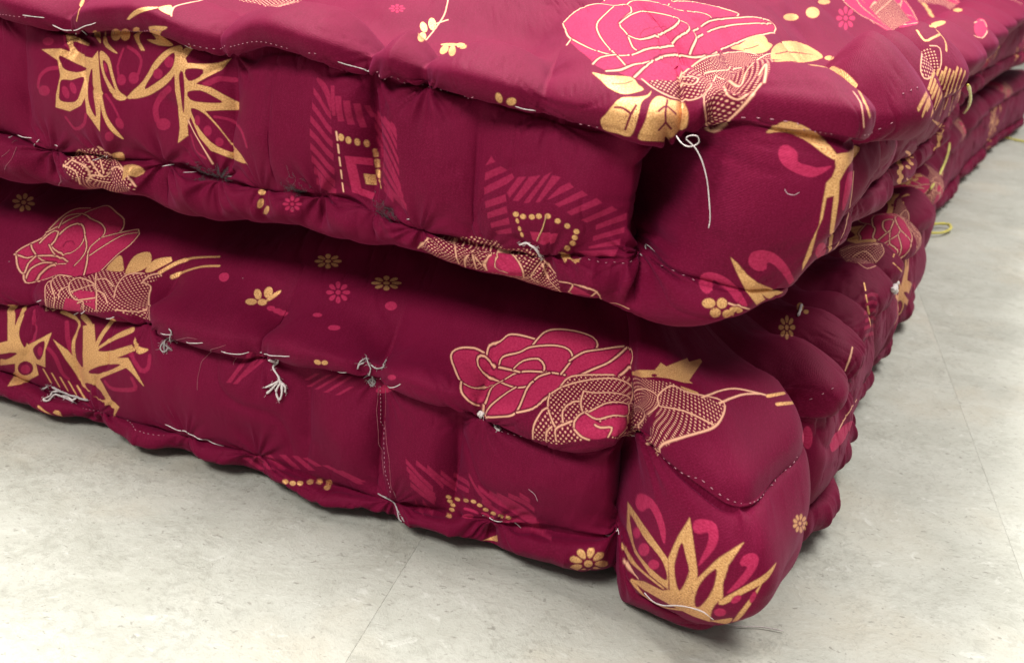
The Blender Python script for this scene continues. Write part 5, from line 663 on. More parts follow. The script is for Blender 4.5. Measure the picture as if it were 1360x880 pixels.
 [0, 0, 3, 0, 10, -2073, 1134, 19, -43, 7, -34, 54, -77, 0, -49, 33, 1, 24, -8, 1, -51, 19, -2, 18, -2, 21, -3, 27, -5, 44, -45, 22, -8, 20, -2, 21, -1, 20, -4, 36, -14, 14, 7, 26, -5, 24, -2, 18, 6, 30, -12, 14, 15, 18, 8, 14, 16, 28, -11, 25, -3, 24, -3, 25, -2, 22, 1, 23, 2, 18, 15, 16, 17, 16, 92, 15, 29, 14, 20, 16, 35, 10, 19, 19, 3, 25, 3, 9, 21, 8, 25, 8, 29, 7, 35, 4, 82],
 [0, 0, 1, 0, 10, -1655, 1078, 3, -43, 15, -48, 17, -51, 23, -61, 27, -2, 27, -1, 25, 2, 33, 45, 20, 15, 14, 24, 16, 27, 10, 22, 6, 24, 0, 59, -231, 95, -4, -68],
 [0, 1, 0, 1.46, 10, -1584, 873, 6, 46, 0, 53, -19, 50, 5, 39, 29, 5, 39, -16, 21, 13],
 [0, 1, 2, 0.82, 10, -1584, 873, 6, 46, 0, 53, -19, 50, 5, 39, 29, 5, 39, -16, 21, 13],
 [0, 1, 0, 1.46, 10, -2073, 1134, 17, -43, 9, -39, 55, -79, -1, -42],
 [0, 1, 2, 0.82, 10, -2073, 1134, 17, -43, 9, -39, 55, -79, -1, -42],
 [0, 1, 0, 1.46, 10, -1859, 869, 10, 3, 27, 57, 8, 34, 6, 47, 7, 68, -4, 65],
 [0, 1, 2, 0.82, 10, -1859, 869, 10, 3, 27, 57, 8, 34, 6, 47, 7, 68, -4, 65],
 [0, 1, 0, 1.46, 10, -1717, 905, -6, 25, -31, 82, -11, 73, -4, 42, -12, 73],
 [0, 1, 2, 0.82, 10, -1717, 905, -6, 25, -31, 82, -11, 73, -4, 42, -12, 73],
 [0, 1, 0, 1.46, 10, -1707, 971, 13, 29, 12, 38, 12, 37, 8, 21],
 [0, 1, 2, 0.82, 10, -1707, 971, 13, 29, 12, 38, 12, 37, 8, 21],
 [0, 1, 0, 1.46, 10, -1655, 1078, 4, -30, 15, -57, 16, -55, 22, -34, 13, -29, 21, -1, 20, -1, 25, 2, 33, 42, 21, 19, 16, 28, 17, 30, 12, 26, 6, 27, 0, 71],
 [0, 1, 0, 1.46, 10, -1704, 1166, 6, -70, 2, -46, -4, -47, -7, -32],
 [0, 1, 2, 0.82, 10, -1655, 1078, 4, -30, 15, -57, 16, -55, 22, -34, 13, -29, 21, -1, 20, -1, 25, 2, 33, 42, 21, 19, 16, 28, 17, 30, 12, 26, 6, 27, 0, 71],
 [0, 1, 2, 0.82, 10, -1704, 1166, 6, -70, 2, -46, -4, -47, -7, -32],
 [0, 1, 0, 1.46, 10, -1655, 1078, 2, 27, 6, 53],
 [0, 1, 2, 0.82, 10, -1655, 1078, 2, 27, 6, 53],
 [0, 1, 0, 1.46, 10, -1317, 957, -9, 19, -14, 25, -15, 29, -14, 39, -6, 30, 10, 30, 23, 4, 12, 25],
 [0, 1, 2, 0.82, 10, -1317, 957, -9, 19, -14, 25, -15, 29, -14, 39, -6, 30, 10, 30, 23, 4, 12, 25],
 [0, 1, 0, 1.46, 10, -1375, 1099, -7, 5, -12, 8, -14, 13, -13, 20, -10, 15],
 [0, 1, 2, 0.82, 10, -1375, 1099, -7, 5, -12, 8, -14, 13, -13, 20, -10, 15],
 [0, 1, 0, 1.46, 10, -1316, 986, 4, 16, 10, 31, 12, 40, 9, 36, 12, 21, 24, 10, 20, 19, 18, 22, 10, 48],
 [0, 1, 2, 0.82, 10, -1316, 986, 4, 16, 10, 31, 12, 40, 9, 36, 12, 21, 24, 10, 20, 19, 18, 22, 10, 48],
 [0, 1, 0, 1.46, 10, -1319, 932, 12, 28, 18, 37, 13, 30, 24, 6, 19, 4],
 [0, 1, 2, 0.82, 10, -1319, 932, 12, 28, 18, 37, 13, 30, 24, 6, 19, 4],
 [0, 0, 1, 0, 10, -1131, 1077, 17, 1, 25, 6, 26, -5, 20, 5, 12, 13, -96, 96, -13, -42, -6, -52],
 [0, 1, 2, 0.77, 10, -1206, 1083, 17, -11, 23, -10, 22, -4, 14, 3, -2, 20, -9, 35, -10, 46],
 [0, 1, 2, 0.77, 10, -1120, 1058, 13, 3, 18, 3, 25, -13, 22, -6, 18, 3, 16, 7, 17, 28, 27, 120],
 [0, 1, 2, 0.77, 10, -908, 1209, 26, -21, 20, 0, 21, 8, 22, 11, 15, 5],
 [0, 1, 2, 0.77, 10, -1008, 1055, -9, 14, -13, 36],
 [0, 1, 2, 0.77, 10, -1151, 1162, 17, 31],
 [0, 0, 2, 0, 11, -320, 33, 4, -12, 9, -15, -3, -156, 5, -35, 9, -12, 11, -7, 11, -1, 11, 1, 13, 3, 13, 4, 13, 7, 15, 10, 42, 141, 15, 32, 11, 7, 12, 5, 11, 4, 8, 13, 10, 19, 9, 15, 8, 13, 5, 21, -5, 13, -11, -1, -16, -7, -17, -11, -10, -7, -10, -9, -11, -10, -10, -10, -11, -9, -11, -9, -12, -10, -12, -9, -12, -2, -11, -2, -16, -1, -14, 2, -13, 3, -16, 9, -16, 11],
 [0, 0, 1, 0, 11, -284, 124, 0, -20, 5, -18, 11, -12, 14, -4, 11, 5, 11, 10, 9, 12, 3, 15, -1, 17, 3, 12, 11, 6, 15, 2, 14, 2, 12, 2, 10, 1, 12, -1, 18, -6, 20, -9, 10, -1, -5, 10, -12, 16, -14, 16, -13, 12, -13, 9, -12, 5, -15, 1, -13, -2, -15, -4, -15, -4, -12, -6, -14, -7, -12, -9, -9, -10, -7, -12, -5, -15],
 [0, 0, 2, 0, 11, -88, 75, 19, -8, 22, -10, 38, -13, 83, -12, 119, 13, 979, 51, -287, -243, 306, 260, -27, 26, -51, 24, -40, 26, -972, -89, -80, 11, -36, 19, -14, 19, -10, 19, -7, 18, -6, 19, 3, 18, 4, 18, 4, 18, 5, 19, 6, 18, 5, 19, 4, 19, 5, 18, 5, 18, 5, 19, 5, 20, 13, 25, 7, 20, 1011, 486, -23, 25, -16, 28, 4, 34, 6, 34, -9, 19, -45, -43, -8, -35, 12, -30, 28, -33, -988, -477, -5, -19, -8, -21, -7, -22, -5, -20, -5, -19, -6, -20, -5, -20, -5, -21, -4, -20, -15, 8, -14, 7, 3, 20, 3, 19, 3, 20, 4, 20, 3, 19, -1, 16, 0, 16, 0, 17, 0, 17, 4, 17, 4, 19, 7, 21, 12, 27, 11, 29, 11, 28, 0, 21, 2, 23, 1, 22, 3, 24, 4, 26, -16, -30, -12, -27, -3, -24, -2, -21, -8, -31, -6, -26, -9, -27, -6, -23, -1, -20, 0, -18, 1, -19, 1, -20, -4, -18, -3, -17, -4, -18, -3, -17, -4, -19, -3, -18, -3, -20, -2, -20, -2, -20, -2, -20, -1, -20, 8, -16, 9, -16, 3, -17, 3, -16, 3, -17, -3, -21, -3, -22],
 [0, 0, 1, 0, 11, 0, 159, 49, -10, 974, 184, -1, 25, -945, -146, -18, 22, -8, 23, -4, 21, -4, 23, -5, 23, -3, 19, -4, 10, -14, -6, -15, -33, -5, -17, -4, -23, -4, -26, 1, -26, 2, -25, 3, -22],
 [0, 1, 2, 0.69, 11, 1034, 303, -4, 21, -2, 27, -3, 32, -3, 37, 0, 41, 7, 42, 10, 43, 12, 39, 27, 48],
 [0, 1, 2, 0.69, 11, 1426, 925, -92, 9, -63, 8, -48, 10, -34, 15, -37, 19, -29, 18, -25, 20, -42, 13, -8, 26],
 [0, 0, 1, 0, 11, 922, 1062, 18, 21, 41, 32, -143, -16, -828, -487, -10, -12, -8, -12, -6, -13, -7, -14, -2, -11, -1, -11, 1, -8, 2, -8, 14, -1, 29, 19, 868, 454, 7, 16, 12, 17, -5, 13],
 [0, 0, 1, 0, 11, -323, 670, -4, -25, 4, -26, 10, -13, 16, -9, 17, -5, 15, -1, 16, 3, 19, 5, 18, 6, 21, 12, 25, 18, 22, 19, 20, 18, 22, 23, 21, 23, 25, 28, 32, 35, -19, 25, -34, -35, -28, -27, -22, -18, -30, -26, -22, -18, -18, -13, -25, -10, -12, 3, 6, 20, 2, 20, -13, 12, -19, 5, -22, -7, -20, -10, -14, -16],
 [0, 0, 2, 0, 11, -398, 666, 12, 9, 11, 8, 13, 9, 13, 13, 14, 16, 15, 15, 15, 15, 16, 12, 16, 7, 17, 9, 21, 16, 24, 11, 26, 11, 29, 15, 26, 9, 38, 53, 29, 39, 35, 33, -84, 43, -33, -31, -28, -32, -19, -36, 19, 47, 38, 54, -51, 16, -33, -38, -20, -23, -16, -24, -12, -40, -11, -30, -25, -44, -17, -26, -14, -21, -13, -18, -13, -23, -10, -20, -10, -18, -9, -18],
 [0, 0, 1, 0, 11, -505, 873, -2, -13, 7, -35, 13, -21, 19, -14, 13, -4, 14, -1, 15, 1, 16, 4, 16, 7, 18, 11, 19, 15, 19, 20, 20, 29, 12, 23, 9, 44, 10, 22, 12, 18, 11, 18, 4, 11, -12, 2, -21, -1, -23, -11, -16, -21, -14, -20, -15, -28, -16, -52, -20, -5, -21, -4, -18, -29, -11, -3, -4, 32, 8, 6, -3, 58, -15, 23, -18, 8, -15, -6, -11, -15, -1, -27],
 [0, 0, 2, 0, 11, -431, 994, -2, 9, -8, 9, -12, 5, -7, 1, -7, 1, -13, -1, -10, -5, -4, -7, 2, -9, 8, -9, 12, -7, 8, -2, 7, -1, 13, 2, 9, 6],
 [0, 0, 2, 0, 11, -372, 988, -2, 11, -6, 9, -10, 5, -12, 1, -11, -4, -8, -7, -4, -10, 2, -10, 7, -9, 10, -6, 12, -1, 11, 3, 8, 8],
 [0, 0, 2, 0, 11, -398, 1034, 1, 12, -2, 12, -3, 13, -13, 0, -17, -13, -12, -10, -6, -10, 0, -10, 6, -8, 9, -5, 12, -2, 11, 4, 9, 7],
 [0, 0, 2, 0, 11, -305, 1078, 11, 16, -64, -21, -15, -11, -13, -19, -1, -11, 6, -9, 11, -4, 13, 1, 13, 7, 14, 19],
 [0, 0, 2, 0, 11, -276, 1038, -1, 9, -7, 8, -12, 7, -25, -8, -21, -20, -12, -11, -4, -8, 3, -5, 10, -3, 15, 4, 17, 12, 18, 4, 12, 4],
 [0, 1, 2, 0.77, 11, -365, 988, 15, 5, 23, 11, 30, 14, 29, 1, 31, 12],
 [1, 0, 2, 0, 5, 1652, -728, -12, 1, -9, -4, -3, -7, 4, -9, 10, -6, 12, -1, 10, 4, 3, 7, -5, 9],
 [1, 0, 2, 0, 5, 1665, -685, -10, 0, -7, -4, -3, -9, 0, -11, 4, -8, 5, -5, 7, 0, 8, 5, 7, 8, 2, 10, -4, 8],
 [1, 0, 2, 0, 5, 1205, -618, -30, -1, 8, -9, 427, -79, 4, -4, 4, -4, 8, -5, 7, -1, 3, 4, 0, 8, -3, 11, -6, 9, -8, 5],
 [1, 0, 2, 0, 5, 1091, -630, 4, -8, 19, -9, 27, -8, 39, -9, 63, -11, 363, -60, 10, 0, 5, 3, -2, 6, -6, 6, -5, 4, -414, 71, -36, 7, -32, 8, -26, 4],
 [1, 0, 2, 0, 5, 1145, -685, 74, -19, 375, -64, 11, 3, 11, 6, 6, 7, 0, 5, -5, 3, -11, 2, -6, -1, -386, 64, -71, 9, -16, -4],
 [1, 0, 2, 0, 5, 1621, -795, 11, -1, 11, 4, 5, 9, 0, 11, -3, 9, -6, 4, -7, 0, -9, -5, -9, -8, -4, -9, 2, -9],
 [1, 0, 2, 0, 5, 1702, -802, 9, 5, -1, 8, -10, 11, -8, 5, -7, 5, -13, 6, -9, 2, -4, -4, 0, -9, 5, -11, 10, -10, 14, -7],
 [1, 0, 2, 0, 5, 1755, -773, -4, 8, -15, 9, -10, 3, -10, 3, -9, 1, -10, 2, -14, 0, -5, -3, 3, -6, 11, -8, 9, -4, 8, -4, 10, -3, 11, -2, 16, -1],
 [1, 0, 2, 0, 5, 1729, -723, -12, 7, -15, 2, -14, -2, -10, -6, -6, -7, 1, -5, 8, -4, 14, -2, 8, 0, 9, 0, 15, 3, 6, 6],
 [1, 0, 2, 0, 5, 1885, -692, -14, 3, -12, 2, -23, -1, -13, -6, -1, -10, 9, -12, 20, -11, 15, -5, 14, -5, 26, -6, 275, -50, 16, 3, 11, 6, 4, 11, -5, 11, -11, 10, -7, 3],
 [1, 0, 2, 0, 5, 1834, -644, -12, 1, -10, -2, -7, -5, -4, -7, 3, -7, 9, -8, 11, -4, 12, -2, 11, 2, 7, 6, 2, 7, -3, 8, -8, 7],
 [1, 0, 1, 0, 12, -1868, -511, 10, -24, 11, -23, 12, -24, 22, -14, 22, -15, 22, -15, 22, -15, 22, -3, 21, -3, 20, -5, 21, -7, 2, -24, 3, -25, 20, -25, 19, -20, 23, -4, 16, -8, 15, -8, 14, -11, 28, 3, 27, 1, 26, 1, 28, 6, 27, 6, 27, 6, 28, 6, 19, -19, 19, -19, 19, -20, 29, -12, 30, -13, 29, -14, 26, -5, 26, -6, 27, -5, 27, -4, 27, -3, 31, 4, 31, 5, 30, 2, 31, 1, 14, 24, 15, 25, -8, 24, -8, 25, 28, -11, 27, -12, 28, -10, 29, -12, 30, -13, 31, -15, 33, -16, 38, -18, 16, 11, 47, 14, 25, 25, -24, 14, -17, 11, -36, 30, -29, 38, -27, 36, -22, 34, -21, 31, -28, 17, -27, 11, -27, 6, -27, 5, -27, 4, -27, 7, -27, 8, -27, 10, -26, 10, -27, 9, -26, 6, -16, 18, -15, 19, -15, 18, -16, 18, -14, 19, -16, 16, -14, 18, -16, 15, -11, 25, -11, 24, -11, 22, -21, 11, -21, 11, -21, 10, -22, 11, -21, 12, -21, 13, -23, 11, -24, 13, -23, 15, -24, 17, -21, 15, -20, 15, -20, 5, -26, 11, -50, 52, -8, -35, -2, -27, -5, -21, -9, 7, -14, -4, -21, -2, -19, -13, -19, -12, -20, -11, -7, -21, -8, -24, -9, -28, -10, -30, -19, -25, -20, -25, -20, -22, -14, -32, -15, -31, -16, -28],
 [1, 1, 0, 2.88, 12, -1677, -658, -17, 4, -25, 5, -28, 8, -22, 12, -24, 14, -23, 17, -19, 16, -19, 21, -13, 24, -1, 26, 10, 23, 19, 29, 22, 31, 18, 28, 18, 29, 16, 26, 20, 19, 17, 9, 20, 6, 21, -2, 19, -13, 17, -27, 16, -49, 13, -66, 18, -3, 21, 2, 18, -7, 18, -9, 21, -9, 17, -9, 19, -10, 20, -9, 23, -6, 26, -5, 26, -2, 28, -1, 31, 0, 30, -1, 28, -1, 26, -2, 29, -1, 28, 0, 25, 2, 21, 0, 16, 1],
 [1, 1, 2, 0.99, 12, -1677, -658, -17, 4, -25, 5, -28, 8, -22, 12, -24, 14, -23, 17, -19, 16, -19, 21, -13, 24, -1, 26, 10, 23, 19, 29, 22, 31, 18, 28, 18, 29, 16, 26, 20, 19, 17, 9, 20, 6, 21, -2, 19, -13, 17, -27, 16, -49, 13, -66, 18, -3, 21, 2, 18, -7, 18, -9, 21, -9, 17, -9, 19, -10, 20, -9, 23, -6, 26, -5, 26, -2, 28, -1, 31, 0, 30, -1, 28, -1, 26, -2, 29, -1, 28, 0, 25, 2, 21, 0, 16, 1],
 [1, 1, 0, 2.88, 12, -1663, -659, -1, -13, -1, -19, 5, -21, 18, -22, 23, -21, 23, -2, 17, -8, 12, -11, 16, -8, 23, -2, 27, 2, 31, 5, 31, 5, 35, 6, 34, 7, 23, 4],
 [1, 1, 2, 0.99, 12, -1663, -659, -1, -13, -1, -19, 5, -21, 18, -22, 23, -21, 23, -2, 17, -8, 12, -11, 16, -8, 23, -2, 27, 2, 31, 5, 31, 5, 35, 6, 34, 7, 23, 4],
 [1, 1, 0, 2.88, 12, -1367, -718, 11, -18, 15, -26, 19, -28, 19, -23, 19, -14, 21, -12, 22, -8, 26, -8, 23, -8, 26, -7, 28, -5, 28, -2, 27, -1, 34, 2, 35, 4, 31, 4, 24, 5, 25, 20, 8, 28, -8, 28, -12, 22],
 [1, 1, 2, 0.99, 12, -1367, -718, 11, -18, 15, -26, 19, -28, 19, -23, 19, -14, 21, -12, 22, -8, 26, -8, 23, -8, 26, -7, 28, -5, 28, -2, 27, -1, 34, 2, 35, 4, 31, 4, 24, 5, 25, 20, 8, 28, -8, 28, -12, 22],
 [1, 1, 0, 2.88, 12, -1577, -617, 0, -14, 2, -19, 14, -12, 23, -2, 31, 0, 32, 0, 26, -4, 23, -9, 17, -11, 19, -10, 27, -7, 29, -7, 31, -6, 24, -7, 26, -6, 27, -4, 24, -1, 30, 1, 26, 4, 22, 8, 16, 15, 11, 20, 2, 23, -6, 22, -12, 24, -14, 24, -10, 18, -13, 24, -7, 13],
 [1, 1, 2, 0.99, 12, -1577, -617, 0, -14, 2, -19, 14, -12, 23, -2, 31, 0, 32, 0, 26, -4, 23, -9, 17, -11, 19, -10, 27, -7, 29, -7, 31, -6, 24, -7, 26, -6, 27, -4, 24, -1, 30, 1, 26, 4, 22, 8, 16, 15, 11, 20, 2, 23, -6, 22, -12, 24, -14, 24, -10, 18, -13, 24, -7, 13],
 [1, 1, 0, 2.88, 12, -1576, -611, 18, 11, 25, 14, 28, 15, 32, 16, 31, 14, 21, 8],
 [1, 1, 2, 0.99, 12, -1576, -611, 18, 11, 25, 14, 28, 15, 32, 16, 31, 14, 21, 8],
 [1, 1, 0, 2.88, 12, -1464, -565, 12, -12, 18, -17, 24, -14, 22, -6, 27, -6, 26, -3, 22, 0, 26, 16, 17, 24, 5, 19, -1, 13],
 [1, 1, 2, 0.99, 12, -1464, -565, 12, -12, 18, -17, 24, -14, 22, -6, 27, -6, 26, -3, 22, 0, 26, 16, 17, 24, 5, 19, -1, 13],
 [1, 1, 0, 2.88, 12, -1604, -626, -13, -19, -15, -6, -22, 4, -18, 3, -24, 14, -13, 20, 1, 23, 13, 21, 15, 6, 20, 1, 22, -9, 14, -11, 14, 14, 31, 39, 29, 31, 29, 27, 28, 19, 27, 13, 26, 8, 30, 2, 29, -3, 26, -8, 16, -14, 16, -19, 14, -18, 15, -16, 24, -14, 25, -11, 17, -8],
 [1, 1, 2, 0.99, 12, -1604, -626, -13, -19, -15, -6, -22, 4, -18, 3, -24, 14, -13, 20, 1, 23, 13, 21, 15, 6, 20, 1, 22, -9, 14, -11, 14, 14, 31, 39, 29, 31, 29, 27, 28, 19, 27, 13, 26, 8, 30, 2, 29, -3, 26, -8, 16, -14, 16, -19, 14, -18, 15, -16, 24, -14, 25, -11, 17, -8],
 [1, 1, 0, 2.88, 12, -1112, -641, 15, -15, 22, -22, 26, -25, 27, -22, 25, -17, 27, -14, 29, -13, 34, -15, 29, -12, 34, -15, 37, -18, 38, -19, 36, -15, 32, -11, 66, 2, 20, 27, 1, 23, -15, 17, -25, 10, -47, 36, -34, 48, -33, 47, -21, 29],
 [1, 1, 2, 0.99, 12, -1112, -641, 15, -15, 22, -22, 26, -25, 27, -22, 25, -17, 27, -14, 29, -13, 34, -15, 29, -12, 34, -15, 37, -18, 38, -19, 36, -15, 32, -11, 66, 2, 20, 27, 1, 23, -15, 17, -25, 10, -47, 36, -34, 48, -33, 47, -21, 29],
 [1, 1, 0, 2.88, 12, -703, -868, -24, 23, -30, 32, -32, 38, -31, 39, -26, 29, -23, 20, -22, 16, -23, 14, -22, 14, -22, 15, -23, 18, -25, 22, -23, 20, -20, 17, -14, 11],
 [1, 1, 2, 0.99, 12, -703, -868, -24, 23, -30, 32, -32, 38, -31, 39, -26, 29, -23, 20, -22, 16, -23, 14, -22, 14, -22, 15, -23, 18, -25, 22, -23, 20, -20, 17, -14, 11],
 [1, 1, 0, 2.88, 12, -1745, -326, 4, 26, 6, 33, 10, 26, 11, 15, 15, 13, 15, 12, 17, 10, 23, 10, 22, 11, 13, -18, 10, -24, 8, -49, 2, -61, 0, -59, 4, -47, 12, -33, 17, -17, 18, -10, 12, -6],
 [1, 1, 2, 0.99, 12, -1745, -326, 4, 26, 6, 33, 10, 26, 11, 15, 15, 13, 15, 12, 17, 10, 23, 10, 22, 11, 13, -18, 10, -24, 8, -49, 2, -61, 0, -59, 4, -47, 12, -33, 17, -17, 18, -10, 12, -6],
 [1, 1, 0, 2.88, 12, -1593, -93, 1, -38, 12, -37, 15, -34, 15, -32, 19, -43, 18, -38, 17, -31, 17, -27, 19, -26, 19, -17, 13, -13],
 [1, 1, 2, 0.99, 12, -1593, -93, 1, -38, 12, -37, 15, -34, 15, -32, 19, -43, 18, -38, 17, -31, 17, -27, 19, -26, 19, -17, 13, -13],
 [1, 1, 0, 2.88, 12, -1609, -188, 1, 23, -5, 48, 19, 16, 42, -44, 25, -13, 22, -12, 22, -12, 22, -12, 24, -14, 24, -18, 22, -23, 10, -22, 8, -29, 5, -34, 5, -36, 4, -32, 6, -23, 17, -33, 12, -12],
 [1, 1, 2, 0.99, 12, -1609, -188, 1, 23, -5, 48, 19, 16, 42, -44, 25, -13, 22, -12, 22, -12, 22, -12, 24, -14, 24, -18, 22, -23, 10, -22, 8, -29, 5, -34, 5, -36, 4, -32, 6, -23, 17, -33, 12, -12],
 [1, 1, 0, 2.88, 12, -1386, -251, 18, -8, 26, -11, 26, -12, 22, -11, 19, -17, 16, -17, 14, -19, 16, -25, 17, -22, 15, -12],
 [1, 1, 2, 0.99, 12, -1386, -251, 18, -8, 26, -11, 26, -12, 22, -11, 19, -17, 16, -17, 14, -19, 16, -25, 17, -22, 15, -12],
 [1, 0, 3, 0, 12, -1197, -405, 16, -19, 17, -18, 16, -20, 14, -18, 13, -19, 13, -19, 25, -11, 26, -13, 26, -15, 26, -16, 25, -10, 26, -8, 25, -6, 26, -5, 26, -4, 25, -5, 26, -9, 26, -11, 28, -16, 32, -23, 41, -38, 58, -7, 67, 39, 76, 25, 63, 10, 48, 3, 39, 0, 34, -3, 31, -3, 28, 0, 27, 0, 22, 8, 21, 8, -33, 15, -32, 14, -31, 16, -33, 16, -17, 24, -18, 26, -18, 28, -17, 33, -27, 40, -26, 44, -26, 51, -35, 67, -39, 48, -40, 30, -25, 26, -10, 106, -22, 75, 1, 22, -20, 64, -10, 20, -12, 30, -101, -318, -47, -36, -27, -4, -22, -3, -22, -2, -21, -1, -22, -1, -21, 0, -22, 0, -22, 3, -22, 5, -22, 7, -22, 8, -22, 9, -22, 10, -22, 11, -23, 2, -25, 8, -23, 0, -25, 7, -22, -1, -24, 5, 1, -35, 0, -28, 0, -24, 12, -17, 13, -16, 12, -17, 11, -17, 11, -19, 2, -17, 1, -19, 1, -20, 5, -29],
 [1, 0, 0, 0, 12, -984, -343, 11, -9, 19, -10, 24, -12, 26, -10, 24, -8, 26, -7, 27, -5, 28, -3, 27, -4, 21, 0, 24, 22, 9, 62, -29, 26, -20, -6, -28, -6, -26, 0, -26, 3, -27, 3, -25, 0, -22, 1, -17, -1, -30, -7, -16, -14],
 [1, 0, 1, 0, 12, -977, -338, 10, -8, 18, -9, 22, -10, 23, -10, 23, -6, 24, -7, 25, -3, 25, -1, 24, 0, 18, 4, 26, 46, -22, 38, -21, -5, -28, -2, -26, 2, -29, 3, -28, 0, -23, 2, -19, 0, -28, -8, -14, -12],
 [1, 0, 0, 0, 12, -1059, -275, 14, -18, 19, -21, 20, -14, 16, 3, 16, 12, 18, 16, 18, 14, 18, 11, 21, 9, 20, 10, 17, 10, 11, 9, 5, 15, -7, 15, -17, 11, -16, 3, -21, 2, -24, 1, -24, -2, -21, -5, -23, -10, -23, -13, -18, -11, -14, -9, -10, -17],
 [1, 0, 1, 0, 12, -1046, -277, 12, -17, 18, -18, 19, -13, 14, 4, 15, 11, 16, 14, 18, 14, 21, 11, 24, 11, 21, 11, 14, 11, 2, 20, -20, 15, -15, 3, -20, 2, -22, 1, -22, -2, -19, -4, -22, -9, -21, -11, -17, -11, -13, -8, -9, -16],
 [1, 0, 0, 0, 12, -916, -282, 12, -10, 24, -7, 30, -5, 31, -3, 30, 6, 31, 21, 33, 61, 13, 38, 11, 42, -61, -48, -14, 9, -30, -7, -30, -9, -21, -13, -23, -19, -21, -20, -13, -20],
 [1, 0, 1, 0, 12, -914, -282, 11, -9, 22, -6, 28, -5, 28, -3, 27, 4, 23, 13, 35, 55, 18, 43, -41, -18, -14, 3, -15, 7, -26, -2, -24, -3, -19, -11, -21, -16, -18, -19, -13, -18],
 [1, 1, 0, 1.68, 12, -1157, -447, 7, -15, 11, -21, 13, -23, 18, -18, 20, -13, 23, -10, 27, -12, 33, -14, 23, -10, 28, -9, 30, -7, 30, -5, 28, -5, 23, -5, 17, -6],
 [1, 1, 2, 0.82, 12, -1157, -447, 7, -15, 11, -21, 13, -23, 18, -18, 20, -13, 23, -10, 27, -12, 33, -14, 23, -10, 28, -9, 30, -7, 30, -5, 28, -5, 23, -5, 17, -6],
 [1, 1, 0, 1.68, 12, -1157, -447, 16, -11, 24, -14, 27, -17, 30, -16, 20, -11, 23, -12, 23, -14, 25, -13, 24, -10, 23, -7, 28, -7, 27, -6, 27, -6, 25, -8, 23, -9, 29, -12, 30, -16, 30, -22, 24, -20, 3, 14, -17, 56, -20, 64, -18, 92],
 [1, 1, 2, 0.82, 12, -1157, -447, 16, -11, 24, -14, 27, -17, 30, -16, 20, -11, 23, -12, 23, -14, 25, -13, 24, -10, 23, -7, 28, -7, 27, -6, 27, -6, 25, -8, 23, -9, 29, -12, 30, -16, 30, -22, 24, -20, 3, 14, -17, 56, -20, 64, -18, 92],
 [1, 1, 0, 1.68, 12, -1203, -404, 11, -10, 17, -16, 17, -15, 11, -11],
 [1, 1, 2, 0.82, 12, -1203, -404, 11, -10, 17, -16, 17, -15, 11, -11],
 [1, 1, 0, 1.68, 12, -1209, -404, -3, 19, 1, 35, 3, 31, 8, 21, 10, 20, 14, 21, 10, 14, 15, 13, 9, 6],
 [1, 1, 2, 0.82, 12, -1209, -404, -3, 19, 1, 35, 3, 31, 8, 21, 10, 20, 14, 21, 10, 14, 15, 13, 9, 6],
 [1, 1, 0, 1.68, 12, -1141, -168, -6, -15, -5, -22, 0, -17, 11, -12, 18, -11, 19, -10, 20, -12, 21, -11, 17, -7],
 [1, 1, 2, 0.82, 12, -1141, -168, -6, -15, -5, -22, 0, -17, 11, -12, 18, -11, 19, -10, 20, -12, 21, -11, 17, -7],
 [1, 1, 0, 1.68, 12, -1115, -261, -4, -14, -4, -21, 1, -22, 11, -23, 18, -20, 19, -17, 20, -10, 19, -7, 14, -2],
 [1, 1, 2, 0.82, 12, -1115, -261, -4, -14, -4, -21, 1, -22, 11, -23, 18, -20, 19, -17, 20, -10, 19, -7, 14, -2],
 [1, 1, 0, 1.68, 12, -1012, -463, -5, 23, -7, 30, -2, 24, 4, 25, 7, 18, 17, 7, 15, -5, 18, -9, 22, -12, 22, -15, 22, -14, 19, -10, 24, -8, 22, -5, 19, -3, 17, -1, 31, 4, 25, -9, 26, -101, -11, -21, -25, 27, -28, 18, -28, 7, -26, 3, -21, 3, -24, 5, -23, 5, -23, 5, -20, 4, -28, 3, -24, 2, -15, 0],
 [1, 1, 2, 0.82, 12, -1012, -463, -5, 23, -7, 30, -2, 24, 4, 25, 7, 18, 17, 7, 15, -5, 18, -9, 22, -12, 22, -15, 22, -14, 19, -10, 24, -8, 22, -5, 19, -3, 17, -1, 31, 4, 25, -9, 26, -101, -11, -21, -25, 27, -28, 18, -28, 7, -26, 3, -21, 3, -24, 5, -23, 5, -23, 5, -20, 4, -28, 3, -24, 2, -15, 0],
 [1, 1, 0, 1.68, 12, -1052, -241, -4, -13, -1, -22, 8, -12, 10, -16, 11, -14, 22, -20, 19, -10],
 [1, 1, 2, 0.82, 12, -1052, -241, -4, -13, -1, -22, 8, -12, 10, -16, 11, -14, 22, -20, 19, -10],
 [1, 1, 0, 1.68, 12, -998, -336, 16, 11, 22, 16, 25, 10, 21, -1, 24, -7, 25, -6, 23, -5, 21, 0, 23, 8, 26, 13, 20, 9, 7, -27, -5, -51, -1, -37],
 [1, 1, 2, 0.82, 12, -998, -336, 16, 11, 22, 16, 25, 10, 21, -1, 24, -7, 25, -6, 23, -5, 21, 0, 23, 8, 26, 13, 20, 9, 7, -27, -5, -51, -1, -37],
 [1, 1, 0, 1.68, 12, -944, -268, 11, 8, 19, 8, 21, 1, 23, -1, 15, 4, -1, 14, -9, 18, -7, 13],
 [1, 1, 2, 0.82, 12, -944, -268, 11, 8, 19, 8, 21, 1, 23, -1, 15, 4, -1, 14, -9, 18, -7, 13],
 [1, 1, 0, 1.68, 12, -1052, -241, 11, 7, 15, 11, 16, 10, 23, 9, 17, 6],
 [1, 1, 2, 0.82, 12, -1052, -241, 11, 7, 15, 11, 16, 10, 23, 9, 17, 6],
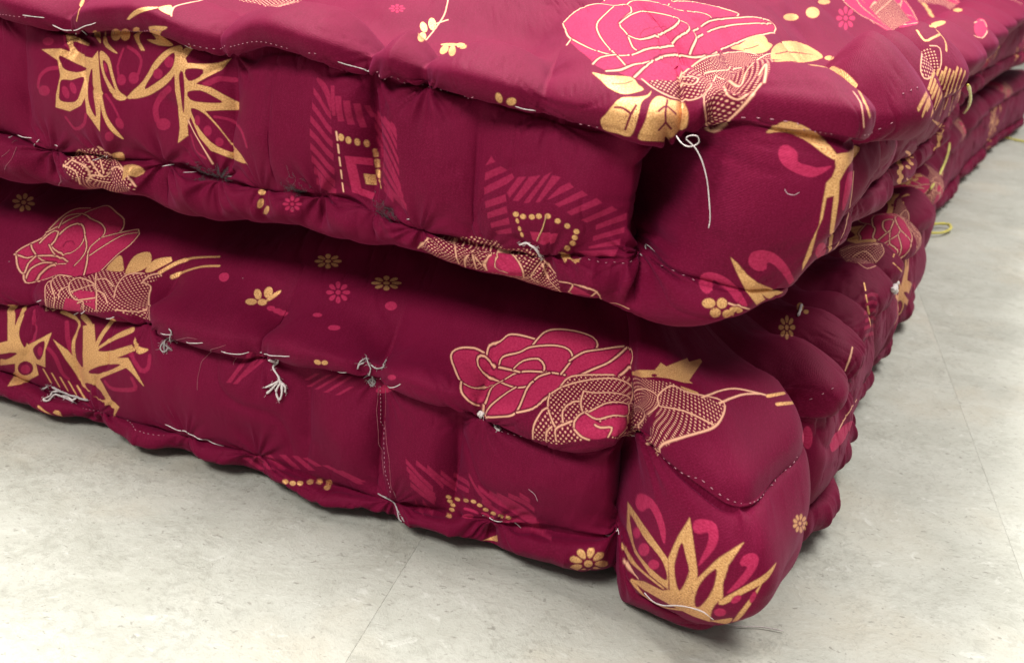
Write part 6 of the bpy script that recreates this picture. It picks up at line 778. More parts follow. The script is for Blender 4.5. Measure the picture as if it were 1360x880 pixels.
 [1, 1, 0, 1.68, 12, -740, -439, 48, -107, 82, 180, 37, 83, 14, 37, -1, 27, -18, 20, -22, 20, -22, 26, -6, 119, -26, -72],
 [1, 1, 2, 0.82, 12, -740, -439, 48, -107, 82, 180, 37, 83, 14, 37, -1, 27, -18, 20, -22, 20, -22, 26, -6, 119, -26, -72],
 [1, 1, 0, 1.68, 12, -751, -277, 9, 39, 16, 44, -37, -14, -13, 7, -12, 9, -10, 7],
 [1, 1, 2, 0.82, 12, -751, -277, 9, 39, 16, 44, -37, -14, -13, 7, -12, 9, -10, 7],
 [1, 1, 0, 1.68, 12, -683, -656, 51, 21, 60, 32, 81, 25, 61, 14, 38, 15, 19, 17, 4, 20, -7, 26, -16, 34, -24, 36, -33, 49, -34, 59, -33, 55],
 [1, 1, 2, 0.82, 12, -683, -656, 51, 21, 60, 32, 81, 25, 61, 14, 38, 15, 19, 17, 4, 20, -7, 26, -16, 34, -24, 36, -33, 49, -34, 59, -33, 55],
 [1, 1, 0, 1.68, 12, -1276, -124, -1, -27, -1, -31, 3, -29, 7, -20, 11, -22, 11, -21, 10, -18, 17, -16, 12, -6],
 [1, 1, 2, 0.82, 12, -1276, -124, -1, -27, -1, -31, 3, -29, 7, -20, 11, -22, 11, -21, 10, -18, 17, -16, 12, -6],
 [1, 1, 0, 1.68, 12, -1199, -145, -1, -17, -2, -21, 1, -17, 14, -19, 13, -10],
 [1, 1, 2, 0.82, 12, -1199, -145, -1, -17, -2, -21, 1, -17, 14, -19, 13, -10],
 [1, 0, 2, 0, 12, -656, -754, 48, 24, 100, 21, 71, 8, 53, -3, 45, -7, 41, -8, 23, -26, 15, -24, 15, -25, 22, 9, 21, 10, 36, -24, 40, -27, 47, -29, 60, -28, 87, -29, 1, 34, 50, -6, 40, -4, 37, -4, -1, 27, -34, 27, -38, 31, -40, 33, -39, 31, -57, 33, -52, 33, 6, 13, 5, 13, -26, -2, -24, -2, -24, 0, -21, -4, -21, -4, -21, -5, -21, -5, -31, -1, -31, 1, -34, 3, -36, 8, -38, 6, -47, 4, -62, -4, -56, -19, -61, -30, -43, -30],
 [1, 0, 2, 0, 12, -168, -622, 15, 3, 23, 8, 24, 12, 23, 13, 15, 9, -19, 25, -14, -7, -18, -13, -17, -14, -14, -12, -19, -17],
 [1, 0, 0, 0, 12, -301, -682, -5, 6, -9, 5, -12, 5, -13, 2, -10, 0, -6, -3, -1, -5, 6, -5, 10, -6, 13, -4, 12, -2, 10, 0, 5, 2],
 [1, 0, 3, 0, 13, -578, 34, 20, -122, -19, 42, 25, -103, 43, -40, 30, -34, 23, -46, 20, -48, 17, -45, 18, -44, 19, -41, 6, -35, 8, -32, 7, -30, 35, -19, 33, -20, 31, -19, 32, -19, 23, 8, 24, 7, 24, 7, 23, 9, 22, 10, 22, 11, 24, 10, 27, 8, 27, 9, 29, 9, 26, 9, 14, 11, 13, 11, 11, 12, -19, 13, -19, 14, -18, 13, -17, 12, -29, 7, -30, 8, -29, 9, -32, 7, -29, 9, -29, 13, -29, 17, -29, 18, -28, 22, -24, 23, -25, 25, -25, 27, -23, 25, -21, 22, -20, 22, -22, 25, -22, 36, -71, 157, -19, 3, -13, 0, -11, 0, -12, -2],
 [1, 1, 0, 1.29, 13, -382, -447, 21, -6, 28, -8, 30, -7, 29, -2, 28, 0, 25, 2, 20, 4, 20, 4, 21, 6, 21, 7, 18, 8, 17, 7, 16, 6, 12, 5],
 [1, 1, 2, 0.86, 13, -382, -447, 21, -6, 28, -8, 30, -7, 29, -2, 28, 0, 25, 2, 20, 4, 20, 4, 21, 6, 21, 7, 18, 8, 17, 7, 16, 6, 12, 5],
 [1, 1, 0, 1.29, 13, -511, 34, 50, -81, 19, -92, 25, -37, 19, -20, 22, -22, 28, -27, 31, -31, 30, -28, 29, -24, 29, -21, 30, -19, 32, -16, 29, -12, 28, -9, 28, -9, 35, -12, 33, -13, 30, -13, 27, -12, 20, -12, 22, -16, 8, -17, -15, -19, -18, -10, -29, -9, -40, -8, -40, -5, -37, -6, -28, -8, -23, -6, -23, -11, -18, -12, -16, -10, -16, -8, -20, 0, -33, 14, -38, 24, -37, 28, -28, 24, -17, 32, 0, 31, 1, 21],
 [1, 1, 2, 0.86, 13, -511, 34, 50, -81, 19, -92, 25, -37, 19, -20, 22, -22, 28, -27, 31, -31, 30, -28, 29, -24, 29, -21, 30, -19, 32, -16, 29, -12, 28, -9, 28, -9, 35, -12, 33, -13, 30, -13, 27, -12, 20, -12, 22, -16, 8, -17, -15, -19, -18, -10, -29, -9, -40, -8, -40, -5, -37, -6, -28, -8, -23, -6, -23, -11, -18, -12, -16, -10, -16, -8, -20, 0, -33, 14, -38, 24, -37, 28, -28, 24, -17, 32, 0, 31, 1, 21],
 [1, 1, 2, 1.03, 13, -61, -546, 31, -8, 49, -11, 55, -8, 47, -6, 32, -2, 26, 3, 22, 3, 18, 8, 19, 13, 13, 11, 15, 13, 16, 14, 17, 13, 15, 15, 12, 12, 9, 9],
 [1, 1, 2, 2.15, 13, 334, -465, 16, 3, 27, 4, 28, 4, 46, 8],
 [1, 1, 2, 1.03, 13, 55, -511, 24, -2, 34, -2, 35, -5, 32, -2, 26, 0, 20, 2, 21, 4, 19, 7, 18, 6, 15, 6, 11, 5],
 [1, 1, 2, 2.15, 13, 351, -401, 12, 4, 20, 8, 24, 10, 27, 12, 33, 14],
 [1, 0, 1, 0, 13, -586, 385, -1, -19, 1, -27, 6, -28, 12, -29, 14, -23, 19, -20, 21, -11, 18, -3, 17, -1, 14, 5, 12, 6, 11, 9, 9, 12, 8, 14, 5, 14, 3, 17, 2, 19, 1, 16, 0, 11, -6, 4, -12, -11, -7, -10, -8, -14, -10, -13, -12, -11, -13, -7, -15, -6, -15, -3, -13, 4, -16, 25, -10, 31, -11, 26, -10, 19, -8, 8],
 [1, 0, 1, 0, 13, -306, 181, 1, -15, 7, -19, 10, -13, 13, -12, 14, -10, 14, -7, 16, -6, 13, 1, 5, 7, 3, 12, 1, 14, 0, 15, -2, 15, -4, 16, -5, 19, -7, 22, -9, 23, -10, 28, -11, 28, -10, 24, -5, 13, -2, -6, 4, -26, 5, -27, 4, -18, 5, -20, 4, -20, 3, -16, 3, -20, 0, -17, -3, -9, -13, 12, -15, 18, -12, 7, -9, 2, -6, -5],
 [1, 0, 1, 0, 13, -130, 214, 5, -19, 11, -20, 13, -10, 15, -7, 14, -2, 16, 6, 9, 13, -1, 13, -5, 16, -10, 19, -8, 14, -9, 16, -10, 18, -10, 19, -9, 18, -12, 19, -13, 21, -12, 21, -10, 16, -5, 7, 0, -8, 6, -21, 8, -26, 9, -25, 7, -20, 9, -22, 10, -20, 8, -18, 5, -11, -9, -3, -14, 6],
 [1, 0, 2, 0, 13, -608, 464, 10, -16, 9, -13, 10, -13, 10, -12, 11, -10, 11, -9, 14, -7, 15, -4, 17, -2, 17, 0, 16, 1, 16, 1, 14, 3, 14, 4, 14, 4, 14, 5, 13, 5, 5, 19, 6, 18, 5, 19, 6, 20, 6, 22, 6, 22, 6, 23, -14, -1, -15, 0, -16, 1, -15, 1, -17, 3, -18, 6, -17, 0, -17, 1, -18, 3, -19, 4, -19, 9, -15, 12, -14, 18, -9, 5, -9, 7, -7, 4, -8, 5, -8, 5, -6, 0, 3, -37, 1, -28, -1, -22, -1, -21, -2, -19, -2, -18],
 [1, 0, 0, 0, 13, -593, 484, 5, -11, 8, -10, 11, -10, 13, -10, 14, -9, 17, -5, 17, -3, 21, -4, 20, -3, 20, 0, 17, 1, 16, 4, 12, 6, 14, 12, 12, 15, 9, 17, 5, 16, -1, 11, -8, 6, -16, 3, -20, 1, -23, 3, -22, 6, -23, 10, -21, 6, -21, 8, -19, 10, -13, 10, -10, 6, -7, -1, -5, -8, -4, -9, -4, -10, -6, -11, -7, -14, -3, -16],
 [1, 0, 1, 0, 13, -544, 441, 0, 6, 1, 7, -2, 9, -2, 10, -6, 23, -6, 18, -6, 15, -3, 3, -2, 3, -2, -2, -2, -3, 0, -7, 0, -7, 2, -12, 1, -11, 5, -24, 6, -19, 7, -12, 2, -1, 3, -2, 2, 3],
 [1, 0, 1, 0, 13, -478, 443, 1, 7, 0, 8, -6, 21, -13, 24, -13, 19, -14, 15, -11, 5, -3, -4, -3, -4, 1, -10, 0, -10, 4, -23, 11, -28, 13, -19, 14, -9, 12, -1, 3, 5],
 [1, 0, 1, 0, 13, -411, 457, 0, 12, -4, 15, -8, 15, -11, 14, -13, 10, -11, 2, -6, -5, -1, -14, 6, -19, 10, -18, 12, -13, 11, -6, 9, 0],
 [1, 0, 2, 0, 13, -317, 146, 2, 16, 2, 15, 3, 16, 3, 16, 3, 16, 3, 16, 4, 16, 3, 17, 4, 15, 3, 16, 4, 16, 4, 16, 4, 16, 4, 16, 3, 22, 3, 22, 3, 22, 5, 22, 5, 23, 5, 25, 7, 28, -13, 7, -14, 6, -13, 6, -14, 8, -14, 9, -15, 11, -9, -25, -8, -23, -7, -23, -7, -21, -6, -21, -6, -20, -7, -18, -6, -18, -6, -18, 2, -20, 3, -21, 3, -20, 4, -21, 5, -20, 5, -21, 7, -21, 7, -21, 8, -20, 8, -21, 8, -21],
 [1, 0, 2, 0, 13, -104, 115, -12, 15, -11, 17, -10, 19, -10, 19, -8, 20, -9, 22, -8, 21, -2, 21, -3, 22, -2, 21, -2, 21, -1, 21, 4, 22, 4, 23, 6, 23, -5, 23, -5, 23, -4, 24, -2, 25, -2, 29, 0, 29, -16, -3, -17, -3, -16, -3, -16, -3, -15, -2, -2, -28, -1, -27, 0, -25, 0, -23, 1, -23, 2, -23, 2, -23, 7, -22, 8, -22, 8, -22, 8, -21, 8, -21, 9, -21, 10, -21, 12, -21, 14, -21, 13, -19, 14, -19, 16, -17, 16, -15],
 [1, 0, 2, 0, 13, -349, 552, 13, -15, 12, -14, 11, -12, 11, -15, 11, -14, 11, -14, 11, -13, 13, -4, 12, -3, 13, -4, 13, -3, 13, -3, 12, -3, 14, -3, -1, 22, 0, 23, 1, 23, 3, 26, 8, 27, 12, 32, 18, 44, -19, -5, -18, -2, -15, 7, -14, 7, -16, 2, -17, 0, -17, -1, -16, -1, -17, 0, -16, 1, -18, 0, -17, 2, -18, 4, -18, 5, -19, 8, -19, 8, -20, 11, -21, 9, -22, 12, -21, 11, -21, 10, 15, -17, 23, -32, 27, -40, 22, -19, 19, -13, 18, -9, 17, -7, 16, -6],
 [1, 0, 0, 0, 13, -346, 282, 6, 2, 7, 13, 6, 19, 7, 18, 6, 14, 7, 13, 5, 15, 4, 18, 0, 21, 0, 27, -2, 29, -2, 25, -3, 14, -7, -2, -10, -15, -9, -21, -8, -18, -6, -15, -5, -16, -5, -16, -2, -20, 0, -21, 1, -26, 2, -26, 4, -20],
 [1, 0, 0, 0, 13, -212, 299, 3, 7, 1, 18, 0, 25, 0, 26, 0, 24, -1, 26, -1, 28, -2, 27, -1, 23, -4, 37, -7, 15, -9, -8, -10, -21, -7, -27, -2, -19, -2, -22, 0, -22, 1, -23, 4, -21, 5, -23, 9, -25, 9, -22, 8, -17],
 [1, 0, 2, 0, 13, -174, 452, 4, -15, 8, -19, 10, -23, 12, -24, 13, -22, 13, -19, 13, -17, 15, -17, 16, -15, 16, -12, 16, -11, 15, -9, 23, -11, 25, -9, 23, -3, 11, 2, -5, 4, -15, 7, -18, 11, -18, 13, -17, 13, -14, 10, -15, 11, -16, 13, -16, 14, -15, 16, -13, 16, -11, 18, -11, 21, -10, 21, -8, 19, -7, 16, -6, 12, -14, 9],
 [1, 0, 2, 0, 13, -68, 580, -9, -28, -7, -33, -3, -31, 1, -28, 3, -26, 4, -25, 5, -26, 6, -24, 8, -21, 7, -17, 10, -20, 10, -20, 7, -12, 3, -3, -3, 8, -7, 17, -8, 23, -7, 24, -5, 24, -3, 25, -3, 27, -3, 25, -2, 25, 0, 23, 1, 38, 10, 45],
 [1, 0, 2, 0, 13, -144, 617, 12, 3, 22, 2, 22, -2, 21, 2, -10, -51, -14, -35, -10, 7, -11, 21, -11, 20, -11, 13, -10, 12],
 [1, 1, 2, 1.29, 13, -611, 770, 23, -79, 11, -20, 11, -13, 12, -16, 11, -13, 15, -14, 19, -12, 21, -11, 21, -9, 19, -9, 21, -9, 20, -5, 18, -2, 14, -1, 10, 1],
 [1, 1, 2, 1.03, 13, -581, 777, 12, -48, 11, -11, 17, -17, 27, -19, 21, -11],
 [1, 1, 2, 1.46, 13, -510, 714, 14, -4, 19, -3, 22, -4, 21, -1, 19, 6, 20, 2, 20, -3, 21, -3, 20, -4, 17, -8, 14, -10, 12, -13, 12, -12, 11, -13, 12, -12, 11, -13, 13, -11, 14, -9, 14, -8, 14, -7, 11, -5, 9, -3],
 [1, 0, 1, 0, 13, -130, 501, 3, 14, 0, 15, -5, 13, -4, 3, -3, 4, -10, -1, -9, -7, -7, -11, -3, -13, 2, -14, 5, -11, 4, -3, 4, -3, 8, -1, 9, 5],
 [1, 0, 1, 0, 13, -110, 372, 3, 8, 1, 13, -3, 14, -6, 13, -7, 10, -6, 4, -6, -3, -4, -8, 0, -12, 2, -14, 6, -14, 7, -9, 7, -4],
 [1, 0, 1, 0, 13, -50, 369, -1, 7, 0, 9, -2, 7, -2, 6, -5, 6, -5, -3, -5, -10, -1, -7, -2, -8, 0, -8, 0, -8, 2, -7, 2, -8, 2, -5, 3, -5, 5, -5, 5, 2, 4, 8, 0, 6, 1, 7, -1, 8],
 [1, 0, 2, 0, 5, 314, 234, -3, 4, -8, -4, -11, -8, -7, -8, -2, -7, 3, -4, 7, 2, 9, 6, 7, 9],
 [1, 0, 2, 0, 5, 1054, 823, -3, 3, -9, 1, -660, -524, -36, -36, -13, -14, -7, -9, 4, 0, 10, 4, 16, 11, 687, 557, 8, 3],
 [1, 0, 2, 0, 5, 1037, 839, -6, 1, -644, -505, -41, -46, -14, -19, -11, -16, 0, -4, 10, 7, 14, 13, 37, 38, 654, 524, 3, 4],
 [1, 0, 2, 0, 5, 335, 300, -20, -20, -15, -18, -6, -12, 0, -9, 3, -3, 5, 1, 9, 9, 13, 17, 14, 19, 9, 17, -1, 5],
 [1, 0, 2, 0, 5, 263, 234, -5, -8, 0, -6, 6, -2, 8, 0, 7, 3, 6, 4, 3, 5, 1, 7, -4, 5, -6, 1, -8, -3],
 [1, 0, 2, 0, 5, 239, 196, 1, -5, 6, 0, 9, 3, 10, 6, 8, 6, 4, 5, -2, 3, -6, 0, -8, -1, -10, -5, -8, -6],
 [1, 0, 2, 0, 5, 245, 172, 5, -1, 8, 4, 8, 7, 7, 9, 5, 8, 0, 3, -4, 0, -9, -5, -9, -6, -8, -8, -4, -7],
 [1, 0, 2, 0, 5, 273, 169, 7, 3, 6, 7, 4, 8, 2, 8, -1, 6, -3, 1, -5, -4, -7, -7, -6, -9, -3, -8, 1, -5],
 [1, 0, 2, 0, 5, 311, 189, 6, 7, 3, 8, -2, 5, -5, 3, -6, 0, -6, -2, -3, -6, -3, -7, 1, -7, 3, -4, 6, -1],
 [1, 0, 2, 0, 5, 356, 238, 8, 11, -3, 5, -11, -4, -13, -7, -13, -9, -9, -9, -2, -5, 4, -3, 8, 0, 10, 2, 11, 7],
 [1, 0, 1, 0, 14, -5296, -428, 5, -22, 4, -24, 10, -16, 9, -18, 9, -18, 16, -18, 16, -22, 1, -27, 0, -28, 1, -28, -4, -28, -4, -27, -4, -27, 3, -31, 3, -29, 3, -30, 2, -30, 12, -24, 10, -24, 11, -24, 10, -24, 10, -24, 33, -10, 36, -8, 33, -10, 26, -18, 27, -17, 31, -14, 52, 22, 45, 18, 44, 16, 39, 17, 38, 15, 42, 19, 23, 32, 23, 33, 21, 32, -13, 27, 25, -16, 26, -15, 28, -15, 29, -14, 43, 13, 13, 33, 17, 37, 19, 38, -4, 32, -4, 33, -4, 31, -6, 29, -5, 30, -6, 27, -2, 30, -2, 27, -2, 26, -1, 25, -1, 26, -28, 8, -26, 9, -23, 11, -22, 12, -21, 12, -20, 12, -21, 12, -21, 12, -26, 5, -28, 4, -31, 3, -37, 2, -23, 15, -23, 16, -25, 16, -59, 2, -113, -15, -14, 15, -18, 12, -20, 9, -19, -33, -20, -29, -30, -16, -31, -15, -19, -18, -18, -16, -19, -16],
 [1, 1, 0, 2.19, 14, -5296, -428, 3, -19, 6, -27, 8, -15, 9, -17, 11, -20, 10, -20, 12, -25, 11, -25, 8, -22, -1, -21, -5, -31, -1, -27, 3, -34, 1, -38, 3, -36, 4, -31, 5, -32, 6, -28, 8, -25, 13, -21, 21, -18, 28, -16, 30, -9, 20, -8],
 [1, 1, 2, 0.82, 14, -5296, -428, 3, -19, 6, -27, 8, -15, 9, -17, 11, -20, 10, -20, 12, -25, 11, -25, 8, -22, -1, -21, -5, -31, -1, -27, 3, -34, 1, -38, 3, -36, 4, -31, 5, -32, 6, -28, 8, -25, 13, -21, 21, -18, 28, -16, 30, -9, 20, -8],
 [1, 1, 0, 2.19, 14, -5225, -660, 6, -17, 11, -25, 12, -27, 12, -25, 12, -29, 15, -27, 14, -29, 13, -20, 15, -21, 14, -20, 13, -21, 12, -26, 13, -24, 16, -22, 15, -17, 16, -19, 23, -12, 28, -4, 47, 14, 49, 23, 44, 21, 36, 12, 35, 14, 32, 19, 35, 40, 21, 39, 4, 28, -3, 19],
 [1, 1, 2, 0.82, 14, -5225, -660, 6, -17, 11, -25, 12, -27, 12, -25, 12, -29, 15, -27, 14, -29, 13, -20, 15, -21, 14, -20, 13, -21, 12, -26, 13, -24, 16, -22, 15, -17, 16, -19, 23, -12, 28, -4, 47, 14, 49, 23, 44, 21, 36, 12, 35, 14, 32, 19, 35, 40, 21, 39, 4, 28, -3, 19],
 [1, 1, 0, 2.19, 14, -5173, -741, -5, -19, -8, -29, -5, -31, 3, -28, 16, -24, 24, -22, 32, -17, 28, -10, 40, 2, 53, 24, 45, 12, 48, 11, 42, 15, 38, 23, 39, 32, 26, 39, 5, 28, -5, 32, -9, 31, -11, 28, -5, 22, 13, 44, 19, 27],
 [1, 1, 2, 0.82, 14, -5173, -741, -5, -19, -8, -29, -5, -31, 3, -28, 16, -24, 24, -22, 32, -17, 28, -10, 40, 2, 53, 24, 45, 12, 48, 11, 42, 15, 38, 23, 39, 32, 26, 39, 5, 28, -5, 32, -9, 31, -11, 28, -5, 22, 13, 44, 19, 27],
 [1, 1, 0, 2.19, 14, -5136, -597, -1, -17, -2, -24, -1, -29, 1, -27, 4, -26, 5, -28, 10, -25, 11, -22, 19, -24, 23, -20, 27, -4, 35, 20, 33, 31, 27, 32, 23, 36, 18, 39, 7, 35, -3, 23, -11, 21, -19, 14, -25, 4, -59, -22, -46, -13, -19, 15, -28, 8, -24, -1],
 [1, 1, 2, 0.82, 14, -5136, -597, -1, -17, -2, -24, -1, -29, 1, -27, 4, -26, 5, -28, 10, -25, 11, -22, 19, -24, 23, -20, 27, -4, 35, 20, 33, 31, 27, 32, 23, 36, 18, 39, 7, 35, -3, 23, -11, 21, -19, 14, -25, 4, -59, -22, -46, -13, -19, 15, -28, 8, -24, -1],
 [1, 1, 0, 2.19, 14, -4932, -742, 29, 30, 45, 46, 39, 44, 20, 33, 14, 30, 9, 28, 11, 34, 8, 35, 4, 23],
 [1, 1, 2, 0.82, 14, -4932, -742, 29, 30, 45, 46, 39, 44, 20, 33, 14, 30, 9, 28, 11, 34, 8, 35, 4, 23],
 [1, 1, 0, 2.19, 14, -4750, -721, 15, -11, 19, -18, 20, -22, 21, -22, 21, -19, 22, -18, 24, -18, 24, -15, 22, -12, 18, -7, 35, 37, 7, 27, 9, 38, 6, 39, 1, 36, -3, 32, -8, 29, -7, 29, -6, 33, -3, 30, -3, 32, -2, 29, -1, 26, 0, 19],
 [1, 1, 2, 0.82, 14, -4750, -721, 15, -11, 19, -18, 20, -22, 21, -22, 21, -19, 22, -18, 24, -18, 24, -15, 22, -12, 18, -7, 35, 37, 7, 27, 9, 38, 6, 39, 1, 36, -3, 32, -8, 29, -7, 29, -6, 33, -3, 30, -3, 32, -2, 29, -1, 26, 0, 19],
 [1, 1, 0, 2.19, 14, -4727, -536, 6, -17, 8, -25, 11, -29, 14, -29, 12, -28, 12, -25, 10, -27, 10, -27, 11, -26, 13, -21, 22, -22, 27, -17, 25, -12, 17, -10],
 [1, 1, 2, 0.82, 14, -4727, -536, 6, -17, 8, -25, 11, -29, 14, -29, 12, -28, 12, -25, 10, -27, 10, -27, 11, -26, 13, -21, 22, -22, 27, -17, 25, -12, 17, -10],
 [1, 1, 0, 2.19, 14, -4750, -551, 18, 20, 24, 26, 23, 28, 22, 31, 24, 33, 16, 23],
 [1, 1, 2, 0.82, 14, -4750, -551, 18, 20, 24, 26, 23, 28, 22, 31, 24, 33, 16, 23],
 [1, 1, 0, 2.19, 14, -5249, -524, 13, 10, 25, 13, 25, 9, 29, 8, 29, 2, 22, -9, 21, -18, 19, -23, 12, -16],
 [1, 1, 2, 0.82, 14, -5249, -524, 13, 10, 25, 13, 25, 9, 29, 8, 29, 2, 22, -9, 21, -18, 19, -23, 12, -16],
 [1, 1, 0, 2.19, 14, -5296, -428, 22, -2, 26, -3, 22, -2, 22, -7, 13, -15, 20, -24, 16, -15, 19, -20, 21, -23, 21, -23, 18, -19, 29, -18, 107, 78, 57, 31],
 [1, 1, 2, 0.82, 14, -5296, -428, 22, -2, 26, -3, 22, -2, 22, -7, 13, -15, 20, -24, 16, -15, 19, -20, 21, -23, 21, -23, 18, -19, 29, -18, 107, 78, 57, 31],
 [1, 1, 0, 2.19, 14, -5275, -422, 18, 17, 24, 23, 24, 21, 37, 24, 24, 7, -2, -19, -12, -32, -10, -29, -1, -27, 1, -26, 1, -18],
 [1, 1, 2, 0.82, 14, -5275, -422, 18, 17, 24, 23, 24, 21, 37, 24, 24, 7, -2, -19, -12, -32, -10, -29, -1, -27, 1, -26, 1, -18],
 [1, 1, 0, 2.19, 14, -5112, -276, -8, -29, -11, -39, -6, -36, 3, -23, 7, -25, 9, -24, 10, -22, 19, -27, 21, -27, 14, -20],
 [1, 1, 2, 0.82, 14, -5112, -276, -8, -29, -11, -39, -6, -36, 3, -23, 7, -25, 9, -24, 10, -22, 19, -27, 21, -27, 14, -20],
 [1, 1, 0, 2.19, 14, -5144, -323, 17, 27, 23, 26, 17, 1, 15, -11, 9, -18, -3, -33, -8, -41, 0, -27, -1, -33, 2, -35, 5, -32, 10, -33, 78, 36, 59, 17, 40, 9],
 [1, 1, 2, 0.82, 14, -5144, -323, 17, 27, 23, 26, 17, 1, 15, -11, 9, -18, -3, -33, -8, -41, 0, -27, -1, -33, 2, -35, 5, -32, 10, -33, 78, 36, 59, 17, 40, 9],
 [1, 1, 0, 2.19, 14, -5057, -304, 6, -15, 124, 19, 42, -8, 24, -15, 24, -15, 32, -10, 45, -1, 40, -2, 28, -1],
 [1, 1, 2, 0.82, 14, -5057, -304, 6, -15, 124, 19, 42, -8, 24, -15, 24, -15, 32, -10, 45, -1, 40, -2, 28, -1],
 [1, 1, 0, 2.19, 14, -5212, -568, 1, -20, 2, -30, 4, -27, 9, -36, 13, -26, 28, -9, 8, 19, 6, 27, 4, 25, -3, 28, -4, 20],
 [1, 1, 2, 0.82, 14, -5212, -568, 1, -20, 2, -30, 4, -27, 9, -36, 13, -26, 28, -9, 8, 19, 6, 27, 4, 25, -3, 28, -4, 20],
 [1, 1, 0, 2.19, 14, -5153, -598, 10, 5, 14, 6, 12, 5, 16, 3, 11, 0],
 [1, 1, 2, 0.82, 14, -5153, -598, 10, 5, 14, 6, 12, 5, 16, 3, 11, 0],
 [1, 1, 0, 0.52, 14, -5072, -658, -2, -16, 3, -20, 8, -14, 15, -12, 24, 9, 29, 22, 22, 23],
 [1, 0, 3, 0, 14, -4829, -256, 1, -19, -2, -22, -6, -23, -11, -26, 46, 2, 38, 1, 30, -3, 29, -3, 25, -7, 25, -7, 25, -8, 26, -7, 18, -16, 19, -14, 21, -14, 20, -11, 19, -11, 17, -13, 16, -13, 35, 1, 32, -1, 28, -3, 28, -4, 28, -4, 24, -10, 23, -11, 22, -13, 22, -14, 20, -16, 19, -19, 19, -19, 19, -20, 14, -2, 13, -3, -10, 25, -9, 26, -8, 26, -7, 26, 14, 25, 15, 27, 16, 31, 16, 36, 18, 46, 21, 65, 57, 41, 32, 19, 4, 24, -31, 43, -57, 8, -19, 3, -21, -5, -20, -11, -21, -9, -22, -7, -24, -3, -22, -3, -25, -1, -32, 10, -31, 7, -34, 9, -39, 12, -38, 4, -37, 3, -41, 4, -44, 5, -40, 3, -41, 3, -39, 2, -44, 5, -164, 128, -23, 10, -25, 9, -29, 9, -22, -28, 138, -169, 15, -33, 2, -27, -10, -23],
 [1, 0, 1, 0, 14, -4586, -240, 19, -17, 19, -19, 32, -3, 37, -1, 34, -2, 30, -3, 20, 19, 19, 20, 16, 21, -34, 7, -35, 6, -38, 6, -30, -9, -31, -9, -30, -8],
 [1, 0, 1, 0, 14, -4624, -207, 29, 2, 28, 3, 30, 1, 32, 1, 6, 22, 0, 24, -6, 28, -41, 8, -39, 8, -40, 8, -162, 124, -28, 4, 146, -153, 23, -31, 13, -26],
 [1, 0, 1, 0, 14, -4466, -193, 33, -9, 30, -9, 28, -11, 9, 23, 4, 22, 1, 24, -25, -10, -25, -11, -27, -9],
 [1, 1, 0, 1.25, 14, -4882, 38, 118, -151, 34, -48, 9, -35, -9, -24, -24, -22, -31, -22, -26, -21, -8, -25, 7, -22, 7, -16],
 [1, 1, 2, 0.73, 14, -4882, 38, 118, -151, 34, -48, 9, -35, -9, -24, -24, -22, -31, -22, -26, -21, -8, -25, 7, -22, 7, -16],
 [1, 1, 0, 1.25, 14, -4931, 47, -12, -19, 114, -166, 20, -42, -1, -32, -13, -24, -15, -18, -5, -31, 17, -13],
 [1, 1, 2, 0.73, 14, -4931, 47, -12, -19, 114, -166, 20, -42, -1, -32, -13, -24, -15, -18, -5, -31, 17, -13],
 [1, 1, 0, 1.25, 14, -4690, -187, 2, -17, -2, -24, -1, -19, 11, -15, 19, -12, 13, -9],
 [1, 1, 2, 0.73, 14, -4690, -187, 2, -17, -2, -24, -1, -19, 11, -15, 19, -12, 13, -9],
 [1, 1, 0, 1.25, 14, -4445, -324, -16, -10, -38, -13, -32, -6, -40, -7, -38, -3, -25, 3, -21, 12, -10, 19, 0, 20, 12, 20, 20, 21, 23, 20, 23, 16, 23, 16, 22, 10, 32, -2, 40, -12, 37, -10, 35, -12, 24, -9],
 [1, 1, 2, 0.73, 14, -4445, -324, -16, -10, -38, -13, -32, -6, -40, -7, -38, -3, -25, 3, -21, 12, -10, 19, 0, 20, 12, 20, 20, 21, 23, 20, 23, 16, 23, 16, 22, 10, 32, -2, 40, -12, 37, -10, 35, -12, 24, -9],
 [1, 1, 0, 1.25, 14, -4602, -250, 18, -13, 30, -19, 20, -15, 23, -19, 31, -12, 35, 4, 26, 18, 27, 26, 25, 33, 12, 38, -1, 33, -5, 23],
 [1, 1, 2, 0.73, 14, -4602, -250, 18, -13, 30, -19, 20, -15, 23, -19, 31, -12, 35, 4, 26, 18, 27, 26, 25, 33, 12, 38, -1, 33, -5, 23],
 [1, 1, 0, 1.25, 14, -4414, -300, 31, 2, 41, 10, 28, 18, 26, 25, 15, 19],
 [1, 1, 2, 0.73, 14, -4414, -300, 31, 2, 41, 10, 28, 18, 26, 25, 15, 19],
 [1, 1, 0, 1.25, 14, -4545, -422, 17, 17, 22, 22, 24, 23, 23, 22, 14, 14],
 [1, 1, 2, 0.73, 14, -4545, -422, 17, 17, 22, 22, 24, 23, 23, 22, 14, 14],
 [1, 1, 0, 1.25, 14, -4490, -372, 16, -7, 23, -10, 26, -3, 32, 8, 36, 14, 27, 12],
 [1, 1, 2, 0.73, 14, -4490, -372, 16, -7, 23, -10, 26, -3, 32, 8, 36, 14, 27, 12],
 [1, 1, 0, 1.25, 14, -4256, -279, -14, -23, -20, -32, -18, -33, -9, -24, -8, -27, -2, -25, 5, -21, 18, -18, 26, -17, 25, -15, 17, -11],
 [1, 1, 2, 0.73, 14, -4256, -279, -14, -23, -20, -32, -18, -33, -9, -24, -8, -27, -2, -25, 5, -21, 18, -18, 26, -17, 25, -15, 17, -11],
 [1, 1, 0, 1.25, 14, -4200, -462, 16, -8, 20, -11, 18, -1, 13, 18, 12, 33, 20, 47, 17, 39, 23, 70, 55, 48, 14, 26, -17, 35, -13, 28],
